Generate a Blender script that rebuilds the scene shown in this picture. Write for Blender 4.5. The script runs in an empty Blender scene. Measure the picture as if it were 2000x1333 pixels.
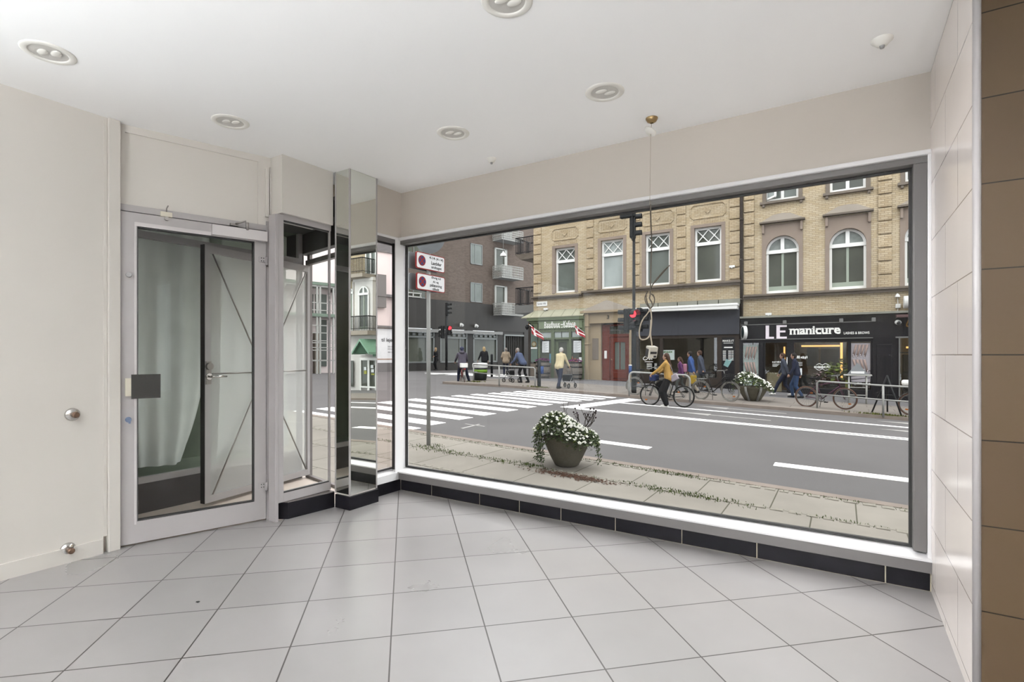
import bpy, bmesh, math, random
from mathutils import Vector, Matrix
random.seed(7)
SC = bpy.context.scene
COL = SC.collection
PI = math.pi
# ------------------------------------------------------------------ camera, sky, lights, exposure
F, CX, CY, EYE = 1012.0, 1000.0, 693.5, 1.19          # lens in pixels of the 2000 x 1333 frame
YAW = math.radians(32.5)
CA, SA = math.cos(YAW), math.sin(YAW)
cam_d = bpy.data.cameras.new('camera'); cam = bpy.data.objects.new('camera', cam_d); COL.objects.link(cam)
cam_d.sensor_width = 36; cam_d.lens = F / 2000 * 36; cam_d.shift_y = (CY - 666.5) / 2000
cam_d.clip_start = 0.05; cam_d.clip_end = 400
cam.location = (0, 0, EYE); cam.rotation_euler = (PI / 2, 0, YAW)
SC.camera = cam
SC.view_settings.view_transform = 'Standard'; SC.view_settings.look = 'None'
SC.view_settings.gamma = 1; SC.view_settings.use_curve_mapping = False
SC.view_settings.exposure = 0.2
SC.cycles.max_bounces = 14; SC.cycles.diffuse_bounces = 7; SC.cycles.glossy_bounces = 6
SC.cycles.transparent_max_bounces = 24; SC.cycles.transmission_bounces = 8
SC.cycles.sample_clamp_indirect = 8
SC.cycles.use_denoising = True; SC.cycles.denoising_prefilter = 'ACCURATE'
W = bpy.data.worlds.new('overcast_sky'); SC.world = W; W.use_nodes = True
nt = W.node_tree; bg = nt.nodes['Background']
tc = nt.nodes.new('ShaderNodeTexCoord'); sp = nt.nodes.new('ShaderNodeSeparateXYZ')
rp = nt.nodes.new('ShaderNodeValToRGB')
nt.links.new(tc.outputs['Generated'], sp.inputs[0]); nt.links.new(sp.outputs[2], rp.inputs[0])
rp.color_ramp.elements[0].color = (0.80, 0.84, 0.90, 1); rp.color_ramp.elements[0].position = 0.0
rp.color_ramp.elements[1].color = (1.0, 1.0, 1.0, 1); rp.color_ramp.elements[1].position = 0.7
nt.links.new(rp.outputs[0], bg.inputs[0]); bg.inputs[1].default_value = SKY = 4.1

def lamp_area(name, loc, rot, sx, sy, watts, col=(1, 0.97, 0.93)):
    l = bpy.data.lights.new(name, 'AREA'); l.shape = 'RECTANGLE'; l.size = sx; l.size_y = sy; l.energy = watts; l.color = col
    o = bpy.data.objects.new(name, l); COL.objects.link(o); o.location = loc; o.rotation_euler = rot
    return o
DOWN, UP = 2.0, 124.0                                   # watts: fill downlights and uplighters added unseen behind the viewer (fixtures further down)
FILL_DOWNLIGHTS = ((-3.0, -.5), (-1.6, -1.2), (-2.9, -2.0), (-.6, -2.8), (1.6, -3.0))
FILL_UPLIGHTS = ((-1.5, -2.2), (.8, -1.8), (2.6, -3.9), (.6, -3.8))

# ------------------------------------------------------------------ measuring: a pixel of the photograph to a point on a known plane
def ray(u, v):
    a = (u - CX) / F
    return a * CA - SA, a * SA + CA, (CY - v) / F
def atY(u, v, Y):
    r = ray(u, v); d = Y / r[1]; return Vector((r[0] * d, Y, EYE + r[2] * d))
def atX(u, v, X):
    r = ray(u, v); d = X / r[0]; return Vector((X, r[1] * d, EYE + r[2] * d))
def atD(u, v, d):
    r = ray(u, v); return Vector((r[0] * d, r[1] * d, EYE + r[2] * d))
def atP(u, v, p, n):
    r = Vector(ray(u, v)); o = Vector((0, 0, EYE)); n = Vector(n); d = (Vector(p) - o).dot(n) / r.dot(n); return o + r * d
def slope(x):                                           # the street falls to the right
    return -.036 * x if x > -12 else .432 - .012 * (x + 12)
WALK, ROAD = -.52, -.62
def ground(u, v, base=WALK):
    r = ray(u, v); d = 10.0
    for _ in range(120):
        d = .5 * d + .5 * (base + slope(r[0] * d) - EYE) / r[2]
    return Vector((r[0] * d, r[1] * d, base + slope(r[0] * d)))

# ------------------------------------------------------------------ materials
def lin(c):
    return tuple(((x / 255 / 12.92) if x / 255 <= .04045 else ((x / 255 + .055) / 1.055) ** 2.4) for x in c)
MATS = {}
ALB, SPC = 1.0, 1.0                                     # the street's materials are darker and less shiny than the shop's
def nodes(m):
    m.use_nodes = True
    n = m.node_tree.nodes; return n, m.node_tree.links, n['Principled BSDF']
def mk(name, rgb, rough=.6, metal=0.0, var=.05, vs=6.0, bump=0.0, bs=60.0, spec=.5, emit=0.0, coat=0.0, alpha=1.0):
    if name in MATS: return MATS[name]
    m = bpy.data.materials.new(name); n, l, p = nodes(m)
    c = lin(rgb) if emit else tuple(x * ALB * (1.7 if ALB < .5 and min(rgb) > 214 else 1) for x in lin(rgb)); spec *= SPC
    p.inputs['Roughness'].default_value = rough; p.inputs['Metallic'].default_value = metal
    p.inputs['Specular IOR Level'].default_value = spec; p.inputs['Coat Weight'].default_value = coat
    t = n.new('ShaderNodeTexCoord'); z = n.new('ShaderNodeTexNoise'); z.inputs['Scale'].default_value = vs; z.inputs['Detail'].default_value = 4
    l.new(t.outputs['Object'], z.inputs['Vector'])
    r = n.new('ShaderNodeValToRGB'); l.new(z.outputs['Fac'], r.inputs[0])
    r.color_ramp.elements[0].position = .3; r.color_ramp.elements[1].position = .7
    r.color_ramp.elements[0].color = tuple(x * (1 - var) for x in c) + (1,)
    r.color_ramp.elements[1].color = tuple(min(1, x * (1 + var)) for x in c) + (1,)
    l.new(r.outputs[0], p.inputs['Base Color'])
    if bump:
        z2 = n.new('ShaderNodeTexNoise'); z2.inputs['Scale'].default_value = bs; l.new(t.outputs['Object'], z2.inputs['Vector'])
        b = n.new('ShaderNodeBump'); b.inputs['Strength'].default_value = bump; b.inputs['Distance'].default_value = .01
        l.new(z2.outputs['Fac'], b.inputs['Height']); l.new(b.outputs[0], p.inputs['Normal'])
    if emit:
        p.inputs['Emission Color'].default_value = c + (1,); p.inputs['Emission Strength'].default_value = emit
    MATS[name] = m; return m
def brick_mat(name, c1, c2, cm, bw, bh, mortar, off=.5, axes='xz', origin=(0, 0), rough=.7, rot=0.0, bump=.4, var=.0, squash=1.0, spec=.5, vs=2.0, bias=0.0):
    m = bpy.data.materials.new(name); n, l, p = nodes(m)
    g = n.new('ShaderNodeNewGeometry'); s = n.new('ShaderNodeSeparateXYZ'); l.new(g.outputs['Position'], s.inputs[0])
    cb = n.new('ShaderNodeCombineXYZ')
    k = {'x': 0, 'y': 1, 'z': 2}
    l.new(s.outputs[k[axes[0]]], cb.inputs[0]); l.new(s.outputs[k[axes[1]]], cb.inputs[1])
    mp = n.new('ShaderNodeMapping'); l.new(cb.outputs[0], mp.inputs[0])
    mp.inputs['Rotation'].default_value = (0, 0, rot); mp.inputs['Location'].default_value = (-origin[0], -origin[1], 0)
    b = n.new('ShaderNodeTexBrick'); l.new(mp.outputs[0], b.inputs['Vector'])
    b.offset = off; b.offset_frequency = 2; b.squash = squash
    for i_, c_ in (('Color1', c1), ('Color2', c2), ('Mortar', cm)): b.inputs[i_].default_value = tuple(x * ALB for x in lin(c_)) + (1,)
    spec *= SPC
    b.inputs['Scale'].default_value = 1; b.inputs['Mortar Size'].default_value = mortar; b.inputs['Mortar Smooth'].default_value = .1
    b.inputs['Brick Width'].default_value = bw; b.inputs['Row Height'].default_value = bh; b.inputs['Bias'].default_value = bias
    z = n.new('ShaderNodeTexNoise'); z.inputs['Scale'].default_value = vs; z.inputs['Detail'].default_value = 6; l.new(g.outputs['Position'], z.inputs['Vector'])
    r = n.new('ShaderNodeMapRange'); l.new(z.outputs['Fac'], r.inputs[0]); r.inputs[1].default_value = .3; r.inputs[2].default_value = .7
    r.inputs[3].default_value = 1 - var; r.inputs[4].default_value = 1 + var
    mx = n.new('ShaderNodeMix'); mx.data_type = 'RGBA'; mx.blend_type = 'MULTIPLY'; mx.inputs[0].default_value = 1
    l.new(b.outputs['Color'], mx.inputs[6]); l.new(r.outputs[0], mx.inputs[7]); l.new(mx.outputs[2], p.inputs['Base Color'])
    bp = n.new('ShaderNodeBump'); bp.inputs['Strength'].default_value = bump; bp.inputs['Distance'].default_value = .004; bp.invert = True
    l.new(b.outputs['Fac'], bp.inputs['Height']); l.new(bp.outputs[0], p.inputs['Normal'])
    p.inputs['Roughness'].default_value = rough; p.inputs['Specular IOR Level'].default_value = spec
    MATS[name] = m; return m
def glass_mat(name, tint=(.96, .98, .97), refl=1.0, base=.045, haze=0.0, hazecol=(.8, .85, .85)):
    m = bpy.data.materials.new(name); m.use_nodes = True; n = m.node_tree.nodes; l = m.node_tree.links; n.clear()
    o = n.new('ShaderNodeOutputMaterial'); t = n.new('ShaderNodeBsdfTransparent'); g = n.new('ShaderNodeBsdfGlossy'); mx = n.new('ShaderNodeMixShader')
    t.inputs[0].default_value = tint + (1,); g.inputs['Roughness'].default_value = 0; g.inputs[0].default_value = (1, 1, 1, 1)
    w = n.new('ShaderNodeLayerWeight'); w.inputs[0].default_value = .5
    a = n.new('ShaderNodeMath'); a.operation = 'POWER'; a.inputs[1].default_value = 5; l.new(w.outputs['Facing'], a.inputs[0])
    b = n.new('ShaderNodeMath'); b.operation = 'MULTIPLY_ADD'; b.inputs[1].default_value = .9 * refl; b.inputs[2].default_value = base; l.new(a.outputs[0], b.inputs[0])
    l.new(b.outputs[0], mx.inputs[0]); l.new(t.outputs[0], mx.inputs[1]); l.new(g.outputs[0], mx.inputs[2])
    last = mx.outputs[0]
    if haze:
        d = n.new('ShaderNodeBsdfDiffuse'); d.inputs[0].default_value = hazecol + (1,)
        m2 = n.new('ShaderNodeMixShader'); m2.inputs[0].default_value = haze; l.new(last, m2.inputs[1]); l.new(d.outputs[0], m2.inputs[2]); last = m2.outputs[0]
    l.new(last, o.inputs[0]); MATS[name] = m; return m

def soft(pts, k=6):                                     # rounded run through the points
    P = [Vector(p) for p in pts]; out = []
    for i in range(len(P) - 1):
        a, b, c, d = P[max(i - 1, 0)], P[i], P[i + 1], P[min(i + 2, len(P) - 1)]
        for j in range(k):
            t = j / k; out.append(.5 * ((2 * b) + (c - a) * t + (2 * a - 5 * b + 4 * c - d) * t * t + (3 * b - a - 3 * c + d) * t ** 3))
    return out + [P[-1]]
# ------------------------------------------------------------------ mesh building
OFF = {}
JIT = random.Random(99)
class MB:
    def __init__(s): s.v = []; s.f = []; s.s = []; s.M = None
    def pt(s, p):
        p = Vector(p); s.v.append(s.M @ p if s.M else p); return len(s.v) - 1
    def face(s, ids, sm=False): s.f.append(ids); s.s.append(sm)
    def poly(s, pts, sm=False): s.face([s.pt(p) for p in pts], sm); return s
    def hexa(s, p):                                     # 8 corners: 4 low, 4 high
        i = [s.pt(q) for q in p]
        for a in ((0, 3, 2, 1), (4, 5, 6, 7), (0, 1, 5, 4), (1, 2, 6, 5), (2, 3, 7, 6), (3, 0, 4, 7)): s.face([i[k] for k in a])
        return s
    def box(s, x0, x1, y0, y1, z0, z1):                 # a hair's difference between boxes keeps crossing bars from sharing a face
        j = lambda: JIT.uniform(.0001, .0011)
        x0, x1, y0, y1, z0, z1 = min(x0, x1) - j(), max(x0, x1) + j(), y0 - j(), y1 + j(), z0 - j(), z1 + j()
        return s.hexa([(x0, y0, z0), (x1, y0, z0), (x1, y1, z0), (x0, y1, z0), (x0, y0, z1), (x1, y0, z1), (x1, y1, z1), (x0, y1, z1)])
    def bbox(s, x0, x1, y0, y1, z0, z1, b=.004):        # box with bevelled upright and flat edges
        bm = bmesh.new(); bmesh.ops.create_cube(bm, size=1)
        for v in bm.verts: v.co = Vector(((x0 + x1) / 2 + v.co.x * (x1 - x0), (y0 + y1) / 2 + v.co.y * (y1 - y0), (z0 + z1) / 2 + v.co.z * (z1 - z0)))
        bmesh.ops.bevel(bm, geom=bm.edges[:], offset=b, segments=2, affect='EDGES', profile=.5)
        return s.bm(bm)
    def bm(s, bm, sm=False):
        k = len(s.v); bm.verts.index_update()
        for v in bm.verts: s.pt(v.co)
        for f in bm.faces: s.face([k + v.index for v in f.verts], sm)
        bm.free(); return s
    def prism(s, poly, z0, z1):                         # poly (x, y) anticlockwise
        n = len(poly); a = [s.pt((x, y, z0)) for x, y in poly]; b = [s.pt((x, y, z1)) for x, y in poly]
        s.face(a[::-1]); s.face(b)
        for i in range(n): j = (i + 1) % n; s.face([a[i], a[j], b[j], b[i]])
        return s
    def extr(s, poly, d):                               # flat polygon of 3-d points pushed along d
        n = len(poly); d = Vector(d); a = [s.pt(p) for p in poly]; b = [s.pt(Vector(p) + d) for p in poly]
        s.face(a[::-1]); s.face(b)
        for i in range(n): j = (i + 1) % n; s.face([a[i], a[j], b[j], b[i]])
        return s
    def tube(s, pts, r, n=8, caps=True, sm=True, closed=False):
        pts = [Vector(p) for p in pts]; m = len(pts)
        R = r if isinstance(r, (list, tuple)) else [r] * m
        rings = []; up = None
        for i, p in enumerate(pts):
            if closed: t = pts[(i + 1) % m] - pts[i - 1]
            else: t = pts[min(i + 1, m - 1)] - pts[max(i - 1, 0)]
            if t.length < 1e-9: t = Vector((0, 0, 1))
            t.normalize()
            if up is None: up = t.orthogonal().normalized()
            else:
                up = up - t * up.dot(t); up = up.normalized() if up.length > 1e-6 else t.orthogonal().normalized()
            w = t.cross(up)
            rings.append([s.pt(p + (up * math.cos(2 * PI * k / n) + w * math.sin(2 * PI * k / n)) * R[i]) for k in range(n)])
        for i in range(m if closed else m - 1):
            a, b = rings[i], rings[(i + 1) % m]
            for k in range(n): s.face([a[k], a[(k + 1) % n], b[(k + 1) % n], b[k]], sm)
        if caps and not closed: s.face(rings[0][::-1]); s.face(rings[-1])
        return s
    def lathe(s, prof, c=(0, 0, 0), n=24, sm=True, M=None):  # prof (r, z) bottom to top
        c = Vector(c); rings = []
        for r, z in prof:
            if r < 1e-6: rings.append([s.pt(c + (M @ Vector((0, 0, z)) if M else Vector((0, 0, z))))])
            else:
                ring = []
                for k in range(n):
                    q = Vector((r * math.cos(2 * PI * k / n), r * math.sin(2 * PI * k / n), z)); ring.append(s.pt(c + (M @ q if M else q)))
                rings.append(ring)
        for a, b in zip(rings, rings[1:]):
            for k in range(n):
                j = (k + 1) % n
                if len(a) == 1 and len(b) == 1: continue
                if len(a) == 1: s.face([a[0], b[j], b[k]], sm)
                elif len(b) == 1: s.face([a[k], a[j], b[0]], sm)
                else: s.face([a[k], a[j], b[j], b[k]], sm)
        return s
    def ball(s, c, r, n=12, m=8):
        r = r if isinstance(r, (list, tuple)) else (r, r, r); c = Vector(c); rings = []
        for i in range(m + 1):
            t = PI * i / m
            if i in (0, m): rings.append([s.pt(c + Vector((0, 0, -r[2] * math.cos(t))))])
            else: rings.append([s.pt(c + Vector((r[0] * math.sin(t) * math.cos(2 * PI * k / n), r[1] * math.sin(t) * math.sin(2 * PI * k / n), -r[2] * math.cos(t)))) for k in range(n)])
        for a, b in zip(rings, rings[1:]):
            for k in range(n):
                j = (k + 1) % n
                if len(a) == 1: s.face([a[0], b[j], b[k]], True)
                elif len(b) == 1: s.face([a[k], a[j], b[0]], True)
                else: s.face([a[k], a[j], b[j], b[k]], True)
        return s
    def mesh(s, me, M=None):
        k = len(s.v)
        for v in me.vertices: s.pt(M @ v.co if M else v.co)
        for p in me.polygons: s.face([k + i for i in p.vertices], p.use_smooth)
        return s
    def build(s, name, mat, parent=None, off=None):
        o_ = Vector(off) if off is not None else (OFF[parent.name] if parent else Vector((0, 0, 0)))
        me = bpy.data.meshes.new(name); me.from_pydata([tuple(v - o_) for v in s.v], [], s.f); me.update()
        me.polygons.foreach_set('use_smooth', s.s)
        bm = bmesh.new(); bm.from_mesh(me); bmesh.ops.recalc_face_normals(bm, faces=bm.faces); bm.to_mesh(me); bm.free()
        me.materials.append(MATS[mat] if isinstance(mat, str) else mat)
        o = bpy.data.objects.new(name, me); COL.objects.link(o)
        if parent: o.parent = parent
        OFF[o.name] = o_.copy()
        if off is not None and not parent: o.location = o_
        return o
def tag(o, label=None, cat=None, group=None, kind=None):
    if label: o['label'] = label
    if cat: o['category'] = cat
    if group: o['group'] = group
    if kind: o['kind'] = kind
    return o
def thing(name, label, cat, loc=(0, 0, 0), group=None, kind=None):
    o = bpy.data.objects.new(name, None); COL.objects.link(o); o.empty_display_size = .1
    o.location = loc; OFF[o.name] = Vector(loc); return tag(o, label, cat, group, kind)
def solo(name, mb, mat, label, cat, group=None, kind=None, off=None):
    return tag(mb.build(name, mat, None, off), label, cat, group, kind)
def struct(name, mb, mat, label, cat='room'):
    return tag(mb.build(name, mat), label, cat, None, 'structure')
def dup(root, loc=None, rotz=None, label=None, group=None, scale=None):
    def cp(o, par):
        c = o.copy(); COL.objects.link(c)
        if par: c.parent = par
        for ch in o.children: cp(ch, c)
        return c
    c = cp(root, None)
    if loc is not None: c.location = loc
    if rotz is not None: c.rotation_euler = (0, 0, rotz)
    if scale: c.scale = (scale,) * 3
    if label: c['label'] = label
    if group: c['group'] = group
    return c
def frame_M(o, ex, ez):                                  # local x, y, z -> along ex, into the wall, up ez
    ex = Vector(ex).normalized(); ez = Vector(ez).normalized(); ey = ez.cross(ex)
    return Matrix(((ex.x, ey.x, ez.x, o[0]), (ex.y, ey.y, ez.y, o[1]), (ex.z, ey.z, ez.z, o[2]), (0, 0, 0, 1)))
def letters(mb, s, o, ex, w, h, depth=.006, ez=(0, 0, 1), bold=0.0, shear=0.0):   # writing whose box starts at o and is w x h
    cu = bpy.data.curves.new('t', 'FONT'); cu.body = s; cu.size = 1; cu.extrude = 0.0; cu.offset = bold; cu.shear = shear; cu.resolution_u = 3
    ob = bpy.data.objects.new('t', cu); COL.objects.link(ob)
    me = bpy.data.meshes.new_from_object(ob.evaluated_get(bpy.context.evaluated_depsgraph_get()))
    xs = [v.co.x for v in me.vertices]; ys = [v.co.y for v in me.vertices]
    x0, x1, y0, y1 = min(xs), max(xs), min(ys), max(ys)
    ex = Vector(ex).normalized(); ez = Vector(ez).normalized(); nrm = ex.cross(ez)
    k = len(mb.v)
    def T(c, d): return Vector(o) + ex * ((c.x - x0) / (x1 - x0) * w) + ez * ((c.y - y0) / (y1 - y0) * h) + nrm * d
    m = len(me.vertices)
    for v in me.vertices: mb.pt(T(v.co, depth))
    for p in me.polygons: mb.face([k + i for i in p.vertices])
    bpy.data.objects.remove(ob); bpy.data.curves.remove(cu); bpy.data.meshes.remove(me)
    return mb
# ------------------------------------------------------------------ room materials
WL, WR, WY, CEIL = -3.74, .378, 3.34, 2.62
al = math.radians(44.06); P0 = (-1.608, 1.573)
brick_mat('floor_tile', (149, 146, 145), (143, 140, 139), (55, 50, 48), .4, .4, .0032, off=0, axes='xy', rot=-al,
          origin=(P0[0] * math.cos(al) + P0[1] * math.sin(al), -P0[0] * math.sin(al) + P0[1] * math.cos(al)), rough=.22, bump=.25, var=.05, vs=2.2)
m_ = MATS['floor_tile']; n_ = m_.node_tree.nodes; l_ = m_.node_tree.links
z_ = n_.new('ShaderNodeTexNoise'); z_.inputs['Scale'].default_value = 5; z_.inputs['Detail'].default_value = 8
r_ = n_.new('ShaderNodeMapRange'); r_.inputs[1].default_value = .35; r_.inputs[2].default_value = .7; r_.inputs[3].default_value = .27; r_.inputs[4].default_value = .36
l_.new(z_.outputs['Fac'], r_.inputs[0]); l_.new(r_.outputs[0], n_['Principled BSDF'].inputs['Roughness'])
brick_mat('wall_tile', (226, 218, 213), (223, 214, 208), (140, 128, 118), .571, .2855, .0022, off=.5, axes='yz', origin=(2.90, 1.19 - 2 * .2855), rough=.2, bump=.2, var=.03, vs=3)
brick_mat('wall_tile_brown', (60, 48, 34), (57, 45, 32), (18, 13, 8), .6, .2855, .0022, off=0, axes='xz', origin=(.385, 1.19), spec=.12, rough=.5, bump=.2, var=.06, vs=2)
mk('paint', (206, 202, 196), .75, var=.012, vs=1.5)
mk('paint_lintel', (196, 189, 181), .8, var=.012, vs=1.2)
mk('ceiling_paint', (249, 249, 249), .85, var=.008, vs=1)
mk('alu_backlit', (96, 93, 92), .45, .0, var=.02, spec=.5)  # window frame metal, darkened to carry the shade on its backlit faces
mk('alu', (162, 158, 158), .42, .0, var=.02, spec=.6)
mk('alu_light', (200, 196, 196), .4, .0, var=.015, spec=.5)
mk('alu_daylit', (226, 225, 226), .35, .0, var=.015, spec=.6)  # same frame metal, lightened where daylight catches sill, corner post and edges
mk('alu_dark', (110, 104, 102), .4, .3, var=.03)
mk('chrome', (205, 203, 200), .12, 1.0, var=.01)
mk('steel', (150, 146, 142), .35, .9, var=.05)
mk('bronze', (96, 76, 62), .4, .6, var=.15, vs=40)
mk('rubber', (22, 21, 21), .55, var=.1)
mk('base_tile', (17, 16, 20), .35, var=.35, vs=9, spec=.15, bump=.05, bs=30)
mk('grout', (176, 168, 150), .9, var=.15, vs=30)
mk('mirror', (226, 228, 222), .005, 1.0, var=.0)
mk('plastic_white', (228, 226, 220), .4, var=.01)
mk('plastic_cream', (206, 200, 184), .5, var=.02)
mk('plate_dark', (40, 39, 37), .75, var=.06, vs=30, spec=.15)
mk('blue_paint', (98, 112, 136), .5, var=.05)
mk('grey_knob', (150, 150, 150), .4, .3)
mk('cable_grey', (150, 140, 124), .55, var=.1)
mk('cable_dark', (70, 62, 52), .6, var=.15)
mk('brass', (150, 128, 92), .3, .9, var=.1)
mk('black', (18, 18, 19), .5, var=.1)
mk('vest_floor', (206, 192, 182), .45, var=.06, vs=9)
mk('vest_dark', (44, 42, 41), .5, var=.08)
mk('panel_dark', (66, 62, 62), .55, var=.08, vs=4)
glass_mat('glass', base=.014)
glass_mat('glass_side', tint=(.95, .90, .88), base=.06)
glass_mat('glass_film', tint=(.90, .92, .91), base=.05, haze=.42, hazecol=(.90, .90, .88))

# ------------------------------------------------------------------ floor, ceiling, walls
D0, De = Vector((-3.762, 1.388, 0)), Vector((.2975, .9547, 0)); Dn = Vector((.9547, -.2975, 0))   # the oblique door wall
struct('floor', MB().prism([(WL - .02, -5.2), (3.6, -5.2), (3.6, WY + .03), (-3.29, WY + .03), (-3.29, 2.97), (-3.41, 2.97), (-3.41, 2.24), (-3.50, 2.225), (D0.x, D0.y)], -.12, 0), 'floor_tile', 'pale grey square floor tiles laid diagonally with dark joints')
struct('floor', MB().prism([(-4.45, 1.1), (-3.762, 1.1), (D0.x - .002, D0.y), (-3.502, 2.225), (-3.412, 2.242), (-3.412, 2.985), (-3.36, 2.985), (-4.40, 3.205), (-4.45, 3.205)], -.12, .0), 'vest_floor', 'pinkish stone floor of the entrance behind the glazed door')
struct('ceiling', MB().prism([(WL - .06, -5.2), (3.6, -5.2), (3.6, WY + .25), (-3.38, WY + .25), (-3.38, 2.97), (-3.6, 2.97), (-3.6, 2.2), (-3.85, 1.38)], CEIL, CEIL + .1), 'ceiling_paint', 'smooth white painted ceiling with round downlights')
# wall with the large shop window
b = MB(); b.box(-3.38, 3.6, WY, WY + .25, 2.217, CEIL); b.box(.385, 3.6, WY, WY + .25, -.12, 2.217); b.box(-3.38, .385, WY + .03, WY + .25, -1.0, .085)
struct('wall_front', b, 'paint_lintel', 'beige lintel wall above the large shop window')
b = MB(); b.box(-3.42, -3.29, 2.955, WY - .0, 2.217, CEIL); struct('wall_return', b, 'paint_lintel', 'short beige wall above the narrow side window')
b = MB(); b.box(-3.40, -3.29, 2.955, WY + .03, -.5, .085); struct('wall_plinth', b, 'paint_lintel', 'short low wall under the narrow side window')
# right: tiled nib and the oblique tiled wall
b = MB(); b.box(WR, WR + .1, 2.315, WY, 0, CEIL); struct('wall_right', b, 'wall_tile', 'glossy beige tiled wall beside the shop window')
b = MB(); b.box(WR + .010, 3.52, 2.304, 2.314, 0, CEIL); struct('wall_corner', b, 'wall_tile_brown', 'brown tiled wall facing the viewer right of the bright tiled corner')
b = MB(); b.tube([(WR + .004, 2.308, 0), (WR + .004, 2.308, CEIL)], .012, 12); struct('trim_1', b, 'alu', 'slim rounded metal edge strip on the tiled corner')
b = MB(); b.box(3.5, 3.6, -5.2, WY, 0, CEIL); struct('wall_far_right', b, 'paint', 'painted wall on the far right of the shop')
b = MB(); b.box(WL, 3.6, -5.2, -5.1, 0, CEIL); struct('wall_back', b, 'paint', 'painted back wall of the shop')
# left wall; a wide unseen window added at its rear lets in daylight
b = MB(); b.box(WL - .1, WL, .25, 1.305, 0, CEIL); b.box(WL - .1, WL, -5.1, .25, 0, .35); b.box(WL - .1, WL, -5.1, .25, 2.45, CEIL); b.box(WL - .1, WL, -5.1, -4.6, .35, 2.45)
struct('wall_left', b, 'paint', 'plain cream painted wall left of the door')
b = MB(); b.box(WL - .08, WL - .02, -4.6, .25, .35, .42); b.box(WL - .08, WL - .02, -4.6, .25, 2.38, 2.45)
for y in (-4.6, -3.0, -1.4, .19): b.box(WL - .08, WL - .02, y, y + .06, .42, 2.38)
w = struct('fill_window', b, 'alu', 'long unseen window added in the rear left wall to let in fill daylight')
MB().box(WL - .055, WL - .045, -4.54, .19, .42, 2.38).build('pane', 'glass', w)
b = MB(); b.box(WL, WL + .012, -5.1, 1.30, 0, .085); struct('baseboard_left', b, 'paint', 'cream painted baseboard of the left wall')
# vertical casing between the left wall and the door
b = MB(); b.box(WL - .06, WL + .004, 1.305, 1.322, .10, CEIL); b.bbox(WL - .03, WL + .022, 1.324, 1.386, 0, CEIL, .004)
struct('trim_2', b, 'paint', 'cream vertical casing board beside the glazed door')
# wall over the door, on the oblique line, with a sunk panel
def dpt(s, n, z): q = D0 + De * s + Dn * n; return (q.x, q.y, z)
def dbox(mb, s0, s1, n0, n1, z0, z1): return mb.hexa([dpt(s0, n0, z0), dpt(s1, n0, z0), dpt(s1, n1, z0), dpt(s0, n1, z0), dpt(s0, n0, z1), dpt(s1, n0, z1), dpt(s1, n1, z1), dpt(s0, n1, z1)])
b = MB(); dbox(b, -.03, .035, -.14, -.002, 2.125, CEIL); dbox(b, .80, .925, -.14, -.002, 2.125, CEIL); dbox(b, .035, .80, -.14, -.002, 2.575, CEIL); dbox(b, .035, .80, -.14, -.014, 2.125, 2.575)
struct('wall_above_door', b, 'paint', 'cream wall with a sunk panel above the glazed door')
b = MB(); dbox(b, .845, .868, -.002, .018, 2.185, 2.53); dbox(b, .876, .884, -.002, .012, 2.185, 2.55)
struct('trim_3', b, 'paint', 'short upright cable duct painted cream above the door hinge side')
b = MB(); b.box(-3.62, -3.362, 2.232, 2.668, 2.205, CEIL); struct('wall_soffit', b, 'paint', 'cream boxed-out bulkhead above the narrow sidelight')

# ------------------------------------------------------------------ the large shop window, its side light and the sidelight by the door
GY = 3.40
w = struct('window_1', MB().box(-3.335, .375, GY - .075, GY + .035, 2.163, 2.205), 'alu_backlit', 'large shop window in a grey metal frame looking onto the street')
MB().bbox(.306, .362, GY - .075, GY + .035, .19, 2.163, .003).build('jamb', 'alu_backlit', w)
MB().bbox(.362, .378, GY - .095, GY - .02, .10, 2.219, .004).build('edge_strip', 'alu_daylit', w)
MB().bbox(-3.345, .378, GY - .10, GY - .02, 2.195, 2.220, .006).build('edge_strip', 'alu_daylit', w)
MB().bbox(-3.318, -3.287, GY - .135, GY + .03, .165, 2.205, .003).build('corner_post', 'alu_daylit', w)
MB().box(-3.30, .376, GY - .108, GY + .035, .101, .160).build('sill_face', 'alu_backlit', w)
b = MB(); b.hexa([(-3.30, GY - .116, .158), (.377, GY - .116, .158), (.377, GY + .035, .158), (-3.30, GY + .035, .158), (-3.30, GY - .116, .168), (.377, GY - .116, .168), (.377, GY + .035, .193), (-3.30, GY + .035, .193)])
b.build('sill', 'alu_daylit', w)
b = MB(); z0, z1, x0, x1 = .19, 2.165, -3.287, .308
b.box(x0, x1, GY - .012, GY + .008, z0, z0 + .012); b.box(x0, x1, GY - .012, GY + .008, z1 - .014, z1); b.box(x0, x0 + .014, GY - .012, GY + .008, z0, z1); b.box(x1 - .014, x1, GY - .012, GY + .008, z0, z1)
b.build('gasket', 'rubber', w)
MB().poly([(x0, GY, z0), (x1, GY, z0), (x1, GY, z1), (x0, GY, z1)]).build('pane', 'glass', w)
SX = -3.335
w = struct('window_2', MB().box(SX - .05, SX + .045, 2.96, GY - .06, 2.163, 2.205), 'alu_backlit', 'narrow side window between the mirrored pillar and the corner post')
MB().bbox(SX - .02, SX + .048, 2.958, GY - .09, 2.195, 2.220, .006).build('edge_strip', 'alu_daylit', w)
b = MB(); b.hexa([(SX - .05, 2.96, .100), (SX + .062, 2.96, .100), (SX + .062, GY - .11, .100), (SX - .05, GY - .11, .100), (SX - .05, 2.96, .195), (SX + .062, 2.96, .162), (SX + .062, GY - .11, .162), (SX - .05, GY - .11, .195)])
b.build('sill', 'alu_daylit', w)
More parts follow.
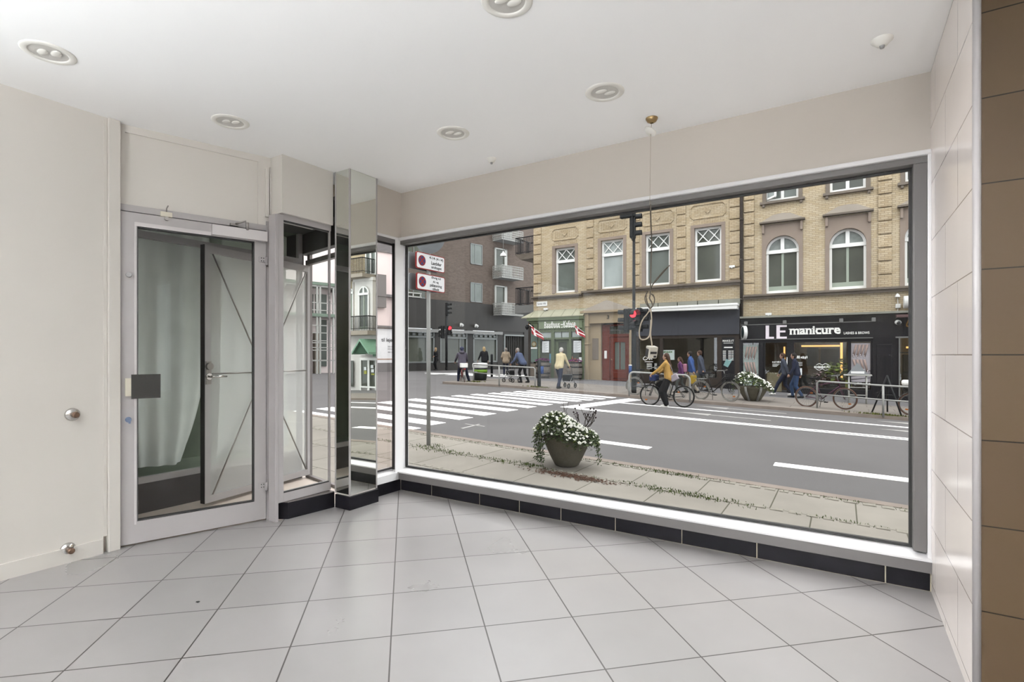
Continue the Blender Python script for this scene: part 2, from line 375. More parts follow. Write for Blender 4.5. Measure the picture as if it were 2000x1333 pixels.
b = MB(); b.box(SX - .012, SX + .008, 2.96, GY - .105, .19, .204); b.box(SX - .012, SX + .008, 2.96, GY - .105, 2.15, 2.165); b.box(-3.318, -3.293, GY - .143, GY - .135, .19, 2.165)
b.build('gasket', 'rubber', w)
MB().poly([(SX, 2.96, .19), (SX, GY - .105, .19), (SX, GY - .105, 2.163), (SX, 2.96, 2.163)]).build('pane', 'glass_side', w)
LX = -3.40
b = MB(); b.bbox(LX - .05, LX + .012, 2.218, 2.262, .13, 2.20, .003); b.box(LX - .05, LX + .008, 2.262, 2.672, 2.163, 2.205); b.box(LX - .05, LX + .008, 2.262, 2.672, .13, .192); b.box(LX - .012, LX + .004, 2.660, 2.672, .19, 2.165)
w = struct('window_3', b, 'alu', 'narrow floor-length sidelight between the door and the mirrored pillar')
b = MB(); b.box(LX - .012, LX + .006, 2.262, 2.655, .19, .20); b.box(LX - .012, LX + .006, 2.262, 2.655, 2.152, 2.165); b.build('gasket', 'rubber', w)
MB().poly([(LX, 2.26, .19), (LX, 2.66, .19), (LX, 2.66, 2.165), (LX, 2.26, 2.165)]).build('pane', 'glass', w)
b = MB(); b.bbox(LX - .06, LX + .02, 2.19, 2.216, .0, 2.19, .003); struct('trim_4', b, 'alu', 'slim metal cover post between door frame and sidelight')

# black tiled plinth under the windows
b = MB(); g = MB()
xs = [-3.275, -2.92, -2.42, -2.05, -1.70, -1.29, -.85, -.42, .19, .375]
for a, c in zip(xs, xs[1:]): b.bbox(a + .003, c - .003, WY - .022, WY + .02, .003, .098, .002)
g.box(-3.29, .377, WY - .017, WY + .03, 0, .1)
w = struct('baseboard_front', b, 'base_tile', 'row of glossy black plinth tiles under the large window'); g.build('grout', 'grout', w)
b = MB(); b.bbox(-3.35, -3.272, 2.985, WY - .026, .002, .098, .002); struct('baseboard_return', b, 'base_tile', 'single glossy black plinth tile under the narrow side window')
b = MB(); b.prism([(-3.476, 2.232), (-3.383, 2.292), (-3.343, 2.655), (-3.343, 2.668), (-3.47, 2.668)], .0, .118)
w = struct('baseboard_step', b, 'base_tile', 'black tiled step under the sidelight')
MB().prism([(-3.474, 2.236), (-3.385, 2.294), (-3.345, 2.655), (-3.345, 2.666), (-3.468, 2.666)], .118, .126).build('step_top', 'alu_dark', w)

# ------------------------------------------------------------------ mirrored pillar
w = thing('mirrored_pillar', 'square pillar clad in tall mirrors on a black tiled foot beside the sidelight', 'pillar', (-3.25, 2.81, 0))
MB().box(-3.33, -3.186, 2.682, 2.945, .10, CEIL).build('core', 'paint', w)
MB().box(-3.336, -3.186, 2.676, 2.681, .118, 2.195).build('mirror_panel', 'mirror', w)
MB().box(-3.336, -3.186, 2.676, 2.681, 2.199, CEIL - .004).build('mirror_panel', 'mirror', w)
MB().box(-3.185, -3.180, 2.69, 2.942, .118, CEIL - .004).build('mirror_panel', 'mirror', w)
for x, y in ((-3.182, 2.680), (-3.182, 2.950), (-3.340, 2.678)):
    MB().bbox(x - .006, x + .006, y - .006, y + .006, .11, CEIL - .002, .0015).build('edge_profile', 'alu', w)
MB().bbox(-3.335, -3.164, 2.666, 2.958, .0, .104, .003).build('foot', 'base_tile', w)

# ------------------------------------------------------------------ the glazed door and everything fixed to it
d1 = tag(bpy.data.objects.new('door_1', None), 'glazed inner door in a grey metal frame with a closer on top', 'door', None, 'structure')
COL.objects.link(d1); d1.location = D0; OFF[d1.name] = D0.copy()
b = MB(); dbox(b, -.028, .002, -.05, .006, 0, 2.125); dbox(b, .852, .915, -.05, .010, 0, 2.155); dbox(b, .002, .852, -.05, .006, 2.085, 2.125)
b.build('door_frame', 'alu', d1)
lf = MB(); dbox(lf, .008, .095, -.035, .016, .012, 2.078); dbox(lf, .772, .848, -.035, .016, .012, 2.078); dbox(lf, .095, .772, -.035, .016, .012, .146); dbox(lf, .095, .772, -.035, .016, 1.995, 2.078)
leaf = lf.build('door_leaf', 'alu', d1)
b = MB(); dbox(b, .095, .772, -.02, .010, .146, .156); dbox(b, .095, .772, -.02, .010, 1.986, 1.995); dbox(b, .762, .772, -.02, .012, .156, 1.986); dbox(b, .095, .100, -.02, .012, .156, 1.986)
b.build('gasket', 'rubber', leaf)
MB().poly([dpt(.097, -.005, .15), dpt(.77, -.005, .15), dpt(.77, -.005, 1.99), dpt(.097, -.005, 1.99)]).build('pane', 'glass', leaf)
b = MB(); dbox(b, .085, .78, .016, .021, 1.995, 2.02); dbox(b, .08, .09, .016, .020, .13, 2.02); b.build('glazing_bead', 'alu_light', leaf)
c = MB(); dbox(c, .50, .845, .017, .062, 1.998, 2.066); cl = c.build('door_closer', 'alu_light', d1)
b = MB(); b.tube([dpt(.715, .05, 2.066), dpt(.70, .075, 2.115), dpt(.645, .045, 2.095)], .007, 8); b.tube([dpt(.715, .055, 2.06), dpt(.712, .07, 2.11)], .011, 8); dbox(b, .615, .665, .008, .035, 2.083, 2.098)
b.build('closer_arm', 'steel', cl)
b = MB(); dbox(b, .215, .278, .010, .032, 2.078, 2.108); bo = b.build('bolt_lock', 'plastic_cream', d1)
b = MB(); b.tube([dpt(.248, .03, 2.065), dpt(.248, .04, 2.065)], .013, 12); b.tube([dpt(.248, .025, 2.108), dpt(.247, .032, 2.13), dpt(.256, .032, 2.15)], .004, 6); b.build('bolt_pin', 'steel', bo)
for z in (1.874, .255):
    b = MB(); dbox(b, .800, .848, .017, .024, z - .022, z + .018); dbox(b, .853, .892, .010, .026, z - .045, z - .005); b.tube([dpt(.85, .024, z - .04), dpt(.85, .024, z + .018)], .010, 8)
    h = b.build('hinge', 'alu', d1); b = MB()
    for s_ in (.815, .83):
        b.tube([dpt(s_, .024, z + .008), dpt(s_, .0255, z + .008)], .004, 6); b.tube([dpt(s_, .024, z - .012), dpt(s_, .0255, z - .012)], .004, 6)
    b.build('screw', 'black', h)
b = MB(); b.tube([dpt(.051, .016, 1.685), dpt(.051, .03, 1.685), dpt(.051, .04, 1.685)], [.010, .016, .014], 12); b.build('thumb_turn', 'grey_knob', d1)
b = MB(); b.tube([dpt(.049, .016, .79), dpt(.049, .03, .79), dpt(.049, .042, .787)], [.010, .017, .015], 12); dbox(b, .05, .06, .03, .04, .765, .785); b.build('thumb_turn', 'blue_paint', d1)
b = MB(); dbox(b, .033, .075, .016, .05, .935, 1.045); b.build('handle_box', 'plastic_cream', d1)
b = MB(); dbox(b, .062, .212, .052, .060, .918, 1.068); b.build('dark_plate', 'plate_dark', d1)

# ------------------------------------------------------------------ the entrance behind the door
b = MB(); b.prism([(-4.47, 1.0), (-3.93, 1.0), (-3.90, 1.36), (-3.65, 2.22), (-3.63, 2.98), (-3.40, 2.98), (-3.40, 2.94), (-3.36, 2.94), (-4.42, 3.17), (-4.47, 3.17)], 2.36, 2.5); struct('ceiling', b, 'vest_dark', 'dark ceiling of the entrance lobby behind the door')
b = MB(); b.box(-4.45, -3.762, 1.05, 1.10, 0, 2.36); struct('wall_lobby', b, 'paint', 'end wall of the entrance lobby')
b = MB(); b.hexa([(-4.48, 3.17, 2.17), (-3.35, 2.95, 2.17), (-3.35, 3.01, 2.17), (-4.48, 3.25, 2.17), (-4.48, 3.17, 2.6), (-3.35, 2.95, 2.6), (-3.35, 3.01, 2.6), (-4.48, 3.25, 2.6)])
struct('wall_lintel', b, 'vest_dark', 'dark lintel over the street entrance')
b = MB(); b.hexa([(-4.40, 3.17, 2.06), (-3.36, 2.952, 2.06), (-3.36, 2.992, 2.06), (-4.40, 3.21, 2.06), (-4.40, 3.17, 2.105), (-3.36, 2.952, 2.105), (-3.36, 2.992, 2.105), (-4.40, 3.21, 2.105)])
b.box(-4.42, -4.385, 3.205, 3.235, 0, 2.36)
b.hexa([(-4.40, 3.17, -.02), (-3.36, 2.952, -.02), (-3.36, 2.992, -.02), (-4.40, 3.21, -.02), (-4.40, 3.17, .025), (-3.36, 2.952, .025), (-3.36, 2.992, .025), (-4.40, 3.21, .025)])
struct('trim_5', b, 'alu_dark', 'metal frame and threshold of the street entrance')
# outer door, standing open into the lobby
hx, hn = Vector((-4.175, 2.114, 0)), Vector((-4.352, 3.185, 0)); Le = (hn - hx).normalized(); Ln = Vector((Le.y, -Le.x, 0)); LW = (hn - hx).length
def lpt(s, n, z): q = hx + Le * s + Ln * n; return (q.x, q.y, z)
def lbox(mb, s0, s1, n0, n1, z0, z1): return mb.hexa([lpt(s0, n0, z0), lpt(s1, n0, z0), lpt(s1, n1, z0), lpt(s0, n1, z0), lpt(s0, n0, z1), lpt(s1, n0, z1), lpt(s1, n1, z1), lpt(s0, n1, z1)])
b = MB(); lbox(b, 0, .045, -.045, 0, .03, 2.05); lbox(b, LW - .03, LW, -.045, 0, .03, 2.05); lbox(b, .045, LW - .03, -.044, -.001, .031, .085); lbox(b, .045, LW - .03, -.044, -.001, 1.99, 2.049)
d2 = tag(b.build('door_2', 'alu', None, hx), 'outer glazed door braced with crossed rods standing open in the lobby', 'door', None, 'structure')
b = MB(); lbox(b, -.006, -.001, -.045, 0, .03, 2.05); b.build('edge_gasket', 'rubber', d2)
MB().poly([lpt(.045, -.02, .085), lpt(LW - .03, -.02, .085), lpt(LW - .03, -.02, 1.99), lpt(.045, -.02, 1.99)]).build('pane', 'glass_film', d2)
ctr = (LW / 2, 1.04); b = MB()
for s_, z_ in ((.06, .09), (.06, 1.985), (LW - .055, .09), (LW - .055, 1.985), (.06, 1.04), (LW - .055, 1.04)):
    q = Vector((s_ - ctr[0], z_ - ctr[1])); e = q.normalized() * .085
    b.tube([lpt(ctr[0] + e.x, .006, ctr[1] + e.y), lpt(s_, .006, z_)], .006, 6)
b.tube([lpt(ctr[0] + .085 * math.cos(2 * PI * k / 24), .006, ctr[1] + .085 * math.sin(2 * PI * k / 24)) for k in range(24)], .006, 6, closed=True)
b.build('brace', 'steel', d2)
b = MB(); b.tube([lpt(.028, 0, 1.10), lpt(.028, .025, 1.10)], .028, 14); lbox(b, .005, .05, 0, .006, .96, 1.14); b.build('lock', 'steel', d2)
b = MB(); b.tube([lpt(.028, 0, 1.02), lpt(.028, .012, 1.02)], .026, 14); b.tube([lpt(.028, .01, 1.02), lpt(.03, .05, 1.02), lpt(.05, .06, 1.02), lpt(.14, .06, 1.018)], .009, 8); b.build('lever_handle', 'chrome', d2)
# display window beside the lobby
dw = thing('display_window', 'neighbouring display window with pale hanging sheets behind the open outer door', 'display window', (-4.42, 2.2, 0))
b = MB(); b.box(-4.46, -4.42, 1.10, 3.15, .225, .27); b.box(-4.46, -4.42, 1.10, 3.15, 2.07, 2.12); b.box(-4.46, -4.42, 1.10, 1.14, .27, 2.36); b.box(-4.46, -4.42, 3.11, 3.15, .27, 2.36); b.build('window_frame', 'alu', dw)
b = MB(); b.box(-4.62, -4.425, 1.10, 3.15, 0, .225); b.build('plinth', 'panel_dark', dw)
MB().poly([(-4.44, 1.14, .27), (-4.44, 3.11, .27), (-4.44, 3.11, 2.36), (-4.44, 1.14, 2.36)]).build('pane', 'glass', dw)
b = MB(); b.box(-5.3, -4.47, 1.10, 3.15, -.1, .2); b.box(-5.34, -5.3, 1.10, 3.15, .2, 2.36); b.box(-5.34, -4.47, 1.05, 1.09, .0, 2.36); b.box(-5.34, -4.47, 1.10, 3.15, 2.37, 2.42)
MB().box(-5.34, -4.47, 3.15, 3.2, 2.05, 2.4).build('street_header', 'panel_dark', dw); MB().bbox(-5.2, -4.56, 2.45, 3.08, 2.13, 2.34, .01).build('light_box', mk('box_mint', (214, 222, 210), .5, var=.02), dw)
MB().poly([(-5.3, 3.15, .2), (-4.47, 3.15, .2), (-4.47, 3.15, 2.05), (-5.3, 3.15, 2.05)]).build('daylight_pane', 'glass', dw)  # glazed end, added so that daylight brightens the hanging sheets
mk('display_green', (96, 104, 90), .7, var=.2, vs=4); b.build('case_lining', 'display_green', dw)
mk('sheet', (238, 240, 238), .75, var=.05, vs=5)
def sheet(y0, y1, x0, amp, seed, sweep=0.0):
    rr = random.Random(seed); b = MB(); nu, nv = 60, 24; ph = [rr.uniform(0, 6) for _ in range(4)]; ids = []
    for i in range(nu + 1):
        for j in range(nv + 1):
            t, q = i / nu, j / nv; z = .30 + q * 2.02
            y = y0 + (y1 - y0) * t + sweep * (1 - q) ** 4 * (t - .2)
            x = x0 + amp * (math.sin(9 * t + ph[0]) * .5 + math.sin(23 * t + ph[1]) * .3) - .10 * (1 - q) ** 3 * math.sin(5 * t + ph[2])
            ids.append(b.pt((x, y, z)))
    for i in range(nu):
        for j in range(nv): a = i * (nv + 1) + j; b.face([a, a + 1, a + nv + 2, a + nv + 1], True)
    return b
sheet(1.12, 1.70, -4.60, .05, 3).build('dark_curtain', mk('curtain_green', (64, 68, 54), .85, var=.12, vs=3), dw); sheet(1.80, 2.42, -4.66, .06, 4, -.25).build('hanging_sheet', 'sheet', dw); sheet(2.46, 3.10, -4.60, .03, 9).build('hanging_sheet', 'sheet', dw)

# ------------------------------------------------------------------ ceiling fittings
mk('lens', (222, 220, 214), .25, var=.02); mk('reflector', (200, 198, 194), .3, .2, var=.02)
def downlight(name, x, y, lab, r=.105):
    t = thing('downlight', lab, 'downlight', (x, y, CEIL), 'recessed ceiling downlights')
    MB().lathe([(r * .70, .0), (r * .71, -.004), (r * .76, -.0065), (r * .94, -.0055), (r, -.0015), (r, 0)], (x, y, CEIL), 36).build('trim_ring', 'plastic_white', t)
    MB().lathe([(0, -.0012), (r * .5, -.0012), (r * .71, -.0012)], (x, y, CEIL), 30).build('reflector', 'reflector', t)
    b = MB()
    b.ball((x - .012, y - .018, CEIL - .002), (.034, .02, .0075), 14, 8); b.ball((x + .022, y + .022, CEIL - .002), (.034, .02, .0075), 14, 8); b.build('bulb', 'lens', t)
downlight('d', -3.165, .889, 'white round ceiling downlight nearest the plain left wall')
downlight('d', -3.163, 1.752, 'white round ceiling downlight above the glazed door')
downlight('d', -2.114, 2.612, 'white round ceiling downlight between mirrored pillar and hanging cable')
downlight('d', -1.089, 2.648, 'white round ceiling downlight beside the hanging cable rose')
downlight('d', -1.142, 1.754, 'white round ceiling downlight cut by the top edge of the photo')
def sensor(x, y, lab, r):
    t = thing('ceiling_sensor', lab, 'sensor', (x, y, CEIL))
    MB().lathe([(0, -.03), (r * .5, -.028), (r * .7, -.018), (r, -.006), (r, 0)], (x, y, CEIL), 24).build('cover', 'plastic_white', t)
    MB().lathe([(0, -.042), (r * .2, -.04), (r * .26, -.028)], (x, y, CEIL), 12).build('eye', 'grey_knob', t)
sensor(.153, 2.881, 'small white ceiling sensor near the tiled right wall', .043)
sensor(-2.153, 3.102, 'small white ceiling sensor just in front of the window lintel', .036)

# loose cable hanging in front of the window
d = 3.129; A = lambda u, v: atD(u, v, d)
t = thing('hanging_cable', 'loose electric cable with a coil and a broken socket box hanging from the ceiling', 'cable', A(1273, 230))
b = MB(); b.lathe([(.010, -.03), (.026, -.022), (.036, -.006), (.036, 0)], A(1273, 231), 20); b.build('ceiling_rose', 'brass', t)
mt = Matrix.Rotation(math.radians(28), 3, 'Y') @ Matrix.Rotation(math.radians(-18), 3, 'X')
MB().lathe([(0, -.012), (.030, -.012), (.040, -.004), (.040, .004), (0, .006)], A(1270, 257), 28, True, mt).build('rose_cover', 'plastic_white', t)
MB().tube([A(1273, 234), A(1271, 262), A(1269, 400)], .0014, 6).build('hanging_wire', 'cable_grey', t)
K = lambda x, y: A(1200 + .195 * x, 380 + .195 * y); Z = lambda x, y: A(1200 + .18 * x, 580 + .18 * y)
MB().tube(soft([K(362, 100), K(366, 300), K(373, 480), K(366, 700), K(362, 900), K(358, 1000), K(352, 1040), K(372, 1080), K(380, 1120), K(352, 1145)]), .0042, 8).build('cable', 'cable_dark', t)
b = MB(); b.tube([K(360, 955), K(385, 900), K(430, 845), K(490, 775), K(553, 710)], [.004, .0038, .006, .006, .003], 8); b.build('loose_end', 'cable_dark', t)
b = MB()
for pts in ([(332, 975), (306, 1030), (318, 1090), (352, 1140)], [(328, 968), (318, 1020), (330, 1085), (356, 1138)], [(385, 1000), (402, 1050), (392, 1100), (362, 1142)], [(352, 985), (398, 1030), (396, 1090), (366, 1140)]):
    b.tube(soft([K(*p) for p in pts]), .0034, 8)
b.build('coil', 'cable_dark', t)
b = MB(); b.tube(soft([Z(395, 130), Z(352, 190), Z(296, 270), Z(270, 380), Z(280, 450), Z(320, 466), Z(370, 440), Z(388, 380), Z(396, 250)]), .0042, 8); b.tube(soft([Z(393, 130), Z(404, 250), Z(392, 400), Z(404, 500), Z(410, 560)]), .0042, 8); b.build('lower_loop', 'cable_grey', t)
bx = MB(); c = Z(402, 600); bx.M = Matrix.Translation(c) @ Matrix.Rotation(math.radians(50), 4, 'Z') @ Matrix.Rotation(math.radians(14), 4, 'X')
bx.bbox(-.030, .030, -.022, .022, -.036, .036, .006); jb = bx.build('socket_box', mk('box_grey', (176, 172, 160), .5, var=.06, vs=20), t)
bx = MB(); bx.M = Matrix.Translation(c) @ Matrix.Rotation(math.radians(50), 4, 'Z') @ Matrix.Rotation(math.radians(14), 4, 'X')
bx.box(-.02, .02, -.024, -.022, -.006, .006); bx.box(-.031, -.030, -.015, .015, -.03, .02); bx.box(.005, .02, -.0245, -.022, -.028, -.018); bx.build('socket_opening', 'black', jb)

# capped pipe stubs on the left wall
def stub(v0, lab):
    p = atX(*v0, WL); t = thing('pipe_stub', lab, 'pipe stub', p, 'capped pipe stubs on the left wall'); R = Matrix.Rotation(PI / 2, 3, 'Y')
    MB().lathe([(.036, 0), (.037, .003), (.030, .010), (.020, .016), (.0, .017)], p, 28, True, R).build('wall_flange', 'chrome', t)
    b = MB(); b.tube([p + Vector((x, 0, 0)) for x in (.012, .030, .031, .060, .064)], [.014, .014, .017, .017, .012], 16); b.tube([p + Vector((.064, 0, 0)), p + Vector((.068, 0, 0))], .013, 6); b.build('pipe_cap', 'bronze', t)
stub((141, 810), 'upper capped pipe stub with chrome flange on the left wall')
stub((132, 1073), 'lower capped pipe stub with chrome flange just above the left baseboard')
b = MB(); q = Vector((ray(386, 1177)[0], ray(386, 1177)[1], 0)) * (EYE / -ray(386, 1177)[2])
b.hexa([q + Vector(k) for k in ((-.008, -.006, .0005), (.01, -.004, .0005), (.006, .009, .0005), (-.005, .006, .0005), (-.004, -.003, .005), (.006, -.002, .006), (.004, .005, .005), (-.003, .003, .004))])
solo('dirt_crumb', b, 'black', 'small dark crumb lying on the pale tiles in front of the door', 'crumb', off=q)

# unseen fill downlights and uplighters, added behind the viewer to brighten the room
def spot(x, y, z, w, down=True, ang=140, r=.09):
    l = bpy.data.lights.new('fill_lamp', 'SPOT'); l.energy = w * 12; l.spot_size = math.radians(ang); l.spot_blend = .8; l.shadow_soft_size = r; l.color = (.96, .985, 1)
    o = bpy.data.objects.new('fill_lamp', l); COL.objects.link(o); o.location = (x, y, z); o.rotation_euler = (0 if down else PI, 0, 0)
for x, y in FILL_DOWNLIGHTS:
    downlight('d', x, y, 'white downlight added unseen behind the viewer as fill light'); spot(x, y, CEIL - .03, DOWN)
for x, y in FILL_UPLIGHTS:
    t = thing('fill_uplighter', 'slim white uplighter added unseen behind the viewer as fill light', 'floor lamp', (x, y, 0), 'unseen uplighters added for fill light')
    MB().lathe([(0, 0), (.14, 0), (.14, .015), (.02, .03), (0, .03)], (x, y, 0), 24).build('base', 'plastic_white', t); MB().tube([(x, y, .02), (x, y, 1.2)], .012, 10).build('pole', 'alu', t)
    MB().lathe([(.02, 1.18), (.07, 1.2), (.15, 1.30), (.145, 1.30), (.065, 1.21), (0, 1.205)], (x, y, 0), 24).build('lamp_shade', 'plastic_white', t); spot(x, y, 1.27, UP, False, 165, .06)
t = thing('fill_spotlight', 'white ceiling spotlight added unseen behind the viewer to brighten the tiled wall', 'spotlight', (-2.5, -.45, CEIL))  # unseen spotlight, added to brighten the tiled right wall
b = MB(); b.tube([(-2.5, -.45, CEIL), (-2.5, -.45, CEIL - .08)], .015, 8); b.build('stem', 'plastic_white', t); q = Vector((-2.5, -.45, CEIL - .12)); aim = (Vector((.38, 2.8, .95)) - q).normalized()
MB().tube([q - aim * .09, q + aim * .07], .045, 16).build('lamp_shade', 'plastic_white', t)
l = bpy.data.lights.new('fill_spot_lamp', 'SPOT'); l.energy = 420; l.spot_size = math.radians(42); l.spot_blend = .9; l.shadow_soft_size = .04; l.color = (.98, .985, 1)
o = bpy.data.objects.new('fill_spot_lamp', l); COL.objects.link(o); o.location = q + aim * .08; o.rotation_euler = aim.to_track_quat('-Z', 'Y').to_euler()
# ------------------------------------------------------------------ street: surfaces
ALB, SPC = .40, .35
FY = 25.2                                                # front of the brick houses opposite
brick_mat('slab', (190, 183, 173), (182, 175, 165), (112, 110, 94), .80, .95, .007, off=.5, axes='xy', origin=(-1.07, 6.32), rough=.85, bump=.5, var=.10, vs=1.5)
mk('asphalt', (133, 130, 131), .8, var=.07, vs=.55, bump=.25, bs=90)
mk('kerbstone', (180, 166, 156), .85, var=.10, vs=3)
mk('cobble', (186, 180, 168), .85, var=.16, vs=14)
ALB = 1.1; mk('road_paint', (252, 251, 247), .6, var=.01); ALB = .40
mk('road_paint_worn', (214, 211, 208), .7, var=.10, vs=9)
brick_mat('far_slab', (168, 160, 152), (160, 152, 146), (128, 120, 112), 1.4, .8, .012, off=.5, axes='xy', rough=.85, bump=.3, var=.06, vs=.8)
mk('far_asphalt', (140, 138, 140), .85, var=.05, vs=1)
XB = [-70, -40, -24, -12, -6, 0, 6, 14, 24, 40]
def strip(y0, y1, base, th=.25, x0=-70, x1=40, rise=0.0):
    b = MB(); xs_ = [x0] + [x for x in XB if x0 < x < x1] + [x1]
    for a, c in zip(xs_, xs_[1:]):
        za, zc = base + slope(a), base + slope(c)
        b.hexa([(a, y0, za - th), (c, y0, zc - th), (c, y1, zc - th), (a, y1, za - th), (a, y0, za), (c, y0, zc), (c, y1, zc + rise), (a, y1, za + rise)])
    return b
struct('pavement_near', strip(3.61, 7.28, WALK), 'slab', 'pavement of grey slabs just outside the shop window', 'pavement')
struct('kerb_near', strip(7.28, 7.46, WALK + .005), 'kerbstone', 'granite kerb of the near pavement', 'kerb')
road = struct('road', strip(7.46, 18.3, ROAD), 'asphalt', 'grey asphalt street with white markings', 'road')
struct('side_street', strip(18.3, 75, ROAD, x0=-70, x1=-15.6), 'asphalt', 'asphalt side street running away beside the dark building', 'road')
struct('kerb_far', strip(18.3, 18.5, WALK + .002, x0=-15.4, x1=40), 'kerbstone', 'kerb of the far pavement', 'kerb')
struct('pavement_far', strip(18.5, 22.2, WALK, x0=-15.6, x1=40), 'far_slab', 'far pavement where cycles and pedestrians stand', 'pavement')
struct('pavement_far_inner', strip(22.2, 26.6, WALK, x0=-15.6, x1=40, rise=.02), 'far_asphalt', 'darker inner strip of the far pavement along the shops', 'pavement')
# row of small cobbles between the slab rows, with weeds
random.seed(11); b = MB()
for row, (ya, yb) in enumerate(((7.12, 7.27), (6.24, 6.38), (5.34, 5.46))):
    x = -9.0
    while x < 1.6:
        w = random.uniform(.10, .17); z = WALK + slope(x); k = .006
        b.hexa([(x, ya + random.uniform(0, .02), z - .02), (x + w, ya + .01, z - .02), (x + w, yb, z - .02), (x, yb - random.uniform(0, .02), z - .02), (x + .015, ya + .025, z + k), (x + w - .02, ya + .025, z + k), (x + w - .02, yb - .02, z + k), (x + .015, yb - .02, z + k)])
        x += w + .022
tag(b.build('cobble_rows', 'cobble'), 'rows of small pale cobbles between the slabs of the near pavement', 'cobbles', None, 'structure')
mk('weed', (104, 122, 62), .9, var=.25, vs=9); mk('moss', (122, 126, 62), .95, var=.2, vs=12); mk('leaf_litter', (112, 82, 66), .95, var=.3, vs=20)
def weeds(spots, h=.03, seed=3):
    rr = random.Random(seed); b = MB()
    for x, y, n, sx, sy in spots:
        for _ in range(n):
            px, py = x + rr.gauss(0, sx), y + rr.gauss(0, sy); z = WALK + slope(px); a = rr.uniform(0, 6.28); hh = h * rr.uniform(.3, 1.3); w = .006
            dx, dy = math.cos(a) * hh * .6, math.sin(a) * hh * .6
            b.poly([(px - w * math.sin(a), py + w * math.cos(a), z - .004), (px + w * math.sin(a), py - w * math.cos(a), z - .004), (px + dx * .5 + w * .7, py + dy * .5, z + hh * .7), (px + dx, py + dy, z + hh)])
    return b
sp_ = []
rr_ = random.Random(5)
for y in (7.20, 6.31):
    for _ in range(46): sp_.append((rr_.uniform(-7.5, 1.2), y, rr_.choice((3, 6, 16)), .10, .025))
sp_ += [(-5.55, 6.30, 160, .22, .08), (-5.0, 6.3, 120, .25, .06), (-4.2, 6.31, 90, .12, .06), (-1.7, 6.28, 220, .26, .06), (-2.0, 7.18, 220, .28, .04), (-1.2, 6.26, 120, .3, .05), (-3.75, 6.35, 140, .10, .05), (-5.66, 6.52, 60, .1, .1)]
tag(weeds(sp_).build('weeds', 'weed'), 'green weeds growing in the joints of the near pavement', 'weeds', None, 'stuff')
b = MB(); rr = random.Random(8)
for _ in range(800):
    x, y = rr.gauss(-3.0, .27), rr.gauss(6.22, .06) - .05
    z = WALK + slope(x); s = rr.uniform(.008, .022); a = rr.uniform(0, 3.1)
    c, q = math.cos(a) * s, math.sin(a) * s
    b.poly([(x - c, y - q, z + rr.uniform(.002, .014)), (x + q * .5, y - c * .5, z + .005), (x + c, y + q, z + rr.uniform(.002, .02)), (x - q * .5, y + c * .5, z + .012)])
tag(b.build('leaf_litter', 'leaf_litter'), 'brown leaf litter and soil lying in front of the flower bowl', 'litter', None, 'stuff')
def moss(x0, y0, n, lab, sx=.22, sy=.12, seed=1):
    rr = random.Random(seed); b = MB()
    for _ in range(n):
        x, y = x0 + rr.gauss(0, sx), y0 + rr.gauss(0, sy)
        z = WALK + slope(x); a = rr.uniform(0, 6.28); h = rr.uniform(.02, .07); w = .015
        b.poly([(x - w * math.sin(a), y + w * math.cos(a), z - .003), (x + w * math.sin(a), y - w * math.cos(a), z - .003), (x + math.cos(a) * h * .5, y + math.sin(a) * h * .5, z + h)])
    tag(b.build('moss', 'moss'), lab, 'moss', None, 'stuff')
moss(.98, 18.42, 420, 'mossy weeds round the foot of the right railing post', .32, .05, 1)
moss(-10.5, 18.47, 260, 'mossy weeds round the foot of the black post with the blue sign', .25, .06, 2)
moss(-14.3, 19.4, 160, 'weeds at the kerb corner beside the litter bin', .2, .2, 3)
# painted markings: thin solid slabs of paint
def rz(x): return ROAD + slope(x)
def paint(b, pts, t=.006):
    n = len(pts); lo = [(x, y, rz(x) - .01) for x, y in pts]; b.extr(lo, (0, 0, .01 + t)); return b
zr = [(-7.45, 8.14), (-7.55, 9.07), (-7.6, 10.16), (-7.6, 11.17), (-7.62, 12.28), (-7.62, 13.32), (-7.55, 14.2), (-7.45, 15.05), (-7.34, 15.88), (-7.2, 16.51), (-7.05, 17.23), (-6.95, 18.0)]
b = MB()
for i, (x, y) in enumerate(zr):
    p = (zr[min(i + 1, 11)][1] - zr[max(i - 1, 0)][1]) / (2 if 0 < i < 11 else 1) * .5
    dx = .04 * p
    xl = -11.45 + .9 * max(0, (y - 13) / 5)
    paint(b, [(xl, y - p), (x - dx, y - p), (x, y), (xl, y)])
tag(b.build('zebra_crossing', 'road_paint'), 'white striped zebra crossing painted across the street', 'crossing', None, 'structure')
b = MB()
def band(x0, x1, y0, w0, y1=None, w1=None):
    y1 = y0 if y1 is None else y1; w1 = w1 or w0
    xs_ = [x0] + [x for x in XB if x0 < x < x1] + [x1]
    for a, c in zip(xs_, xs_[1:]):
        ya = y0 + (y1 - y0) * (a - x0) / (x1 - x0); yc = y0 + (y1 - y0) * (c - x0) / (x1 - x0)
        paint(b, [(a, ya - w0 / 2), (c, yc - w1 / 2), (c, yc + w1 / 2), (a, ya + w0 / 2)])
band(-6.35, 30, 16.35, .16, 17.4); band(-6.5, 30, 13.72, .10, 15.6); band(-6.6, 30, 13.95, .10, 15.9)
paint(b, [(-7.07, 13.76), (-6.55, 13.80), (-5.97, 17.85), (-6.48, 18.0)])
band(-3.97, -2.95, 9.30, .26); band(-.93, .90, 9.38, .30, 9.52); band(3.0, 4.9, 9.7, .3); band(7, 9, 9.9, .3); band(11, 13, 10.1, .3); band(15, 17, 10.3, .3)
tag(b.build('lane_markings', 'road_paint'), 'white lane lines, stop bar and dashes on the asphalt', 'road marking', None, 'structure')
b = MB()
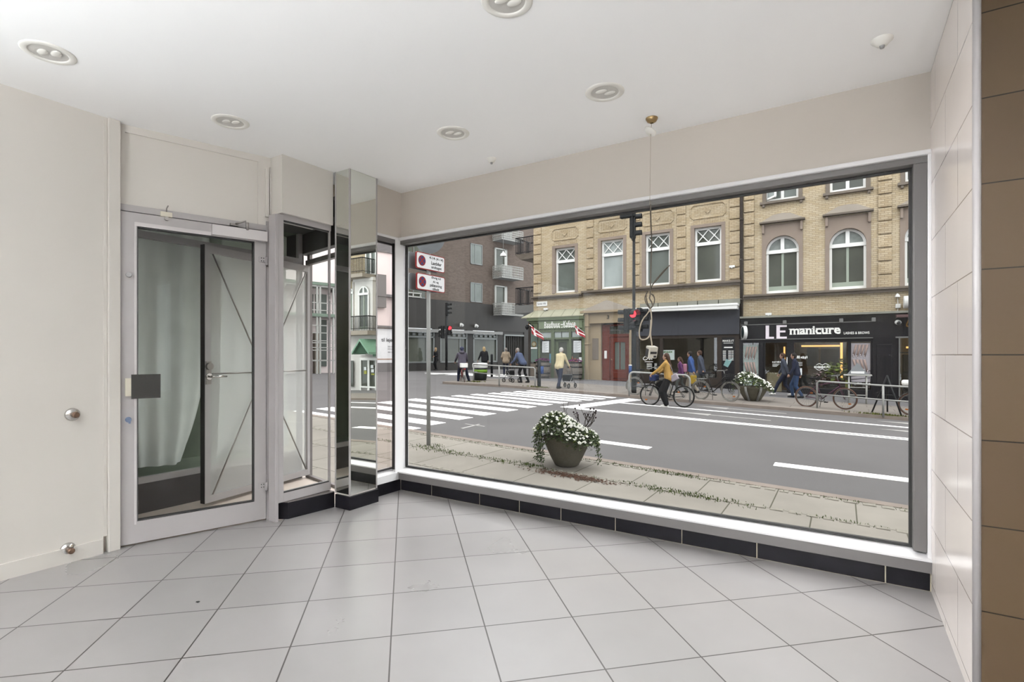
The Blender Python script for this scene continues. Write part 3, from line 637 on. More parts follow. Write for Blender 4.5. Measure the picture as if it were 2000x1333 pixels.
def arrow(x0, x1, y):                                    # straight-ahead arrow pointing to the crossing
    paint(b, [(x0 + .9, y - .05), (x1, y - .05), (x1, y + .05), (x0 + .9, y + .05)]); paint(b, [(x0, y), (x0 + .95, y - .2), (x0 + .95, y + .2)])
arrow(-4.0, -1.4, 17.45); arrow(-4.1, -1.6, 15.32); arrow(.8, 3.4, 17.6); arrow(.75, 3.4, 15.72); arrow(6, 8.5, 15.9); arrow(6, 8.5, 17.8)
tag(b.build('lane_arrows', 'road_paint_worn'), 'worn white direction arrows in the cycle and turning lanes', 'road marking', None, 'structure')
b = MB(); paint(b, [(-6.83, 8.68), (-6.76, 8.68), (-6.84, 9.42), (-6.90, 9.42)]); paint(b, [(-7.13, 9.20), (-7.12, 9.26), (-6.6, 9.27), (-6.6, 9.21)])
tag(b.build('survey_cross', 'road_paint_worn'), 'small white cross sprayed on the asphalt near the zebra crossing', 'road marking', None, 'structure')
b = MB()
for i in range(5): paint(b, [(-23 + 1.6 * i, 25.5 + .1 * i), (-22.2 + 1.6 * i, 25.5 + .1 * i), (-21.4 + 1.6 * i, 28.5), (-22.2 + 1.6 * i, 28.5)])
band(-24.2, -17.0, 26.9, .25, 26.2)
tag(b.build('far_crossing', 'road_paint'), 'distant white crossing stripes over the side street', 'road marking', None, 'structure')

# ------------------------------------------------------------------ facade helpers
def fx(u, Y=FY): return atY(u, 600, Y).x
def fz(u, v, Y=FY): return atY(u, v, Y).z
def holed(b, x0, x1, z0, z1, holes, Y, depth):           # wall face with rectangular openings and their reveals (pane plane closed)
    X = sorted({x0, x1} | {h[0] for h in holes} | {h[1] for h in holes}); Zs = sorted({z0, z1} | {h[2] for h in holes} | {h[3] for h in holes})
    for xa, xb in zip(X, X[1:]):
        for za, zb in zip(Zs, Zs[1:]):
            if xb < x0 + 1e-6 or xa > x1 - 1e-6: continue
            cx, cz = (xa + xb) / 2, (za + zb) / 2
            if any(h[0] < cx < h[1] and h[2] < cz < h[3] for h in holes): continue
            b.box(xa, xb, Y, Y + .3, za, zb)
    return b
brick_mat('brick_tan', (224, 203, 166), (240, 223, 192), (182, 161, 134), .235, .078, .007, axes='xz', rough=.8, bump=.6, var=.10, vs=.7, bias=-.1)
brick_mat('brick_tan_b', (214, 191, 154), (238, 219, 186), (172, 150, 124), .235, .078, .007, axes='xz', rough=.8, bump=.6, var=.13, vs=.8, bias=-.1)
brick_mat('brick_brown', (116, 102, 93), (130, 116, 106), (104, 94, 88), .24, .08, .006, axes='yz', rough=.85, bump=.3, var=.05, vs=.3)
mk('stone', (178, 160, 146), .85, var=.08, vs=1.6); mk('stone_pale', (202, 190, 176), .85, var=.07, vs=1.2); mk('stone_grey', (150, 138, 126), .85, var=.12, vs=2.5)
mk('stone_warm', (196, 176, 146), .85, var=.07, vs=1.5); mk('cornice', (138, 126, 114), .85, var=.12, vs=2)
mk('white_frame', (240, 240, 238), .4, var=.01); mk('white_frame_far', (226, 228, 226), .5, var=.02)
mk('window_dark', (104, 108, 98), .06, var=.25, vs=.6, spec=.8); mk('window_blind', (206, 216, 214), .08, var=.12, vs=.9, spec=.8); mk('window_mid', (132, 140, 134), .06, var=.2, vs=.7, spec=.8)  # dark and mid panes: reflection of houses opposite put into the colour
mk('curtain', (176, 184, 180), .7, var=.2, vs=5); mk('mint', (196, 208, 192), .5, var=.02)
mk('zinc', (168, 168, 156), .6, .1, var=.12, vs=2); mk('drain', (70, 60, 54), .6, var=.2, vs=5)
mk('pub_green', (122, 134, 106), .5, var=.06, vs=3); mk('pub_green_dark', (92, 106, 84), .5, var=.06, vs=3); mk('pub_sign', (150, 164, 134), .5, var=.05, vs=2); mk('pub_teal', (134, 152, 144), .45, var=.06)
mk('pub_roof', (196, 194, 168), .6, var=.10, vs=3); mk('red_wood', (128, 62, 48), .4, var=.12, vs=3); mk('text_white', (240, 240, 236), .5, var=0); mk('text_dark', (44, 42, 44), .5, var=0)
mk('shop_black', (38, 37, 42), .35, var=.12, vs=2); mk('shop_brown', (66, 56, 50), .5, var=.1); mk('awning', (84, 86, 94), .8, var=.05, vs=1.2); mk('metal_white', (224, 224, 222), .35, var=.02); mk('metal_grey', (150, 150, 148), .4, .2, var=.05)
mk('paper_white', (232, 236, 238), .6, var=.03, vs=8); mk('iron', (40, 40, 44), .5, .3, var=.1); mk('gold', (190, 150, 92), .35, .6, var=.05)
mk('interior_dark', (50, 46, 42), .8, var=.25, vs=1.2); mk('interior_wood', (120, 88, 54), .7, var=.3, vs=1.5); mk('amber_lamp', (255, 190, 110), .5, var=0, emit=1.4); mk('warm_shop', (176, 148, 108), .7, var=.3, vs=3)
glass_mat('shop_glass', tint=(.80, .84, .82), base=.07)
def scribble(mb, o, w, h, n, seed=1):                    # writing too small to read: uneven strokes
    rr = random.Random(seed); x = 0.0
    for k in range(n): q = w / n; mb.box(o[0] + x, o[0] + x + q * rr.uniform(.45, .8), o[1] - .006, o[1], o[2] + h * rr.uniform(0, .2), o[2] + h * rr.uniform(.65, 1)); x += q
def window(bld, x0, x1, z0, z1, Y, kind, pane='window_dark', rec=.16):
    yf = Y + rec; fw = .09
    if kind == 'arch':
        r = (x1 - x0) / 2; cx = (x0 + x1) / 2; zs = z1 - r
        b = MB(); n = 20
        arc = lambda rr_, yy: [(cx + rr_ * math.cos(PI * k / n), yy, zs + rr_ * math.sin(PI * k / n)) for k in range(n + 1)]
        o, i = arc(r, yf), arc(r - fw, yf)
        for k in range(n): b.hexa([o[k], o[k + 1], i[k + 1], i[k]] + [(p[0], yf + .07, p[2]) for p in (o[k], o[k + 1], i[k + 1], i[k])])
        b.box(x0, x0 + fw, yf, yf + .07, z0, zs); b.box(x1 - fw, x1, yf, yf + .07, z0, zs); b.box(x0, x1, yf, yf + .07, z0, z0 + .13); b.box(x0, x1, yf - .03, yf + .07, zs - .10, zs + .05); b.box(cx - .07, cx + .07, yf - .01, yf + .07, zs, z1 - .03)
        w = b.build('window', 'white_frame', bld)
        b = MB(); b.poly([(x0, yf + .08, z0), (x1, yf + .08, z0), (x1, yf + .08, zs - .05), (x0, yf + .08, zs - .05)]); b.build('pane', pane, w)
        b = MB(); b.poly([(x0, yf + .08, zs - .05), (x1, yf + .08, zs - .05)] + arc(r - .02, yf + .08)[0:]); b.build('fanlight', 'curtain', w)
        b = MB(); b.box(cx - .045, cx + .045, yf + .05, yf + .078, z0 + .13, zs - .1); b.box(x0 + fw, x1 - fw, yf + .05, yf + .078, z0 + .13, z0 + .32); b.build('inner_frame', 'mint', w)
        return w
    b = MB(); b.box(x0, x0 + fw, yf, yf + .07, z0, z1); b.box(x1 - fw, x1, yf, yf + .07, z0, z1); b.box(x0, x1, yf, yf + .07, z0, z0 + .11); b.box(x0, x1, yf, yf + .07, z1 - .10, z1)
    if kind == 'diamond':
        zt = z0 + (z1 - z0) * .69; b.box(x0, x1, yf - .02, yf + .07, zt - .04, zt + .11)
        xa, xb, za, zb = x0 + fw, x1 - fw, zt + .11, z1 - .10; q = (xb - xa) / 4
        for (p0, p1) in (((xa, za), (xa + 2 * q, zb)), ((xa + 2 * q, zb), (xb, za)), ((xa, zb), (xa + 2 * q, za)), ((xa + 2 * q, za), (xb, zb))):
            b.tube([(p0[0], yf + .03, p0[1]), (p1[0], yf + .03, p1[1])], .026, 6, sm=False)
    elif kind == 'cross':
        cx = (x0 + x1) / 2; zt = z0 + (z1 - z0) * .68
        b.box(cx - .06, cx + .06, yf - .01, yf + .07, z0, z1); b.box(x0, x1, yf - .01, yf + .07, zt - .05, zt + .05)
    elif kind == 'double':
        cx = (x0 + x1) / 2; b.box(cx - .06, cx + .06, yf - .01, yf + .07, z0, z1)
    w = b.build('window', 'white_frame', bld)
    MB().poly([(x0, yf + .08, z0), (x1, yf + .08, z0), (x1, yf + .08, z1), (x0, yf + .08, z1)]).build('pane', pane, w)
    return w

# ------------------------------------------------------------------ brick house with diamond-paned windows (left)
A0, A1 = -14.62, -3.82
hA = thing('brick_house', 'tan brick house with diamond-paned upper windows and relief panels, left of the drainpipe', 'building', (-9.2, FY, -.2))
WA = [(-13.26, -12.06, 4.57, 7.01, 'window_mid'), (-10.57, -9.37, 4.61, 7.12, 'window_blind'), (-8.23, -7.02, 4.61, 7.14, 'window_mid'), (-5.87, -4.67, 4.61, 7.15, 'window_dark')]
UP = [(a, c, 9.0, 11.4, 'window_dark') for a, c, *_ in WA]
b = MB(); holed(b, A0, A1, 3.3, 14, [w[:4] for w in WA + UP], FY, .3)
b.prism([(A0, FY + .02), (A0 + .01, FY + .02), (-12.6, 33.5), (-12.7, 33.5)], -.6, 14)
b.box(A0 + .3, A1, FY + .32, FY + .5, 2.95, 14); b.box(A0 + .1, -11.5, FY + .02, FY + .3, -.7, 3.3); b.box(-11.5, A1, FY, FY + .3, 2.9, 3.3); b.box(-11.5, A1, FY + 2.4, FY + 2.5, -.7, 3.0); b.box(-8.75, -8.66, FY, FY + 2.4, -.7, 3.0); b.box(-11.5, A1, FY + .3, FY + 2.5, 2.9, 3.0); b.box(A1 - .06, A1, FY, FY + 2.4, -.7, 2.9)
b.build('wall', 'brick_tan', hA)
for w in WA: window(hA, w[0], w[1], w[2], w[3], FY, 'diamond', w[4])
for w in UP: window(hA, w[0], w[1], w[2], w[3], FY, 'diamond', w[4])
b = MB()
for x0, x1, z0, z1, _ in WA:
    for xa, xb in ((x0 - .17, x0), (x1, x1 + .17)): b.box(xa, xb, FY - .025, FY + .14, z0 - .02, z1 + .12)
    b.box(x0 - .17, x1 + .17, FY - .03, FY + .14, z1, z1 + .14); b.build('window_surround', 'stone', hA); b = MB()
b = MB()
for x0, x1, z0, z1, _ in WA:                              # sunk lattice panels over the windows
    cx = (x0 + x1) / 2; p0, p1 = z1 + .42, z1 + 1.05; xa, xb = cx - .78, cx + .78; c = .13
    out = [(xa + c, p0), (xb - c, p0), (xb, p0 + c), (xb, p1 - c), (xb - c, p1), (xa + c, p1), (xa, p1 - c), (xa, p0 + c)]
    b.tube([(x, FY - .01, z) for x, z in out], .035, 6, sm=False, closed=True)
    k = xa + .2
    while k < xb - .15: b.box(k, k + .035, FY - .02, FY + .01, p0 + .12, p1 - .12); k += .12
    b.extr([(cx - .13, FY - .05, (p0 + p1) / 2), (cx, FY - .05, (p0 + p1) / 2 - .13), (cx + .13, FY - .05, (p0 + p1) / 2), (cx, FY - .05, (p0 + p1) / 2 + .13)], (0, .05, 0))
    k = x0 - .1
    while k < x1 + .1: b.box(k, k + .06, FY - .012, FY + .01, z1 + .14, z1 + .36); k += .085
    b.build('relief_panel', 'brick_tan_b', hA); b = MB()
b = MB()
for xa, xb in ((-14.6, -14.12), (-11.38, -10.98), (-8.83, -8.5), (-6.68, -6.26), (-4.32, -3.86)):
    z = 4.62
    while z < 13.5: b.bbox(xa, xb, FY - .07, FY + .02, z, z + .50, .03); z += .545
    b.build('quoins', 'brick_tan_b', hA); b = MB()
b = MB(); b.box(-14.72, -11.6, FY - .20, FY, 4.36, 4.44); b.box(-14.66, -11.6, FY - .12, FY, 4.27, 4.36); b.build('cornice', 'cornice', hA); b = MB(); b.box(-11.6, A1, FY - .26, FY, 4.45, 4.54); b.box(-11.56, A1, FY - .16, FY, 4.35, 4.45)
b.build('cornice', 'cornice', hA)
for x0, x1, *_ in UP: MB().box(x0 - .22, x1 + .22, FY - .28, FY, 8.66, 8.78).build('window_sill', 'cornice', hA)
# balconies at the left corner
for z, h in ((4.02, 1.0), (6.95, .95), (9.8, 1.0)):
    bal = thing('corner_balcony', {4.02: 'lower iron balcony on a grey box at the left corner of the tan brick house', 6.95: 'upper iron balcony with curved brackets at the left corner of the tan brick house', 9.8: 'topmost iron balcony at the left corner of the tan brick house'}[z], 'balcony', (-15.2, 25.9, z), 'corner balconies of the brick house')
    b = MB()
    if z < 5: b.box(-15.9, -14.62, 25.25, 26.9, 3.58, 4.02)
    else: b.hexa([(-15.6, 25.35, z - .3), (-14.6, 25.3, z - .3), (-14.5, 26.9, z - .3), (-15.5, 26.9, z - .3), (-15.9, 25.25, z), (-14.62, 25.25, z), (-14.4, 26.9, z), (-15.8, 26.9, z)]); b.box(-14.85, -14.55, 25.5, 25.7, z - .9, z - .3); b.box(-14.85, -14.55, 26.4, 26.6, z - .9, z - .3)
    b.build('slab', 'metal_grey' if z < 5 else 'stone_grey', bal)
    b = MB(); L = [(-14.62, 25.28), (-15.85, 25.28), (-15.75, 26.85), (-14.4, 26.85)]
    for (xa, ya), (xb, yb) in zip(L, L[1:]):
        n = 12
        for k in range(n + 1):
            x, y = xa + (xb - xa) * k / n, ya + (yb - ya) * k / n; b.box(x - .012, x + .012, y - .012, y + .012, z, z + h)
        b.tube([(xa, ya, z + h), (xb, yb, z + h)], .028, 6); b.tube([(xa, ya, z + .1), (xb, yb, z + .1)], .02, 6)
    b.build('railing', 'iron', bal)
# drainpipe between the houses
b = MB(); b.tube([(-3.80, FY - .12, 2.6), (-3.80, FY - .12, 13.8)], .065, 10)
for z in (3.6, 5.4, 7.2, 9.0, 11): b.tube([(-3.80, FY - .12, z), (-3.80, FY - .12, z + .1)], .08, 10)
solo('drainpipe', b, 'drain', 'dark drainpipe running down between the two tan brick houses', 'drainpipe')

# ------------------------------------------------------------------ brick house with arched windows (right)
hB = thing('brick_house', 'tan brick house with round-arched windows under shallow pediments, right of the drainpipe', 'building', (3, FY, -.6))
cxs = [-2.19, .19, 2.69, 5.1, 7.6, 10.0]
X1B = 1.72
WB = [(c - .635, c + .635, 3.87, 6.36) for c in cxs]; UB = [(c - .62, c + .62, 7.92, 10.1) for c in cxs]
b = MB(); holed(b, -3.80, 11.6, 2.8, 14, WB + UB, FY, .3); b.box(-3.80, 11.6, FY + .32, FY + .5, 2.55, 14); b.box(-3.80, 11.6, FY, FY + .3, 2.55, 2.8); b.box(8.5, 11.6, FY - .02, FY + .3, -1.3, 2.6); b.box(-3.8, 11.6, FY + .3, FY + 2.4, 2.56, 2.7); b.box(X1B - .05, X1B + .05, FY, FY + 2, -1, 2.6); b.build('wall', 'brick_tan', hB)
for w in WB: window(hB, *w, FY, 'arch', 'window_dark')
for i, w in enumerate(UB): window(hB, *w, FY, 'double', 'window_dark' if i else 'window_mid')
b = MB()
for x0, x1, z0, z1 in WB:
    r = (x1 - x0) / 2; cx = (x0 + x1) / 2; zs = z1 - r; n = 16
    b.box(x0 - .15, x0, FY - .04, FY + .15, z0 - .03, zs); b.box(x1, x1 + .15, FY - .04, FY + .15, z0 - .03, zs)
    top = z1 + .52
    arc = [(cx + r * math.cos(PI * k / n), zs + r * math.sin(PI * k / n)) for k in range(n + 1)]
    for k in range(n):
        (xa, za), (xb, zb) = arc[k], arc[k + 1]
        xo, xp = (cx + (r + .15) * max(-1, min(1, math.cos(PI * k / n) * 1.5)), cx + (r + .15) * max(-1, min(1, math.cos(PI * (k + 1) / n) * 1.5)))
        b.hexa([(xa, FY - .04, za), (xb, FY - .04, zb), (xb, FY + .15, zb), (xa, FY + .15, za), (xo, FY - .04, top), (xp, FY - .04, top), (xp, FY + .15, top), (xo, FY + .15, top)])
    b.hexa([(x1 + .15, FY - .04, zs), (x1, FY - .04, zs), (x1, FY + .15, zs), (x1 + .15, FY + .15, zs), (x1 + .15, FY - .04, top), (x1 + .149, FY - .04, top), (x1 + .149, FY + .15, top), (x1 + .15, FY + .15, top)])
    b.hexa([(x0, FY - .04, zs), (x0 - .15, FY - .04, zs), (x0 - .15, FY + .15, zs), (x0, FY + .15, zs), (x0 - .149, FY - .04, top), (x0 - .15, FY - .04, top), (x0 - .15, FY + .15, top), (x0 - .149, FY + .15, top)])
    for s_ in (-1, 1):
        xx = cx + s_ * (r + .1); b.bbox(xx - .05, xx + .05, FY - .14, FY, top - .38, top + .02, .02)
    b.build('window_surround', 'stone', hB); b = MB()
b = MB()
for x0, x1, z0, z1 in WB:
    cx = (x0 + x1) / 2; top = z1 + .56
    b.box(cx - .87, cx + .87, FY - .24, FY, top, top + .07); b.build('hood_cornice', 'cornice', hB); b = MB()
b = MB()
for x0, x1, z0, z1 in WB:
    cx = (x0 + x1) / 2; top = z1 + .63
    b.extr([(cx - .82, FY - .2, top), (cx + .82, FY - .2, top), (cx + .34, FY - .2, top + .26), (cx, FY - .2, top + .30), (cx - .34, FY - .2, top + .26)], (0, .2, 0)); b.build('hood_pediment', 'stone_pale', hB); b = MB()
b = MB()
for x0, x1, z0, z1 in UB:
    b.box(x0 - .24, x1 + .24, FY - .16, FY + .16, z0 - .14, z0 - .04)
    for s_ in (x0 - .1, x1 + .1): b.bbox(s_ - .05, s_ + .05, FY - .12, FY, z0 - .26, z0 - .14, .02)
    b.box(x0 - .15, x0, FY - .04, FY + .15, z0 - .04, z1 + .1); b.box(x1, x1 + .15, FY - .04, FY + .15, z0 - .04, z1 + .1)
    b.build('window_sill', 'stone_grey', hB); b = MB()
b = MB()
for xa, xb in ((-3.72, -3.28), (1.20, 1.66), (3.7, 4.15), (6.1, 6.55), (8.6, 9.05), (11.1, 11.55)):
    z = 3.85
    while z < 13.5: b.bbox(xa, xb, FY - .07, FY + .02, z, z + .48, .03); z += .53
    b.build('quoins', 'brick_tan_b', hB); b = MB()
b = MB(); b.box(-3.72, 11.6, FY - .24, FY, 3.77, 3.85); b.box(-3.72, 11.6, FY - .14, FY, 3.66, 3.77); b.build('cornice', 'cornice', hB)
b = MB(); sa, sb = Vector((-2.80, FY + .10, 8.02)), Vector((-2.42, FY - .32, 8.02))
for q0, q1 in ((sa, sb), (sa + Vector((0, 0, 1.7)), sb + Vector((0, 0, 1.7))), (sa, sa + Vector((0, 0, 1.7))), (sb, sb + Vector((0, 0, 1.7)))): b.tube([q0, q1], .055, 4, sm=False)
MB().poly([sa, sb, sb + Vector((0, 0, 1.7)), sa + Vector((0, 0, 1.7))]).build('open_pane', 'window_blind', hB); b.build('open_sash', 'white_frame', hB)

# ------------------------------------------------------------------ ground-floor fronts of the left house
PY = 24.80
pub = thing('pub_front', 'green painted corner pub front with a gothic lettered sign', 'shop front', (-13.2, PY, -.1))
X = lambda u: fx(u, PY); Zp = lambda u, v: fz(u, v, PY)
xl, xr = X(1037), X(1141)
b = MB(); b.box(xl - .2, xr, PY - .12, FY, 3.06, 3.22); b.box(xl - .1, xr, PY - .04, FY, 2.95, 3.06); b.box(xl, xr, PY, FY, 2.55, 2.95)
for ua, ub in ((1051.5, 1054.5), (1076.5, 1082.5), (1111.5, 1115.5), (1136.5, 1141)): b.box(X(ua), X(ub), PY - .02, FY, -.15, 2.6)
b.box(X(1053), xr, PY, FY, 2.02, 2.12); b.box(X(1053), xr, PY, FY, 2.42, 2.6)
b.build('joinery', 'pub_green', pub)
b = MB(); b.box(X(1053), X(1137.5), PY - .05, PY, 2.60, 3.04); b.build('sign_board', 'pub_sign', pub)
b = MB(); letters(b, 'Raadhuus', (X(1064), PY - .05, 2.66), (1, 0, 0), X(1094) - X(1064), .33, .012, bold=.012, shear=.08); letters(b, '-', (X(1096), PY - .05, 2.78), (1, 0, 0), .14, .05, .012); letters(b, 'Kafeen', (X(1101), PY - .05, 2.66), (1, 0, 0), X(1125) - X(1101), .35, .012, bold=.012, shear=.08)
rr = random.Random(2)
for k in range(13):
    x = X(1064 + 4.7 * k); b.extr([(x, PY - .06, 2.66), (x + .05, PY - .06, 2.63), (x + .09, PY - .06, 2.67), (x + .05, PY - .06, 2.70)], (0, .01, 0))
b.build('sign_lettering', 'text_white', pub)
b = MB(); b.extr([(xl - .55, PY - .14, 3.22), (xr, PY - .14, 3.22), (xr - .05, FY, 3.62), (xl + .05, FY, 3.62)], (0, 0, .04))
for k in range(6): x = xl + (xr - xl) * k / 5; b.extr([(x - .02, PY - .13, 3.26), (x + .02, PY - .13, 3.26), (x + .02, FY, 3.66), (x - .02, FY, 3.66)], (0, 0, .03))
b.build('canopy_roof', 'pub_roof', pub)
b = MB(); b.extr([(xl, PY, -.15), (xl - .5, PY + .55, -.15), (xl - .5, PY + .6, -.15), (xl, PY + .05, -.15)], (0, 0, 3.2)); b.box(X(1050.5), X(1053), PY - .01, FY, -.15, 2.95); b.build('corner_pilaster', 'shop_brown', pub)
b = MB(); b.box(X(1037), X(1050), PY, PY + .05, .80, 2.95); b.build('corner_panel', 'pub_teal', pub)
c = Vector((X(1043.2), PY - .012, Zp(1043, 672.7))); b = MB(); b.tube([c, c + Vector((0, .012, 0))], .15, 24); em = b.build('round_emblem', 'gold', pub)
b = MB(); b.tube([c + Vector((0, -.006, 0)), c], .11, 24); b.build('emblem_centre', 'pub_roof', em)
b = MB(); b.box(X(1037), X(1049), PY - .012, PY, Zp(1043, 681.5), Zp(1043, 679)); b.build('emblem_caption', 'text_white', pub)
b = MB(); b.box(xl - .02, xr, PY - .02, FY, -.2, .70); b.box(X(1055), X(1078), PY - .05, PY, .66, .74); b.build('stone_base', 'stone_grey', pub)
dr = MB(); xa, xb = X(1083), X(1111)
dr.box(xa, xa + .17, PY + .12, PY + .18, -.12, 2.02); dr.box(xb - .17, xb, PY + .12, PY + .18, -.12, 2.02); dr.box(xa, xb, PY + .12, PY + .18, -.12, .72); dr.box(xa, xb, PY + .12, PY + .18, 1.88, 2.02); dr.box(xa + .2, xb - .2, PY + .10, PY + .12, .0, .6)
do = dr.build('pub_door', 'pub_green', pub)
MB().poly([(xa, PY + .16, .7), (xb, PY + .16, .7), (xb, PY + .16, 1.9), (xa, PY + .16, 1.9)]).build('door_pane', 'window_dark', do)
MB().box(xa + .05, xa + .09, PY + .07, PY + .12, .85, 1.05).build('door_handle', 'brass', do)
for ua, ub in ((1055, 1076.5), (1115.5, 1136.5)):
    MB().poly([(X(ua), PY + .1, .7), (X(ub), PY + .1, .7), (X(ub), PY + .1, 2.05), (X(ua), PY + .1, 2.05)]).build('pub_window', 'window_dark', pub)
for ua, ub in ((1056, 1076), (1083, 1095.5), (1097, 1110.5), (1117, 1136)):
    MB().poly([(X(ua), PY + .04, 2.12), (X(ub), PY + .04, 2.12), (X(ub), PY + .04, 2.42), (X(ua), PY + .04, 2.42)]).build('transom_pane', 'window_blind', pub)
for ua, ub, va, vb in ((1058, 1071, 667, 689), (1119, 1134, 666, 689)):
    m = MB(); m.box(X(ua), X(ub), PY + .06, PY + .08, Zp(ua, vb), Zp(ua, va)); f = m.build('menu_poster', 'paper_white', pub); m = MB()
    for k in range(12): zz = Zp(ua, va) - .09 - k * .045; m.box(X(ua) + .05, X(ub) - .05 - .08 * (k % 3), PY + .055, PY + .06, zz, zz + .012)
    m.build('menu_text', 'metal_grey', f)
m = MB(); m.box(X(1072), X(1075.5), PY + .06, PY + .08, .75, 1.25); m.build('blue_sticker', mk('sky_blue', (120, 176, 206), .5), pub)
m = MB(); scribble(m, (X(1116), PY + .07, .78), .40, .26, 5, 4); m.box(X(1116), X(1116) + .05, PY + .064, PY + .07, .78, 1.1); m.build('neon_word', mk('coral', (222, 132, 110), .5), pub)
m = MB(); m.box(X(1130), X(1135), PY + .06, PY + .08, .80, 1.06); m.build('notice', 'paper_white', pub)
for u in (1030, 1040):
    c = Vector((X(u), PY - .05, Zp(u, 640))); b = MB(); b.tube([c, c + Vector((0, .05, .1)), c + Vector((0, .2, .12))], .02, 6); b.lathe([(.02, -.14), (.09, -.05), (.1, .05), (.03, .14), (0, .16)], c, 10); b.build('wall_lantern', 'iron', pub)
# flags: white cross on red, hanging from slanted poles
mk('flag_red', (196, 60, 70), .7, var=.06, vs=5); mk('flag_white', (236, 230, 228), .7, var=.03)
def flag(u0, v0, u1, v1, lab):
    p, q = atY(u0, v0, 24.25), atY(u1, v1, 24.72); t = thing('flag', lab, 'flag', q, 'red and white flags on the pub')
    MB().tube([p, q], .018, 8).build('pole', 'white_frame', t); MB().ball(p, .03, 8, 6).build('finial', 'gold', t)
    d = (q - p); L, Hh = d.length * .86, .42
    def at(s, r_): return p + d * .04 + d * s * .86 + Vector((.05 * math.sin(6 * s + 3 * r_) + .10 * r_, .05 * math.cos(7 * s + r_), -Hh * r_ * (1 - .15 * s)))
    R, Wt = MB(), MB(); n, m = 20, 10
    for i in range(n):
        for j in range(m):
            mb = Wt if (7 <= i < 10 or 4 <= j < 6) else R
            mb.poly([at(i / n, j / m), at((i + 1) / n, j / m), at((i + 1) / n, (j + 1) / m), at(i / n, (j + 1) / m)], True)
    R.build('cloth', 'flag_red', t); Wt.build('cross', 'flag_white', t)
flag(1033, 634, 1061, 655, 'red and white flag left of the pub sign'); flag(1119, 633, 1141, 650, 'red and white flag at the right end of the pub sign')
# barrels with purple flowers
mk('barrel_wood', (140, 132, 124), .8, var=.18, vs=7, bump=.3, bs=20); mk('purple_flower', (196, 76, 176), .7, var=.3, vs=14); mk('flower_leaf', (78, 96, 58), .8, var=.3, vs=10)
def barrel(u, v, lab):
    p = ground(u, v); p.y = 24.1; p.x = fx(u, 24.1); p.z = WALK + slope(p.x) + .01; t = thing('barrel_planter', lab, 'planter', p, 'barrels with purple flowers')
    b = MB(); b.lathe([(0, 0), (.33, 0), (.36, .15), (.40, .45), (.36, .78), (.33, .92), (.30, .92), (.30, .85), (0, .85)], p, 28, False); b.build('staves', 'barrel_wood', t)
    for z, r in ((.06, .345), (.26, .385), (.64, .385), (.86, .352)): MB().lathe([(r, z), (r + .012, z), (r + .012, z + .05), (r, z + .05)], p, 28).build('hoop', 'iron', t)
    b = MB(); g = MB(); rr = random.Random(u)
    for _ in range(420):
        a, r = rr.uniform(0, 6.28), .40 * math.sqrt(rr.random()); c = p + Vector((r * math.cos(a), r * math.sin(a), .93 + .12 * (1 - (r / .42) ** 2) + rr.uniform(-.03, .03))); s = rr.uniform(.02, .035)
        m = b if rr.random() < .78 else g; k = rr.uniform(0, 3); e = Vector((math.cos(k), math.sin(k), rr.uniform(-.5, .5))) * s; f = e.cross(Vector((0, .3, 1))).normalized() * s
        m.poly([c - e, c - f, c + e, c + f])
    b.build('flowers', 'purple_flower', t); g.build('foliage', 'flower_leaf', t)
barrel(1060, 742, 'weathered barrel with purple flowers left of the pub door'); barrel(1122.5, 745, 'weathered barrel with purple flowers right of the pub door')
# street name plate
q = atY(1048, 597, FY - .03); b = MB(); b.box(q.x, atY(1069, 594, FY).x, FY - .03, FY, q.z - .05, q.z + .20); np_ = solo('street_name_plate', b, 'white_frame', 'white street name plate on the tan brick corner above the pub', 'street sign', off=q)
b = MB(); letters(b, 'Sønder Allé', (q.x + .07, FY - .03, q.z + .02), (1, 0, 0), fx(1069) - q.x - .14, .12, .005); b.build('plate_lettering', 'text_dark', np_)
# stone portal with pediment and red door
por = thing('stone_portal', 'pale stone portal with a shallow pediment around the red door', 'portal', (-10.1, FY, -.2))
b = MB(); b.extr([(-11.5, FY - .42, 3.47), (-8.72, FY - .42, 3.47), (-10.11, FY - .42, 3.98)], (0, .42, 0)); b.build('pediment', 'stone_pale', por)
b = MB(); b.box(-11.55, -8.7, FY - .46, FY, 3.36, 3.47); b.box(-11.4, -8.75, FY - .26, FY, 2.82, 3.36); b.box(-11.46, -11.16, FY - .32, FY, -.3, 2.95); b.bbox(-11.5, -11.12, FY - .36, FY, 2.65, 3.36, .03); b.bbox(-11.5, -11.12, FY - .36, FY, 1.72, 1.80, .02)
b.box(-11.16, -10.55, FY - .06, FY + .5, .6, 2.82); b.box(-8.98, -8.7, FY - .2, FY + .5, -.3, 2.82); b.box(-11.2, -10.53, FY - .10, FY + .5, -.3, .60); b.build('stonework', 'stone_warm', por)
b = MB(); b.box(-11.02, -10.68, FY - .085, FY - .06, .95, 2.05); b.build('bronze_plaque', 'stone_grey', por)
b = MB(); letters(b, '3', (-10.13, FY - .26, 3.02), (1, 0, 0), .12, .2, .02, bold=.02); b.build('house_number', 'iron', por)
b = MB(); b.box(-10.55, -8.7, FY + .25, FY + .3, -.3, 2.85); b.build('recess', 'shop_brown', por)
rd = thing('red_door', 'red-brown panelled entrance door with small panes under the stone pediment', 'door', (-9.6, FY + .1, -.14))
b = MB(); b.box(-10.52, -10.12, FY + .05, FY + .2, -.16, 2.75); b.box(-9.06, -8.95, FY + .05, FY + .2, -.16, 2.75); b.box(-10.12, -9.06, FY + .05, FY + .2, 2.12, 2.26); b.box(-10.12, -9.06, FY + .05, FY + .2, 2.66, 2.76); b.build('door_surround', 'red_wood', rd)
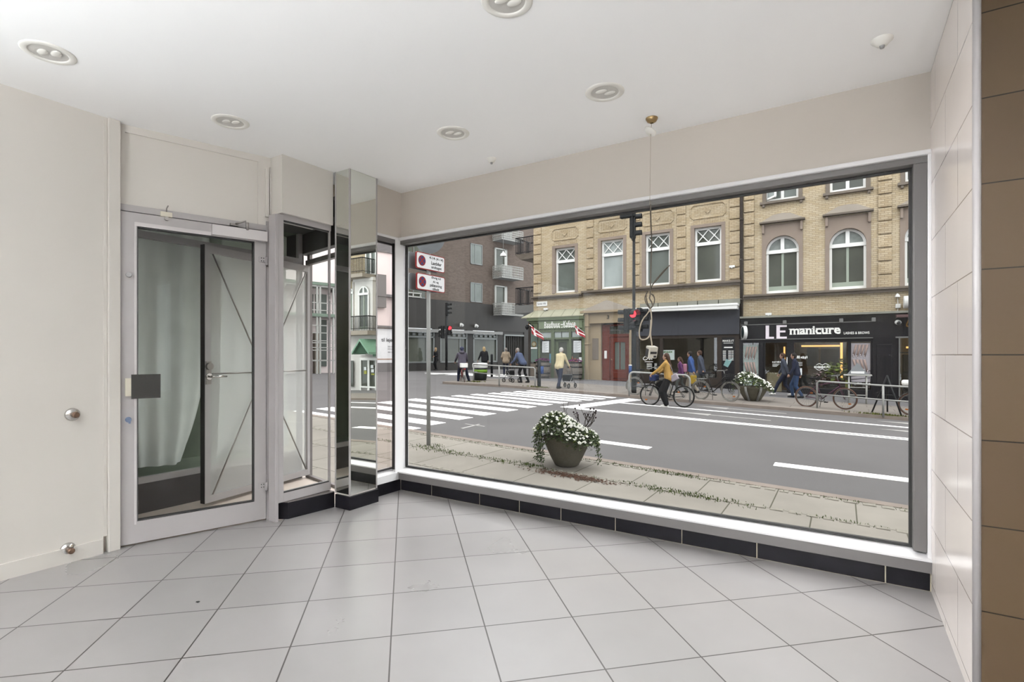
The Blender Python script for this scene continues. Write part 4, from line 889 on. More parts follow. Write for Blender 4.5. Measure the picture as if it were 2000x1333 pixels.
b = MB(); b.box(-10.1, -9.86, FY + .1, FY + .16, -.14, 2.12); b.box(-9.3, -9.06, FY + .1, FY + .16, -.14, 2.12); b.box(-9.86, -9.3, FY + .1, FY + .16, -.14, .44); b.box(-9.86, -9.3, FY + .1, FY + .16, 1.84, 2.12); b.box(-9.6, -9.56, FY + .1, FY + .15, .44, 1.84)
b.bbox(-9.98, -9.18, FY + .07, FY + .1, -.02, .30, .02); lf = b.build('door_leaf', 'red_wood', rd)
MB().poly([(-9.86, FY + .14, .44), (-9.3, FY + .14, .44), (-9.3, FY + .14, 1.84), (-9.86, FY + .14, 1.84)]).build('door_pane', 'window_mid', lf); MB().tube([(-10.02, FY + .1, .95), (-10.02, FY + .05, .95)], .03, 10).build('door_knob', 'brass', lf)
MB().poly([(-10.12, FY + .15, 2.26), (-9.06, FY + .15, 2.26), (-9.06, FY + .15, 2.66), (-10.12, FY + .15, 2.66)]).build('transom_pane', 'window_dark', rd)
b = MB()
for k in range(1, 4): x = -10.12 + 1.06 * k / 4; b.box(x - .012, x + .012, FY + .12, FY + .15, 2.26, 2.66)
b.box(-10.12, -9.06, FY + .12, FY + .15, 2.45, 2.48); b.build('transom_bars', 'metal_grey', rd)
MB().bbox(-10.40, -10.26, FY + .02, FY + .05, 1.0, 1.40, .01).build('door_phone', 'metal_white', rd)
# shop with a grey awning board
AY = 25.0
aw = thing('awning_shop_front', 'dark brown shop front with a wide display window below the grey awning', 'shop front', (-6.2, AY, -.3))
b = MB()
for xa, xb in ((-8.66, -8.5), (-7.45, -7.3), (-4.82, -4.62), (-4.06, -3.87)): b.box(xa, xb, AY, FY, -.5, 2.2)
b.box(-8.66, -3.87, AY, FY, 1.98, 2.12); b.box(-7.4, -4.7, AY, FY, -.5, .12); b.box(-8.6, -7.4, AY, FY, -.5, .25); b.build('joinery', 'shop_brown', aw)
for xa, xb in ((-8.5, -7.45), (-7.3, -4.82)): MB().poly([(xa, AY + .08, .1), (xb, AY + .08, .1), (xb, AY + .08, 1.98), (xa, AY + .08, 1.98)]).build('display_pane', 'shop_glass', aw)
b = MB(); b.box(-8.6, -3.9, FY + 1.9, FY + 1.95, -.5, 2.3); b.box(-8.6, -3.9, AY + .3, FY + 1.9, -.5, -.4); b.box(-8.6, -3.9, FY + .3, FY + 1.9, 2.25, 2.3); b.box(-7.0, -6.2, FY + 1.2, FY + 1.7, -.4, .9); b.box(-5.8, -5.2, FY + .8, FY + 1.3, -.4, .7); b.build('interior_wall', 'interior_dark', aw)
b = MB(); b.box(-4.62, -4.06, AY + .02, AY + .06, -.5, 1.98); pb = b.build('price_board', 'shop_black', aw); b = MB()
letters(b, 'MAKE-IT', (-4.58, AY + .02, 1.78), (1, 0, 0), .48, .09, .006, bold=.02); b.box(-4.54, -4.14, AY + .012, AY + .02, 1.71, 1.73); b.box(-4.52, -4.16, AY + .012, AY + .02, 1.50, 1.55)
for k in range(9):
    z = 1.36 - k * .052; b.box(-4.57, -4.44, AY + .012, AY + .02, z, z + .018); b.box(-4.34, -4.22, AY + .012, AY + .02, z, z + .018); b.box(-4.20, -4.12, AY + .012, AY + .02, z, z + .018)
b.build('price_lettering', 'text_white', pb)
b = MB(); b.extr([(-4.55, AY + .012, .72), (-4.36, AY + .012, .62), (-4.24, AY + .012, .84), (-4.12, AY + .012, 1.06), (-4.3, AY + .012, .95), (-4.42, AY + .012, 1.0)], (0, .008, 0)); b.build('splash_motif', mk('pale_teal', (160, 206, 206), .5, var=.1), pb)
b = MB(); b.tube(soft([(-8.02, AY + .05, 1.08), (-8.16, AY + .05, 1.12), (-8.28, AY + .05, 1.0), (-8.2, AY + .05, .93), (-8.08, AY + .05, .98), (-8.02, AY + .05, 1.06), (-7.96, AY + .05, .95), (-7.9, AY + .05, 1.04), (-7.84, AY + .05, .95)]), .016, 6); b.box(-8.2, -7.8, AY + .05, AY + .06, .84, .86)
for k in range(6): b.box(-8.1, -7.85, AY + .05, AY + .06, .50 + k * .05, .515 + k * .05); b.box(-7.72, -7.6, AY + .05, AY + .06, .50 + k * .05, .515 + k * .05)
b.build('window_lettering', 'text_white', aw)
b = MB(); b.box(fx(1294, AY), fx(1316, AY), AY + .10, AY + .12, .95, 1.42); pw = b.build('window_poster', 'paper_white', aw)
b = MB(); scribble(b, (fx(1295, AY), AY + .10, 1.28), .42, .1, 6, 2); b.build('poster_word', mk('leaf_green', (96, 150, 70), .5), pw)
b = MB(); b.box(-8.66, -3.86, AY - .05, AY, 2.12, 3.30); tagb = solo('awning_board', b, 'awning', 'dark grey awning board hanging above the brown shop front', 'awning', off=(-6.2, AY, 2.1))
b = MB(); b.bbox(-8.55, -3.86, AY - .50, AY - .05, 3.36, 3.48, .03); b.hexa([(-8.5, AY - .48, 3.28), (-3.9, AY - .48, 3.22), (-3.9, AY - .06, 3.22), (-8.5, AY - .06, 3.28), (-8.5, AY - .48, 3.36), (-3.9, AY - .48, 3.36), (-3.9, AY - .06, 3.36), (-8.5, AY - .06, 3.36)])
aws = solo('awning_cassette', b, 'metal_white', 'folded white awning cassette above the dark grey board', 'awning', off=(-6.2, AY, 3.4))
b = MB()
for k in range(5): b.box(-8.4 + k * .92, -7.52 + k * .92, AY - .1, FY, 3.48, 3.70)
solo('flashing', b, 'zinc', 'grey zinc flashing plates above the folded awning', 'flashing', kind='structure')

# ------------------------------------------------------------------ nail studio front of the right house
LY = 25.0
le = thing('nail_studio_front', 'black nail studio shop front with large white letters', 'shop front', (-1.4, LY, -.5))
X = lambda u: fx(u, LY); Zl = lambda u, v: fz(u, v, LY)
b = MB(); b.box(-3.82, X(1705), LY - .06, FY, 1.86, 2.55); b.box(-3.82, X(1749), LY, FY, 2.55, 2.80); b.box(X(1705), X(1749), LY - .03, FY, -.8, 2.55)
for ua, ub in ((1441, 1450), (1482, 1490), (1540, 1551), (1656, 1662), (1701, 1707)): b.box(X(ua), X(ub), LY, FY, -.8, 1.9)
b.box(-3.82, X(1705), LY, FY, 1.72, 1.88); b.box(X(1541), X(1705), LY - .02, FY, -.85, -.22); b.box(-3.82, X(1490), LY, FY, -.7, -.25); b.bbox(X(1712), X(1742), LY - .05, LY - .03, -.3, 1.6, .01)
b.build('joinery', 'shop_black', le)
b = MB(); b.box(-3.80, X(1705), LY - .075, LY - .06, 2.50, 2.53); b.box(-3.80, X(1705), LY - .075, LY - .06, 1.85, 1.88); b.build('metal_strip', 'metal_grey', le)
b = MB()
for ch, ua, ub in (('L', 1496, 1512), ('E', 1517, 1537)):
    xa, xb, z0, z1 = X(ua), X(ub), 1.885, 2.46; b.box(xa, xa + .13, LY - .10, LY - .06, z0, z1); b.box(xa, xb, LY - .10, LY - .06, z0, z0 + .08)
    if ch == 'E': b.box(xa, xb, LY - .10, LY - .06, z1 - .08, z1); b.box(xa, xb - .05, LY - .10, LY - .06, 2.15, 2.23)
b.build('large_letters', mk('pinkish_white', (232, 222, 230), .5), le)
b = MB(); w_ = X(1642) - X(1543); x_ = X(1543); k0 = len(b.v); letters(b, 'manicure', (x_, LY - .06, 2.05), (1, 0, 0), w_, .335, .03, bold=.028)
seg = [sorted((b.v[i].x, b.v[j].x)) for f in b.f for i, j in zip(f, f[1:] + f[:1]) if abs(b.v[i].z - 2.055) < .012 and abs(b.v[j].z - 2.055) < .012 and .02 < abs(b.v[i].x - b.v[j].x) < .2]
for xa, xb in sorted({(round(a, 2), round(c, 2)) for a, c in seg}): b.box(xa - .016, xb + .016, LY - .092, LY - .06, 2.046, 2.078)
seg = [sorted((b.v[i].x, b.v[j].x)) for f in b.f for i, j in zip(f, f[1:] + f[:1]) if 2.25 < b.v[i].z < 2.32 and abs(b.v[i].z - b.v[j].z) < .004 and .02 < abs(b.v[i].x - b.v[j].x) < .2]
for xa, xb in sorted({(round(a, 2), round(c, 2)) for a, c in seg}): b.box(xa - .04, xb, LY - .092, LY - .06, 2.268, 2.296)
letters(b, 'LASHES & BROWS', (X(1648), LY - .06, 2.02), (1, 0, 0), X(1698) - X(1648), .10, .02, bold=.012); b.build('lettering', 'text_white', le)
for u in (1458, 1533, 1643, 1706): MB().bbox(X(u) - .07, X(u) + .07, LY - .20, LY - .06, 2.50, 2.66, .02).build('spot_lamp', 'metal_grey', le)
b = MB(); b.box(-3.82, X(1749) + 3, LY - .25, FY, 2.80, 2.88); b.build('stone_ledge', 'zinc', le)
for ua, ub in ((1450, 1482), (1551, 1656), (1662, 1701)): MB().poly([(X(ua), LY + .1, -.25), (X(ub), LY + .1, -.25), (X(ub), LY + .1, 1.75), (X(ua), LY + .1, 1.75)]).build('display_pane', 'shop_glass', le)
b = MB(); b.box(X(1490), X(1494), LY + .1, LY + .16, -.5, 1.72); b.box(X(1536), X(1540), LY + .1, LY + .16, -.5, 1.72); b.box(X(1490), X(1540), LY + .1, LY + .16, -.5, -.40); db = b.build('studio_door', 'shop_black', le)
MB().poly([(X(1494), LY + .13, -.4), (X(1536), LY + .13, -.4), (X(1536), LY + .13, 1.72), (X(1494), LY + .13, 1.72)]).build('door_pane', 'shop_glass', db); MB().tube([(X(1537), LY + .05, .25), (X(1537), LY + .05, 1.1)], .018, 8).build('door_pull', 'chrome', db)
b = MB(); scribble(b, (X(1508), LY + .1, .84), .34, .08, 7, 3); scribble(b, (X(1553), LY + .06, 1.02), .48, .13, 7, 5)
for k in range(3): b.box(X(1508), X(1522) - .05 * k, LY + .09, LY + .1, .78 - .05 * k, .795 - .05 * k); b.box(X(1557), X(1567), LY + .05, LY + .06, .86 - .06 * k, .875 - .06 * k)
scribble(b, (X(1590), LY + .06, .62), X(1623) - X(1590), .12, 13, 6); b.tube(soft([(X(1594), LY + .05, .76), (X(1600), LY + .05, .82), (X(1606), LY + .05, .77), (X(1612), LY + .05, .82), (X(1619), LY + .05, .76)]), .012, 6); b.tube(soft([(X(1594), LY + .05, .60), (X(1600), LY + .05, .55), (X(1606), LY + .05, .60), (X(1612), LY + .05, .55), (X(1619), LY + .05, .60)]), .012, 6); b.build('window_lettering', 'text_white', le)
b = MB(); b.box(X(1553), X(1566), LY + .07, LY + .09, .34, .62); b.build('window_notice', 'paper_white', le)
b = MB(); b.box(X(1497), X(1526), LY + .18, LY + .2, -.42, .42); b.build('cork_panel', mk('cork', (176, 158, 128), .8, var=.05), le)
b = MB(); b.box(-3.9, X(1749), FY + 1.9, FY + 2.0, -.8, 2.5); b.box(-3.9, X(1749), LY + .6, FY + 2, -.85, -.7); b.box(-3.9, X(1749), LY + .6, FY + 2, 1.9, 1.95); b.build('interior', 'interior_wood', le)
b = MB(); b.box(X(1560), X(1600), FY + .5, FY + .9, -.7, .3); b.box(X(1572), X(1596), FY + 1.2, FY + 1.3, .7, 1.5); b.box(X(1605), X(1640), FY + .9, FY + 1.3, -.7, .1); b.box(X(1600), X(1640), FY + 1.7, FY + 1.8, .6, 1.6); b.build('furniture', 'interior_dark', le)
b = MB(); b.box(X(1527), X(1530), FY + .6, FY + .66, .4, 1.55); b.box(X(1641), X(1646), FY + .6, FY + .66, .2, 1.7); b.box(X(1560), X(1640), FY + 1.5, FY + 1.55, 1.55, 1.62); b.build('amber_light', 'amber_lamp', le)
# manicure posters (plain abstract stand-ins): pale ground, long rounded fingers
mk('poster_a', (196, 210, 206), .5, var=.10, vs=6); mk('poster_b', (206, 200, 206), .5, var=.08, vs=5); mk('finger', (196, 172, 164), .6, var=.08, vs=7); mk('nail', (236, 226, 230), .3, var=.02); mk('poster_dark', (120, 116, 122), .6, var=.2, vs=4)
def poster(ua, ub, z0, z1, mat, seed, lab):
    xa, xb = X(ua), X(ub); t = thing('manicure_poster', lab, 'poster', ((xa + xb) / 2, LY + .07, z0), 'posters in the nail studio window'); rr = random.Random(seed)
    MB().box(xa, xb, LY + .06, LY + .08, z0, z1).build('sheet', mat, t); f, n, dk = MB(), MB(), MB()
    W_, Hh = xb - xa, z1 - z0
    for r_, (zc, ang) in enumerate(((.80, -1), (.42, 1))):
        for k in range(4):
            x = xa + W_ * (.2 + .19 * k); za = z0 + Hh * (zc + .16); zb = z0 + Hh * (zc - .12 - .03 * (k % 2)); dx = .05 * ang
            x0_, x1_ = max(xa + .06, min(xb - .06, x - dx)), max(xa + .06, min(xb - .06, x + dx))
            f.tube([(x0_, LY + .058, za), (x, LY + .055, (za + zb) / 2), (x1_, LY + .055, zb)], [.045, .04, .032], 8); n.tube([(x1_, LY + .045, zb + .05), (x1_, LY + .045, zb - .06)], [.026, .012], 8)
    for k in range(3): za = z0 + Hh * (.04 + .09 * k); dk.hexa([(xa, LY + .054, za), (xb, LY + .054, za + .1), (xb, LY + .06, za + .1), (xa, LY + .06, za), (xa, LY + .054, za + .05), (xb, LY + .054, za + .13), (xb, LY + .06, za + .13), (xa, LY + .06, za + .05)])
    f.build('fingers', 'finger', t); n.build('nails', 'nail', t); dk.build('dark_folds', 'poster_dark', t)
poster(1451.5, 1481, -.18, 1.62, 'poster_a', 1, 'mint manicure poster at the left end of the nail studio'); poster(1662.5, 1700, .10, 1.66, 'poster_b', 2, 'pinkish manicure poster at the right end of the nail studio')
b = MB(); scribble(b, (X(1663), LY + .06, -.02), .95, .10, 10, 8); solo('poster_caption', b, 'text_white', 'white caption lettering under the pinkish manicure poster', 'lettering', off=(X(1663), LY, 0))
# plants in the studio window
def leafy(name, lab, cat, p, mats, n, r, h, seed, leaf=.09, pot=None, cnt=None):
    t = thing(name, lab, cat, p); rr = random.Random(seed)
    if pot: MB().lathe([(0, 0), (pot[0] * .75, 0), (pot[0], pot[1]), (pot[0] * .9, pot[1]), (0, pot[1] * .9)], p, 18).build('pot', pot[2], t)
    z0 = pot[1] if pot else 0
    for mname, part, k, s in mats:
        b = MB()
        for _ in range(int(n * k)):
            a = rr.uniform(0, 6.28); q = math.sqrt(rr.random()) * r; zz = z0 + rr.random() * h * (1 - .4 * (q / r) ** 2); c = Vector(p) + Vector((q * math.cos(a), q * math.sin(a), zz))
            e = Vector((math.cos(a) + rr.gauss(0, .4), math.sin(a) + rr.gauss(0, .4), rr.uniform(-.7, .5))).normalized() * leaf * s * rr.uniform(.6, 1.2); f = e.cross(Vector((rr.gauss(0, .3), rr.gauss(0, .3), 1))).normalized() * leaf * s * .35
            b.poly([c, c + e * .5 + f, c + e, c + e * .5 - f])
        b.build(part, mname, t)
    return t
mk('leaf_bright', (132, 150, 72), .6, var=.3, vs=5); mk('pink_petal', (226, 192, 196), .6, var=.1, vs=8); mk('lemon', (206, 206, 96), .6, var=.08); mk('clay', (140, 92, 70), .7)
leafy('potted_plant', 'bright green leafy plant in a clay pot inside the nail studio window', 'plant', (X(1634), LY + .45, -.02), [('leaf_bright', 'leaves', 1, 1)], 160, .42, .75, 4, .26, (.16, .26, 'clay'))
leafy('flower_arrangement', 'pink and white blossoms inside the nail studio window', 'flowers', (X(1602), LY + .4, -.05), [('flower_leaf', 'stems', .6, 1), ('pink_petal', 'blossoms', 1, .9)], 110, .40, .75, 5, .12)
b = MB(); b.bbox(X(1659), X(1664), LY + .2, LY + .5, -.15, .25, .02); b.bbox(X(1651), X(1656), LY + .2, LY + .5, -.15, .15, .02); solo('lemon_box', b, 'lemon', 'lemon yellow boxes standing beside the pinkish poster', 'box', off=(X(1660), LY + .3, -.15))
b = MB(); b.box(X(1551), X(1701), LY + .12, LY + .75, -.32, -.18); tag(b.build('display_shelf', 'interior_dark', None), 'low display shelf in the nail studio window', 'shelf', None, 'structure')
# round projecting sign, cameras and boxes on the facade
c = atY(1453.5, 650, LY - .5); t = thing('round_projecting_sign', 'round white-rimmed sign projecting left of the nail studio letters', 'sign', c)
b = MB(); R = Matrix.Rotation(PI / 2, 3, 'Y') @ Matrix.Identity(3); R = Matrix.Rotation(math.radians(22), 3, 'Z') @ R
b.lathe([(.26, -.07), (.29, -.07), (.29, .07), (.26, .07)], c, 32, True, R); b.build('rim', 'metal_white', t); MB().lathe([(0, -.06), (.265, -.06), (.265, .06), (0, .06)], c, 32, True, R).build('disc', mk('sign_teal', (40, 58, 60), .3), t)
b = MB(); nrm = R @ Vector((0, 0, 1)); side = R @ Vector((0, 1, 0))
for k in (-.09, .05): b.extr([c + nrm * .062 + side * k + Vector((0, 0, -.15)), c + nrm * .062 + side * (k + .05) + Vector((0, 0, -.15)), c + nrm * .062 + side * (k + .05) + Vector((0, 0, .15)), c + nrm * .062 + side * k + Vector((0, 0, .15))], nrm * .008)
b.extr([c + nrm * .062 + side * -.09 + Vector((0, 0, -.025)), c + nrm * .062 + side * .1 + Vector((0, 0, -.025)), c + nrm * .062 + side * .1 + Vector((0, 0, .025)), c + nrm * .062 + side * -.09 + Vector((0, 0, .025))], nrm * .008)
b.build('letter', 'text_white', t); MB().tube([c, (c.x, LY, c.z)], .02, 8).build('bracket', 'iron', t)
def cam_dome(u, v, lab, Y):
    c = atY(u, v, Y - .12); t = thing('security_camera', lab, 'camera', c); MB().ball(c, (.11, .11, .1), 14, 10).build('housing', 'metal_white', t); MB().ball(c + Vector((.01, -.05, -.02)), .075, 12, 8).build('lens_dome', 'black', t); MB().box(c.x - .04, c.x + .04, c.y, Y, c.z - .03, c.z + .03).build('mount', 'metal_white', t)
cam_dome(1754, 630, 'white dome camera on the black pillar right of the nail studio', LY)
# neighbour shop at the right edge
us = thing('neighbour_shop_front', 'black shop front with gold script beside the right window frame', 'shop front', (3, LY, -.6))
x0, x1 = X(1749), 8.5
b = MB(); b.box(x0, x1, LY - .02, FY, 1.86, 2.80); b.box(x0, x0 + .12, LY, FY, -.9, 1.9); b.box(x1 - .3, x1, LY, FY, -1.1, 1.9); b.box(x0, x1, LY, FY, -1.2, -.42); b.box(4.6, 4.8, LY, FY, -1, 1.9); b.build('joinery', 'shop_black', us)
b = MB(); b.box(x0, x1, LY - .04, LY - .02, 1.84, 1.90); b.box(x0 + .1, x0 + .14, LY - .03, LY, -.42, 1.84); b.build('metal_strip', 'metal_grey', us)
b = MB(); letters(b, 'Un', (X(1769), LY - .02, 2.26), (1, 0, 0), .46, .32, .012, bold=.004, shear=.45); b.build('lettering', 'gold', us)
MB().poly([(x0 + .14, LY + .08, -.42), (x1, LY + .08, -.42), (x1, LY + .08, 1.86), (x0 + .14, LY + .08, 1.86)]).build('display_pane', 'shop_glass', us)
b = MB(); b.box(x0, x1, FY + .9, FY + 1.0, -.9, 1.9); b.box(x0, x1, LY + .5, FY + 1, -.95, -.8); b.build('interior', 'warm_shop', us)
b = MB(); b.box(x0 + .3, x0 + 1.0, FY + .4, FY + .8, -.8, 1.2); b.box(x0 + .15, x0 + 2, LY + .15, LY + .2, 1.25, 1.3); b.box(x0 + 1.2, x0 + 2.5, FY + .4, FY + .8, -.8, .9); b.build('furniture', 'interior_dark', us)
b = MB(); b.box(x0 + .4, x0 + 3, FY + .6, FY + .65, 1.45, 1.52); b.box(x0 + .55, x0 + .6, LY + .3, LY + .34, .1, .5); b.build('amber_light', 'amber_lamp', us)
b = MB(); b.hexa([(x0, LY - .5, 2.62), (6, LY - .5, 2.62), (6, FY, 2.62), (x0, FY, 2.62), (x0, LY - .5, 2.70), (6, LY - .5, 2.70), (6, FY, 2.80), (x0, FY, 2.80)]); solo('awning_cassette', b, mk('maroon', (110, 84, 84), .6), 'folded maroon awning above the gold script', 'awning', off=(3, LY, 2.6))
c = atY(1781, 590, FY - .4); b = MB(); b.tube([c + Vector((-.25, 0, 0)), c + Vector((.6, 0, 0))], .24, 24); b.tube([c + Vector((-.05, 0, 0)), c + Vector((0, 0, 0))], .255, 24); solo('vent_pipe', b, 'metal_white', 'fat grey metal vent pipe on the brick above the gold script', 'pipe', off=c)
c = atY(1753, 578, FY - .1); t = thing('wall_lamp', 'small white lamp with a junction box and cable above the dome camera', 'lamp', c)
MB().lathe([(.09, -.05), (.07, .02), (.03, .08), (0, .1)], c, 14).build('shade', 'metal_white', t); b = MB(); q = atY(1754, 598, FY - .05); b.bbox(q.x - .08, q.x + .08, FY - .1, FY, q.z - .08, q.z + .08, .01); b.tube([c + Vector((0, .05, 0)), q, atY(1753, 612, FY - .05), atY(1748, 622, FY - .05)], .012, 6); b.build('junction_box', 'metal_white', t)
for i, (u, v, lab) in enumerate(((1430, 521, 'small white floodlight on the brick beside the drainpipe'), (1501, 614, 'small white box on the ledge above the nail studio sign'), (1066, 604, 'little white lamp under the street name plate'))):
    c = atY(u, v, FY - .06); b = MB(); b.bbox(c.x - .12, c.x + .12, FY - .12, FY, c.z - .05, c.z + .05, .01); b.box(c.x - .02, c.x + .02, FY - .15, FY - .10, c.z - .08, c.z); solo('facade_lamp', b, 'metal_white', lab, 'lamp', off=c)
# ------------------------------------------------------------------ dark building along the side street, and its pale neighbour
DP, DE, DN = Vector((-26.75, 28, 0)), Vector((.244, .970, 0)), Vector((.970, -.244, 0))
def fs(u): return (atP(u, 600, DP, DN) - DP).dot(DE)
def fzd(u, v): return atP(u, v, DP, DN).z
def fbox(b, s0, s1, n0, n1, z0, z1):
    q = lambda s, n, z: tuple(DP + DE * s + DN * n + Vector((0, 0, z)))
    return b.hexa([q(s0, n0, z0), q(s1, n0, z0), q(s1, n1, z0), q(s0, n1, z0), q(s0, n0, z1), q(s1, n0, z1), q(s1, n1, z1), q(s0, n1, z1)])
def fquad(b, s0, s1, n, z0, z1):
    q = lambda s, z: tuple(DP + DE * s + DN * n + Vector((0, 0, z))); return b.poly([q(s0, z0), q(s1, z0), q(s1, z1), q(s0, z1)])
mk('dark_clad', (66, 63, 60), .5, var=.10, vs=1.2); mk('ledge_grey', (164, 164, 162), .5, var=.05); mk('steel_frame', (150, 154, 152), .4, .2); mk('grid_white', (216, 216, 210), .5, var=.03); mk('render_pink', (232, 219, 216), .8, var=.04, vs=.5); mk('ceram_grey', (150, 148, 148), .7, var=.05, vs=.6)
db = thing('dark_office_building', 'dark clad office building with brown brick upper floors along the side street', 'building', DP + DE * 6)
zb, zl = fzd(790, 580.5), fzd(790, 648)
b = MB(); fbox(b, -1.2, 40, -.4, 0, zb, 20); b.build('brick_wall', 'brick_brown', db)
b = MB(); fbox(b, -1.2, 40, -.4, .10, zl + .3, zb)
for ua, ub in ((848, 857), (911, 922), (970, 981), (1022, 1030)): fbox(b, fs(ua), fs(ub), -.3, .10, -.8, zl + .3)
fbox(b, -1.2, fs(848), -.3, .08, -.8, .62); fbox(b, fs(857), fs(970), -.3, .08, -.8, .62); fbox(b, fs(1030), 40, -.4, .1, -.8, zl + .3); fbox(b, fs(981), fs(1022), -.3, .05, 2.95, zl + .4)
b.build('cladding', 'dark_clad', db)
b = MB(); fbox(b, -1.2, fs(976), .05, .40, zl, zl + .24); b.build('ledge', 'ledge_grey', db)
for ua, ub in ((788, 847), (858, 911), (922.5, 969.5)):
    b = MB(); sa, sb = fs(ua), fs(ub); fbox(b, sa, sa + .12, -.1, .12, .62, zl); fbox(b, sb - .12, sb, -.1, .12, .62, zl); fbox(b, sa, sb, -.1, .12, .58, .70); fbox(b, sa, sb, -.1, .12, zl - .42, zl - .30)
    if ub < 920: fbox(b, sa + (sb - sa) * .72, sa + (sb - sa) * .75, -.1, .05, .62, zl - .4)
    w = b.build('shop_window', 'steel_frame', db); b = MB(); fquad(b, sa, sb, .0, .6, zl); b.build('pane', 'window_dark', w)
    b = MB()
    for k in range(int((sb - sa) / .5)): fbox(b, sa + .2 + k * .5, sa + .45 + k * .5, .02, .10, zl - .25, zl - .08)
    b.build('vent_grille', 'steel_frame', w)
b = MB(); sa, sb = fs(982), fs(1021); fbox(b, sa, sa + .14, .0, .16, -.5, 2.95); fbox(b, sa, sb, .0, .16, 2.82, 2.95); g = b.build('gate', 'steel_frame', db); b = MB(); fbox(b, sa, sb, -.28, -.2, -.6, 2.9)
for k in range(int((sb - sa) / .22)): fbox(b, sa + .2 + k * .22, sa + .28 + k * .22, -.2, -.12, -.6, 2.8)
b.build('gate_slats', 'dark_clad', g)
for ua, ub, v0, v1 in ((918.5, 941.5, 475, 517.5), (918.5, 941.5, 551.5, 592), (918.5, 941.5, 400, 440)):
    b = MB(); sa, sb, z0, z1 = fs(ua), fs(ub), fzd(ua, v1 - 2), fzd(ua, v0); fbox(b, sa, sa + .08, -.05, .05, z0, z1); fbox(b, sb - .08, sb, -.05, .05, z0, z1); fbox(b, sa, sb, -.05, .05, z1 - .08, z1); fbox(b, sa, sb, -.05, .05, z0, z0 + .08); fbox(b, sb - .8, sb - .72, -.05, .05, z0, z1)
    w = b.build('window', 'steel_frame', db); b = MB(); fquad(b, sa, sb, .02, z0, z1); b.build('pane', 'window_mid', w)
for ua, ub, v0, v1 in ((791, 805, 478, 505), (807, 826, 480, 509), (791, 803, 541, 577), (806, 830, 543, 580)):
    b = MB(); sa, sb, z0, z1 = fs(ua), fs(ub), fzd(ua, v1), fzd(ua, v0); fbox(b, sa, sb, -.05, .06, z0 - .1, z0); fbox(b, sa, sa + .06, -.05, .04, z0, z1); w = b.build('window', 'steel_frame', db); b = MB(); fquad(b, sa, sb, .02, z0, z1); b.build('pane', 'window_dark', w)
b = MB(); sa, sb = -1.1, fs(821)
for z in (zb + .02, zb + .30): fbox(b, sa, sb, .1, .18, z, z + .08)
for k in range(4): fbox(b, sa + (sb - sa) * k / 3.2, sa + (sb - sa) * k / 3.2 + .08, .1, .18, zb, zb + .35)
b.build('sill_rail', 'grid_white', db)
for i, (vt, vm, vb) in enumerate(((557.5, 593, 616.5), (484, 520.5, 544.5), (410, 449, 471))):
    sa, sb = fs(965), fs(988.5); z0, z1, zr0, zr1 = fzd(965, vm + 8), fzd(965, vt), fzd(962, vb), fzd(962, vm)
    b = MB(); fbox(b, sa, sa + .12, -.02, .14, z0, z1); fbox(b, sb - .3, sb, -.02, .14, z0, z1); fbox(b, sa, sb, -.02, .14, z1 - .1, z1); w = b.build('balcony_door', 'grid_white', db); b = MB(); fquad(b, sa, sb, .03, z0, z1); b.build('pane', 'window_dark', w)
    bl = thing('white_grid_balcony', ('lowest', 'middle', 'topmost')[i] + ' white grid balcony on the brown brick wall', 'balcony', DP + DE * sa + Vector((0, 0, zr0)), 'white grid balconies')
    b = MB(); s0, s1 = sa - .15, sa + 2.3; D_ = 1.15; fbox(b, s0, s1, 0, D_, zr0, zr0 + .12); b.build('slab', 'ledge_grey', bl)
    b = MB()
    for k in range(9): n = D_ * k / 8; fbox(b, s0 - .02, s0 + .02, n - .012, n + .012, zr0, zr1)
    for k in range(6): z = zr0 + (zr1 - zr0) * k / 5; fbox(b, s0 - .02, s0 + .02, 0, D_, z - .015, z + .015); fbox(b, s0, s1, D_ - .02, D_ + .02, z - .015, z + .015)
    for k in range(20): s_ = s0 + (s1 - s0) * k / 19; fbox(b, s_ - .012, s_ + .012, D_ - .02, D_ + .02, zr0, zr1)
    b.build('grid_railing', 'grid_white', bl); b = MB(); fbox(b, s0 + .1, s0 + 1.2, D_ - .05, D_ - .03, zr0 + .1, zr1 - .05); b.build('screen_panel', 'grid_white', bl)
for u, v, k in ((903, 635, 'left'), (932, 637, 'right')):
    p = atP(u, v, DP + DN * .3, DN); b = MB(); b.tube([p + Vector((.1, -.3, .05)), p + Vector((-.1, .2, -.02))], .09, 10); b.box(p.x - .3, p.x, p.y - .05, p.y + .1, p.z - .12, p.z + .02); solo('wall_spotlight', b, 'metal_white', f'small white spotlight on the dark cladding, {k} one of the pair', 'lamp', off=p)
# pale neighbour seen through the entrance and the narrow side window
pb = thing('pale_building', 'pale pinkish building with white galleries beyond the street entrance', 'building', DP + DE * -6)
b = MB(); fbox(b, -26, -1.25, -.5, -.05, -.8, 16); b.build('rendered_wall', 'render_pink', pb)
b = MB(); fbox(b, fs(768), -1.25, -.05, .15, fzd(755, 642), fzd(755, 583)); fbox(b, -6, -1.25, -.05, .3, fzd(755, 581), fzd(755, 576)); fbox(b, -6, -1.25, -.05, .04, fzd(755, 494), fzd(755, 490 - 14)); fbox(b, -5, -1.25, -.05, .05, -.6, fzd(755, 709)); fbox(b, -5, -1.25, .0, .2, fzd(755, 641), fzd(755, 637)); fbox(b, -5.4, fs(751), -.05, .25, fzd(750, 602), fzd(750, 538)); b.build('grey_panels', 'ceram_grey', pb)
b = MB(); fbox(b, -3.4, -1.3, .0, .06, fzd(755, 709), fzd(755, 643)); po = b.build('let_poster', 'paper_white', pb); b = MB(); sa = fs(743.8)
q = DP + DE * sa + DN * .07; letters(b, 'til leje', tuple(q + Vector((0, 0, fzd(755, 670)))), DE, fs(765) - sa, .34, .01, bold=.01)
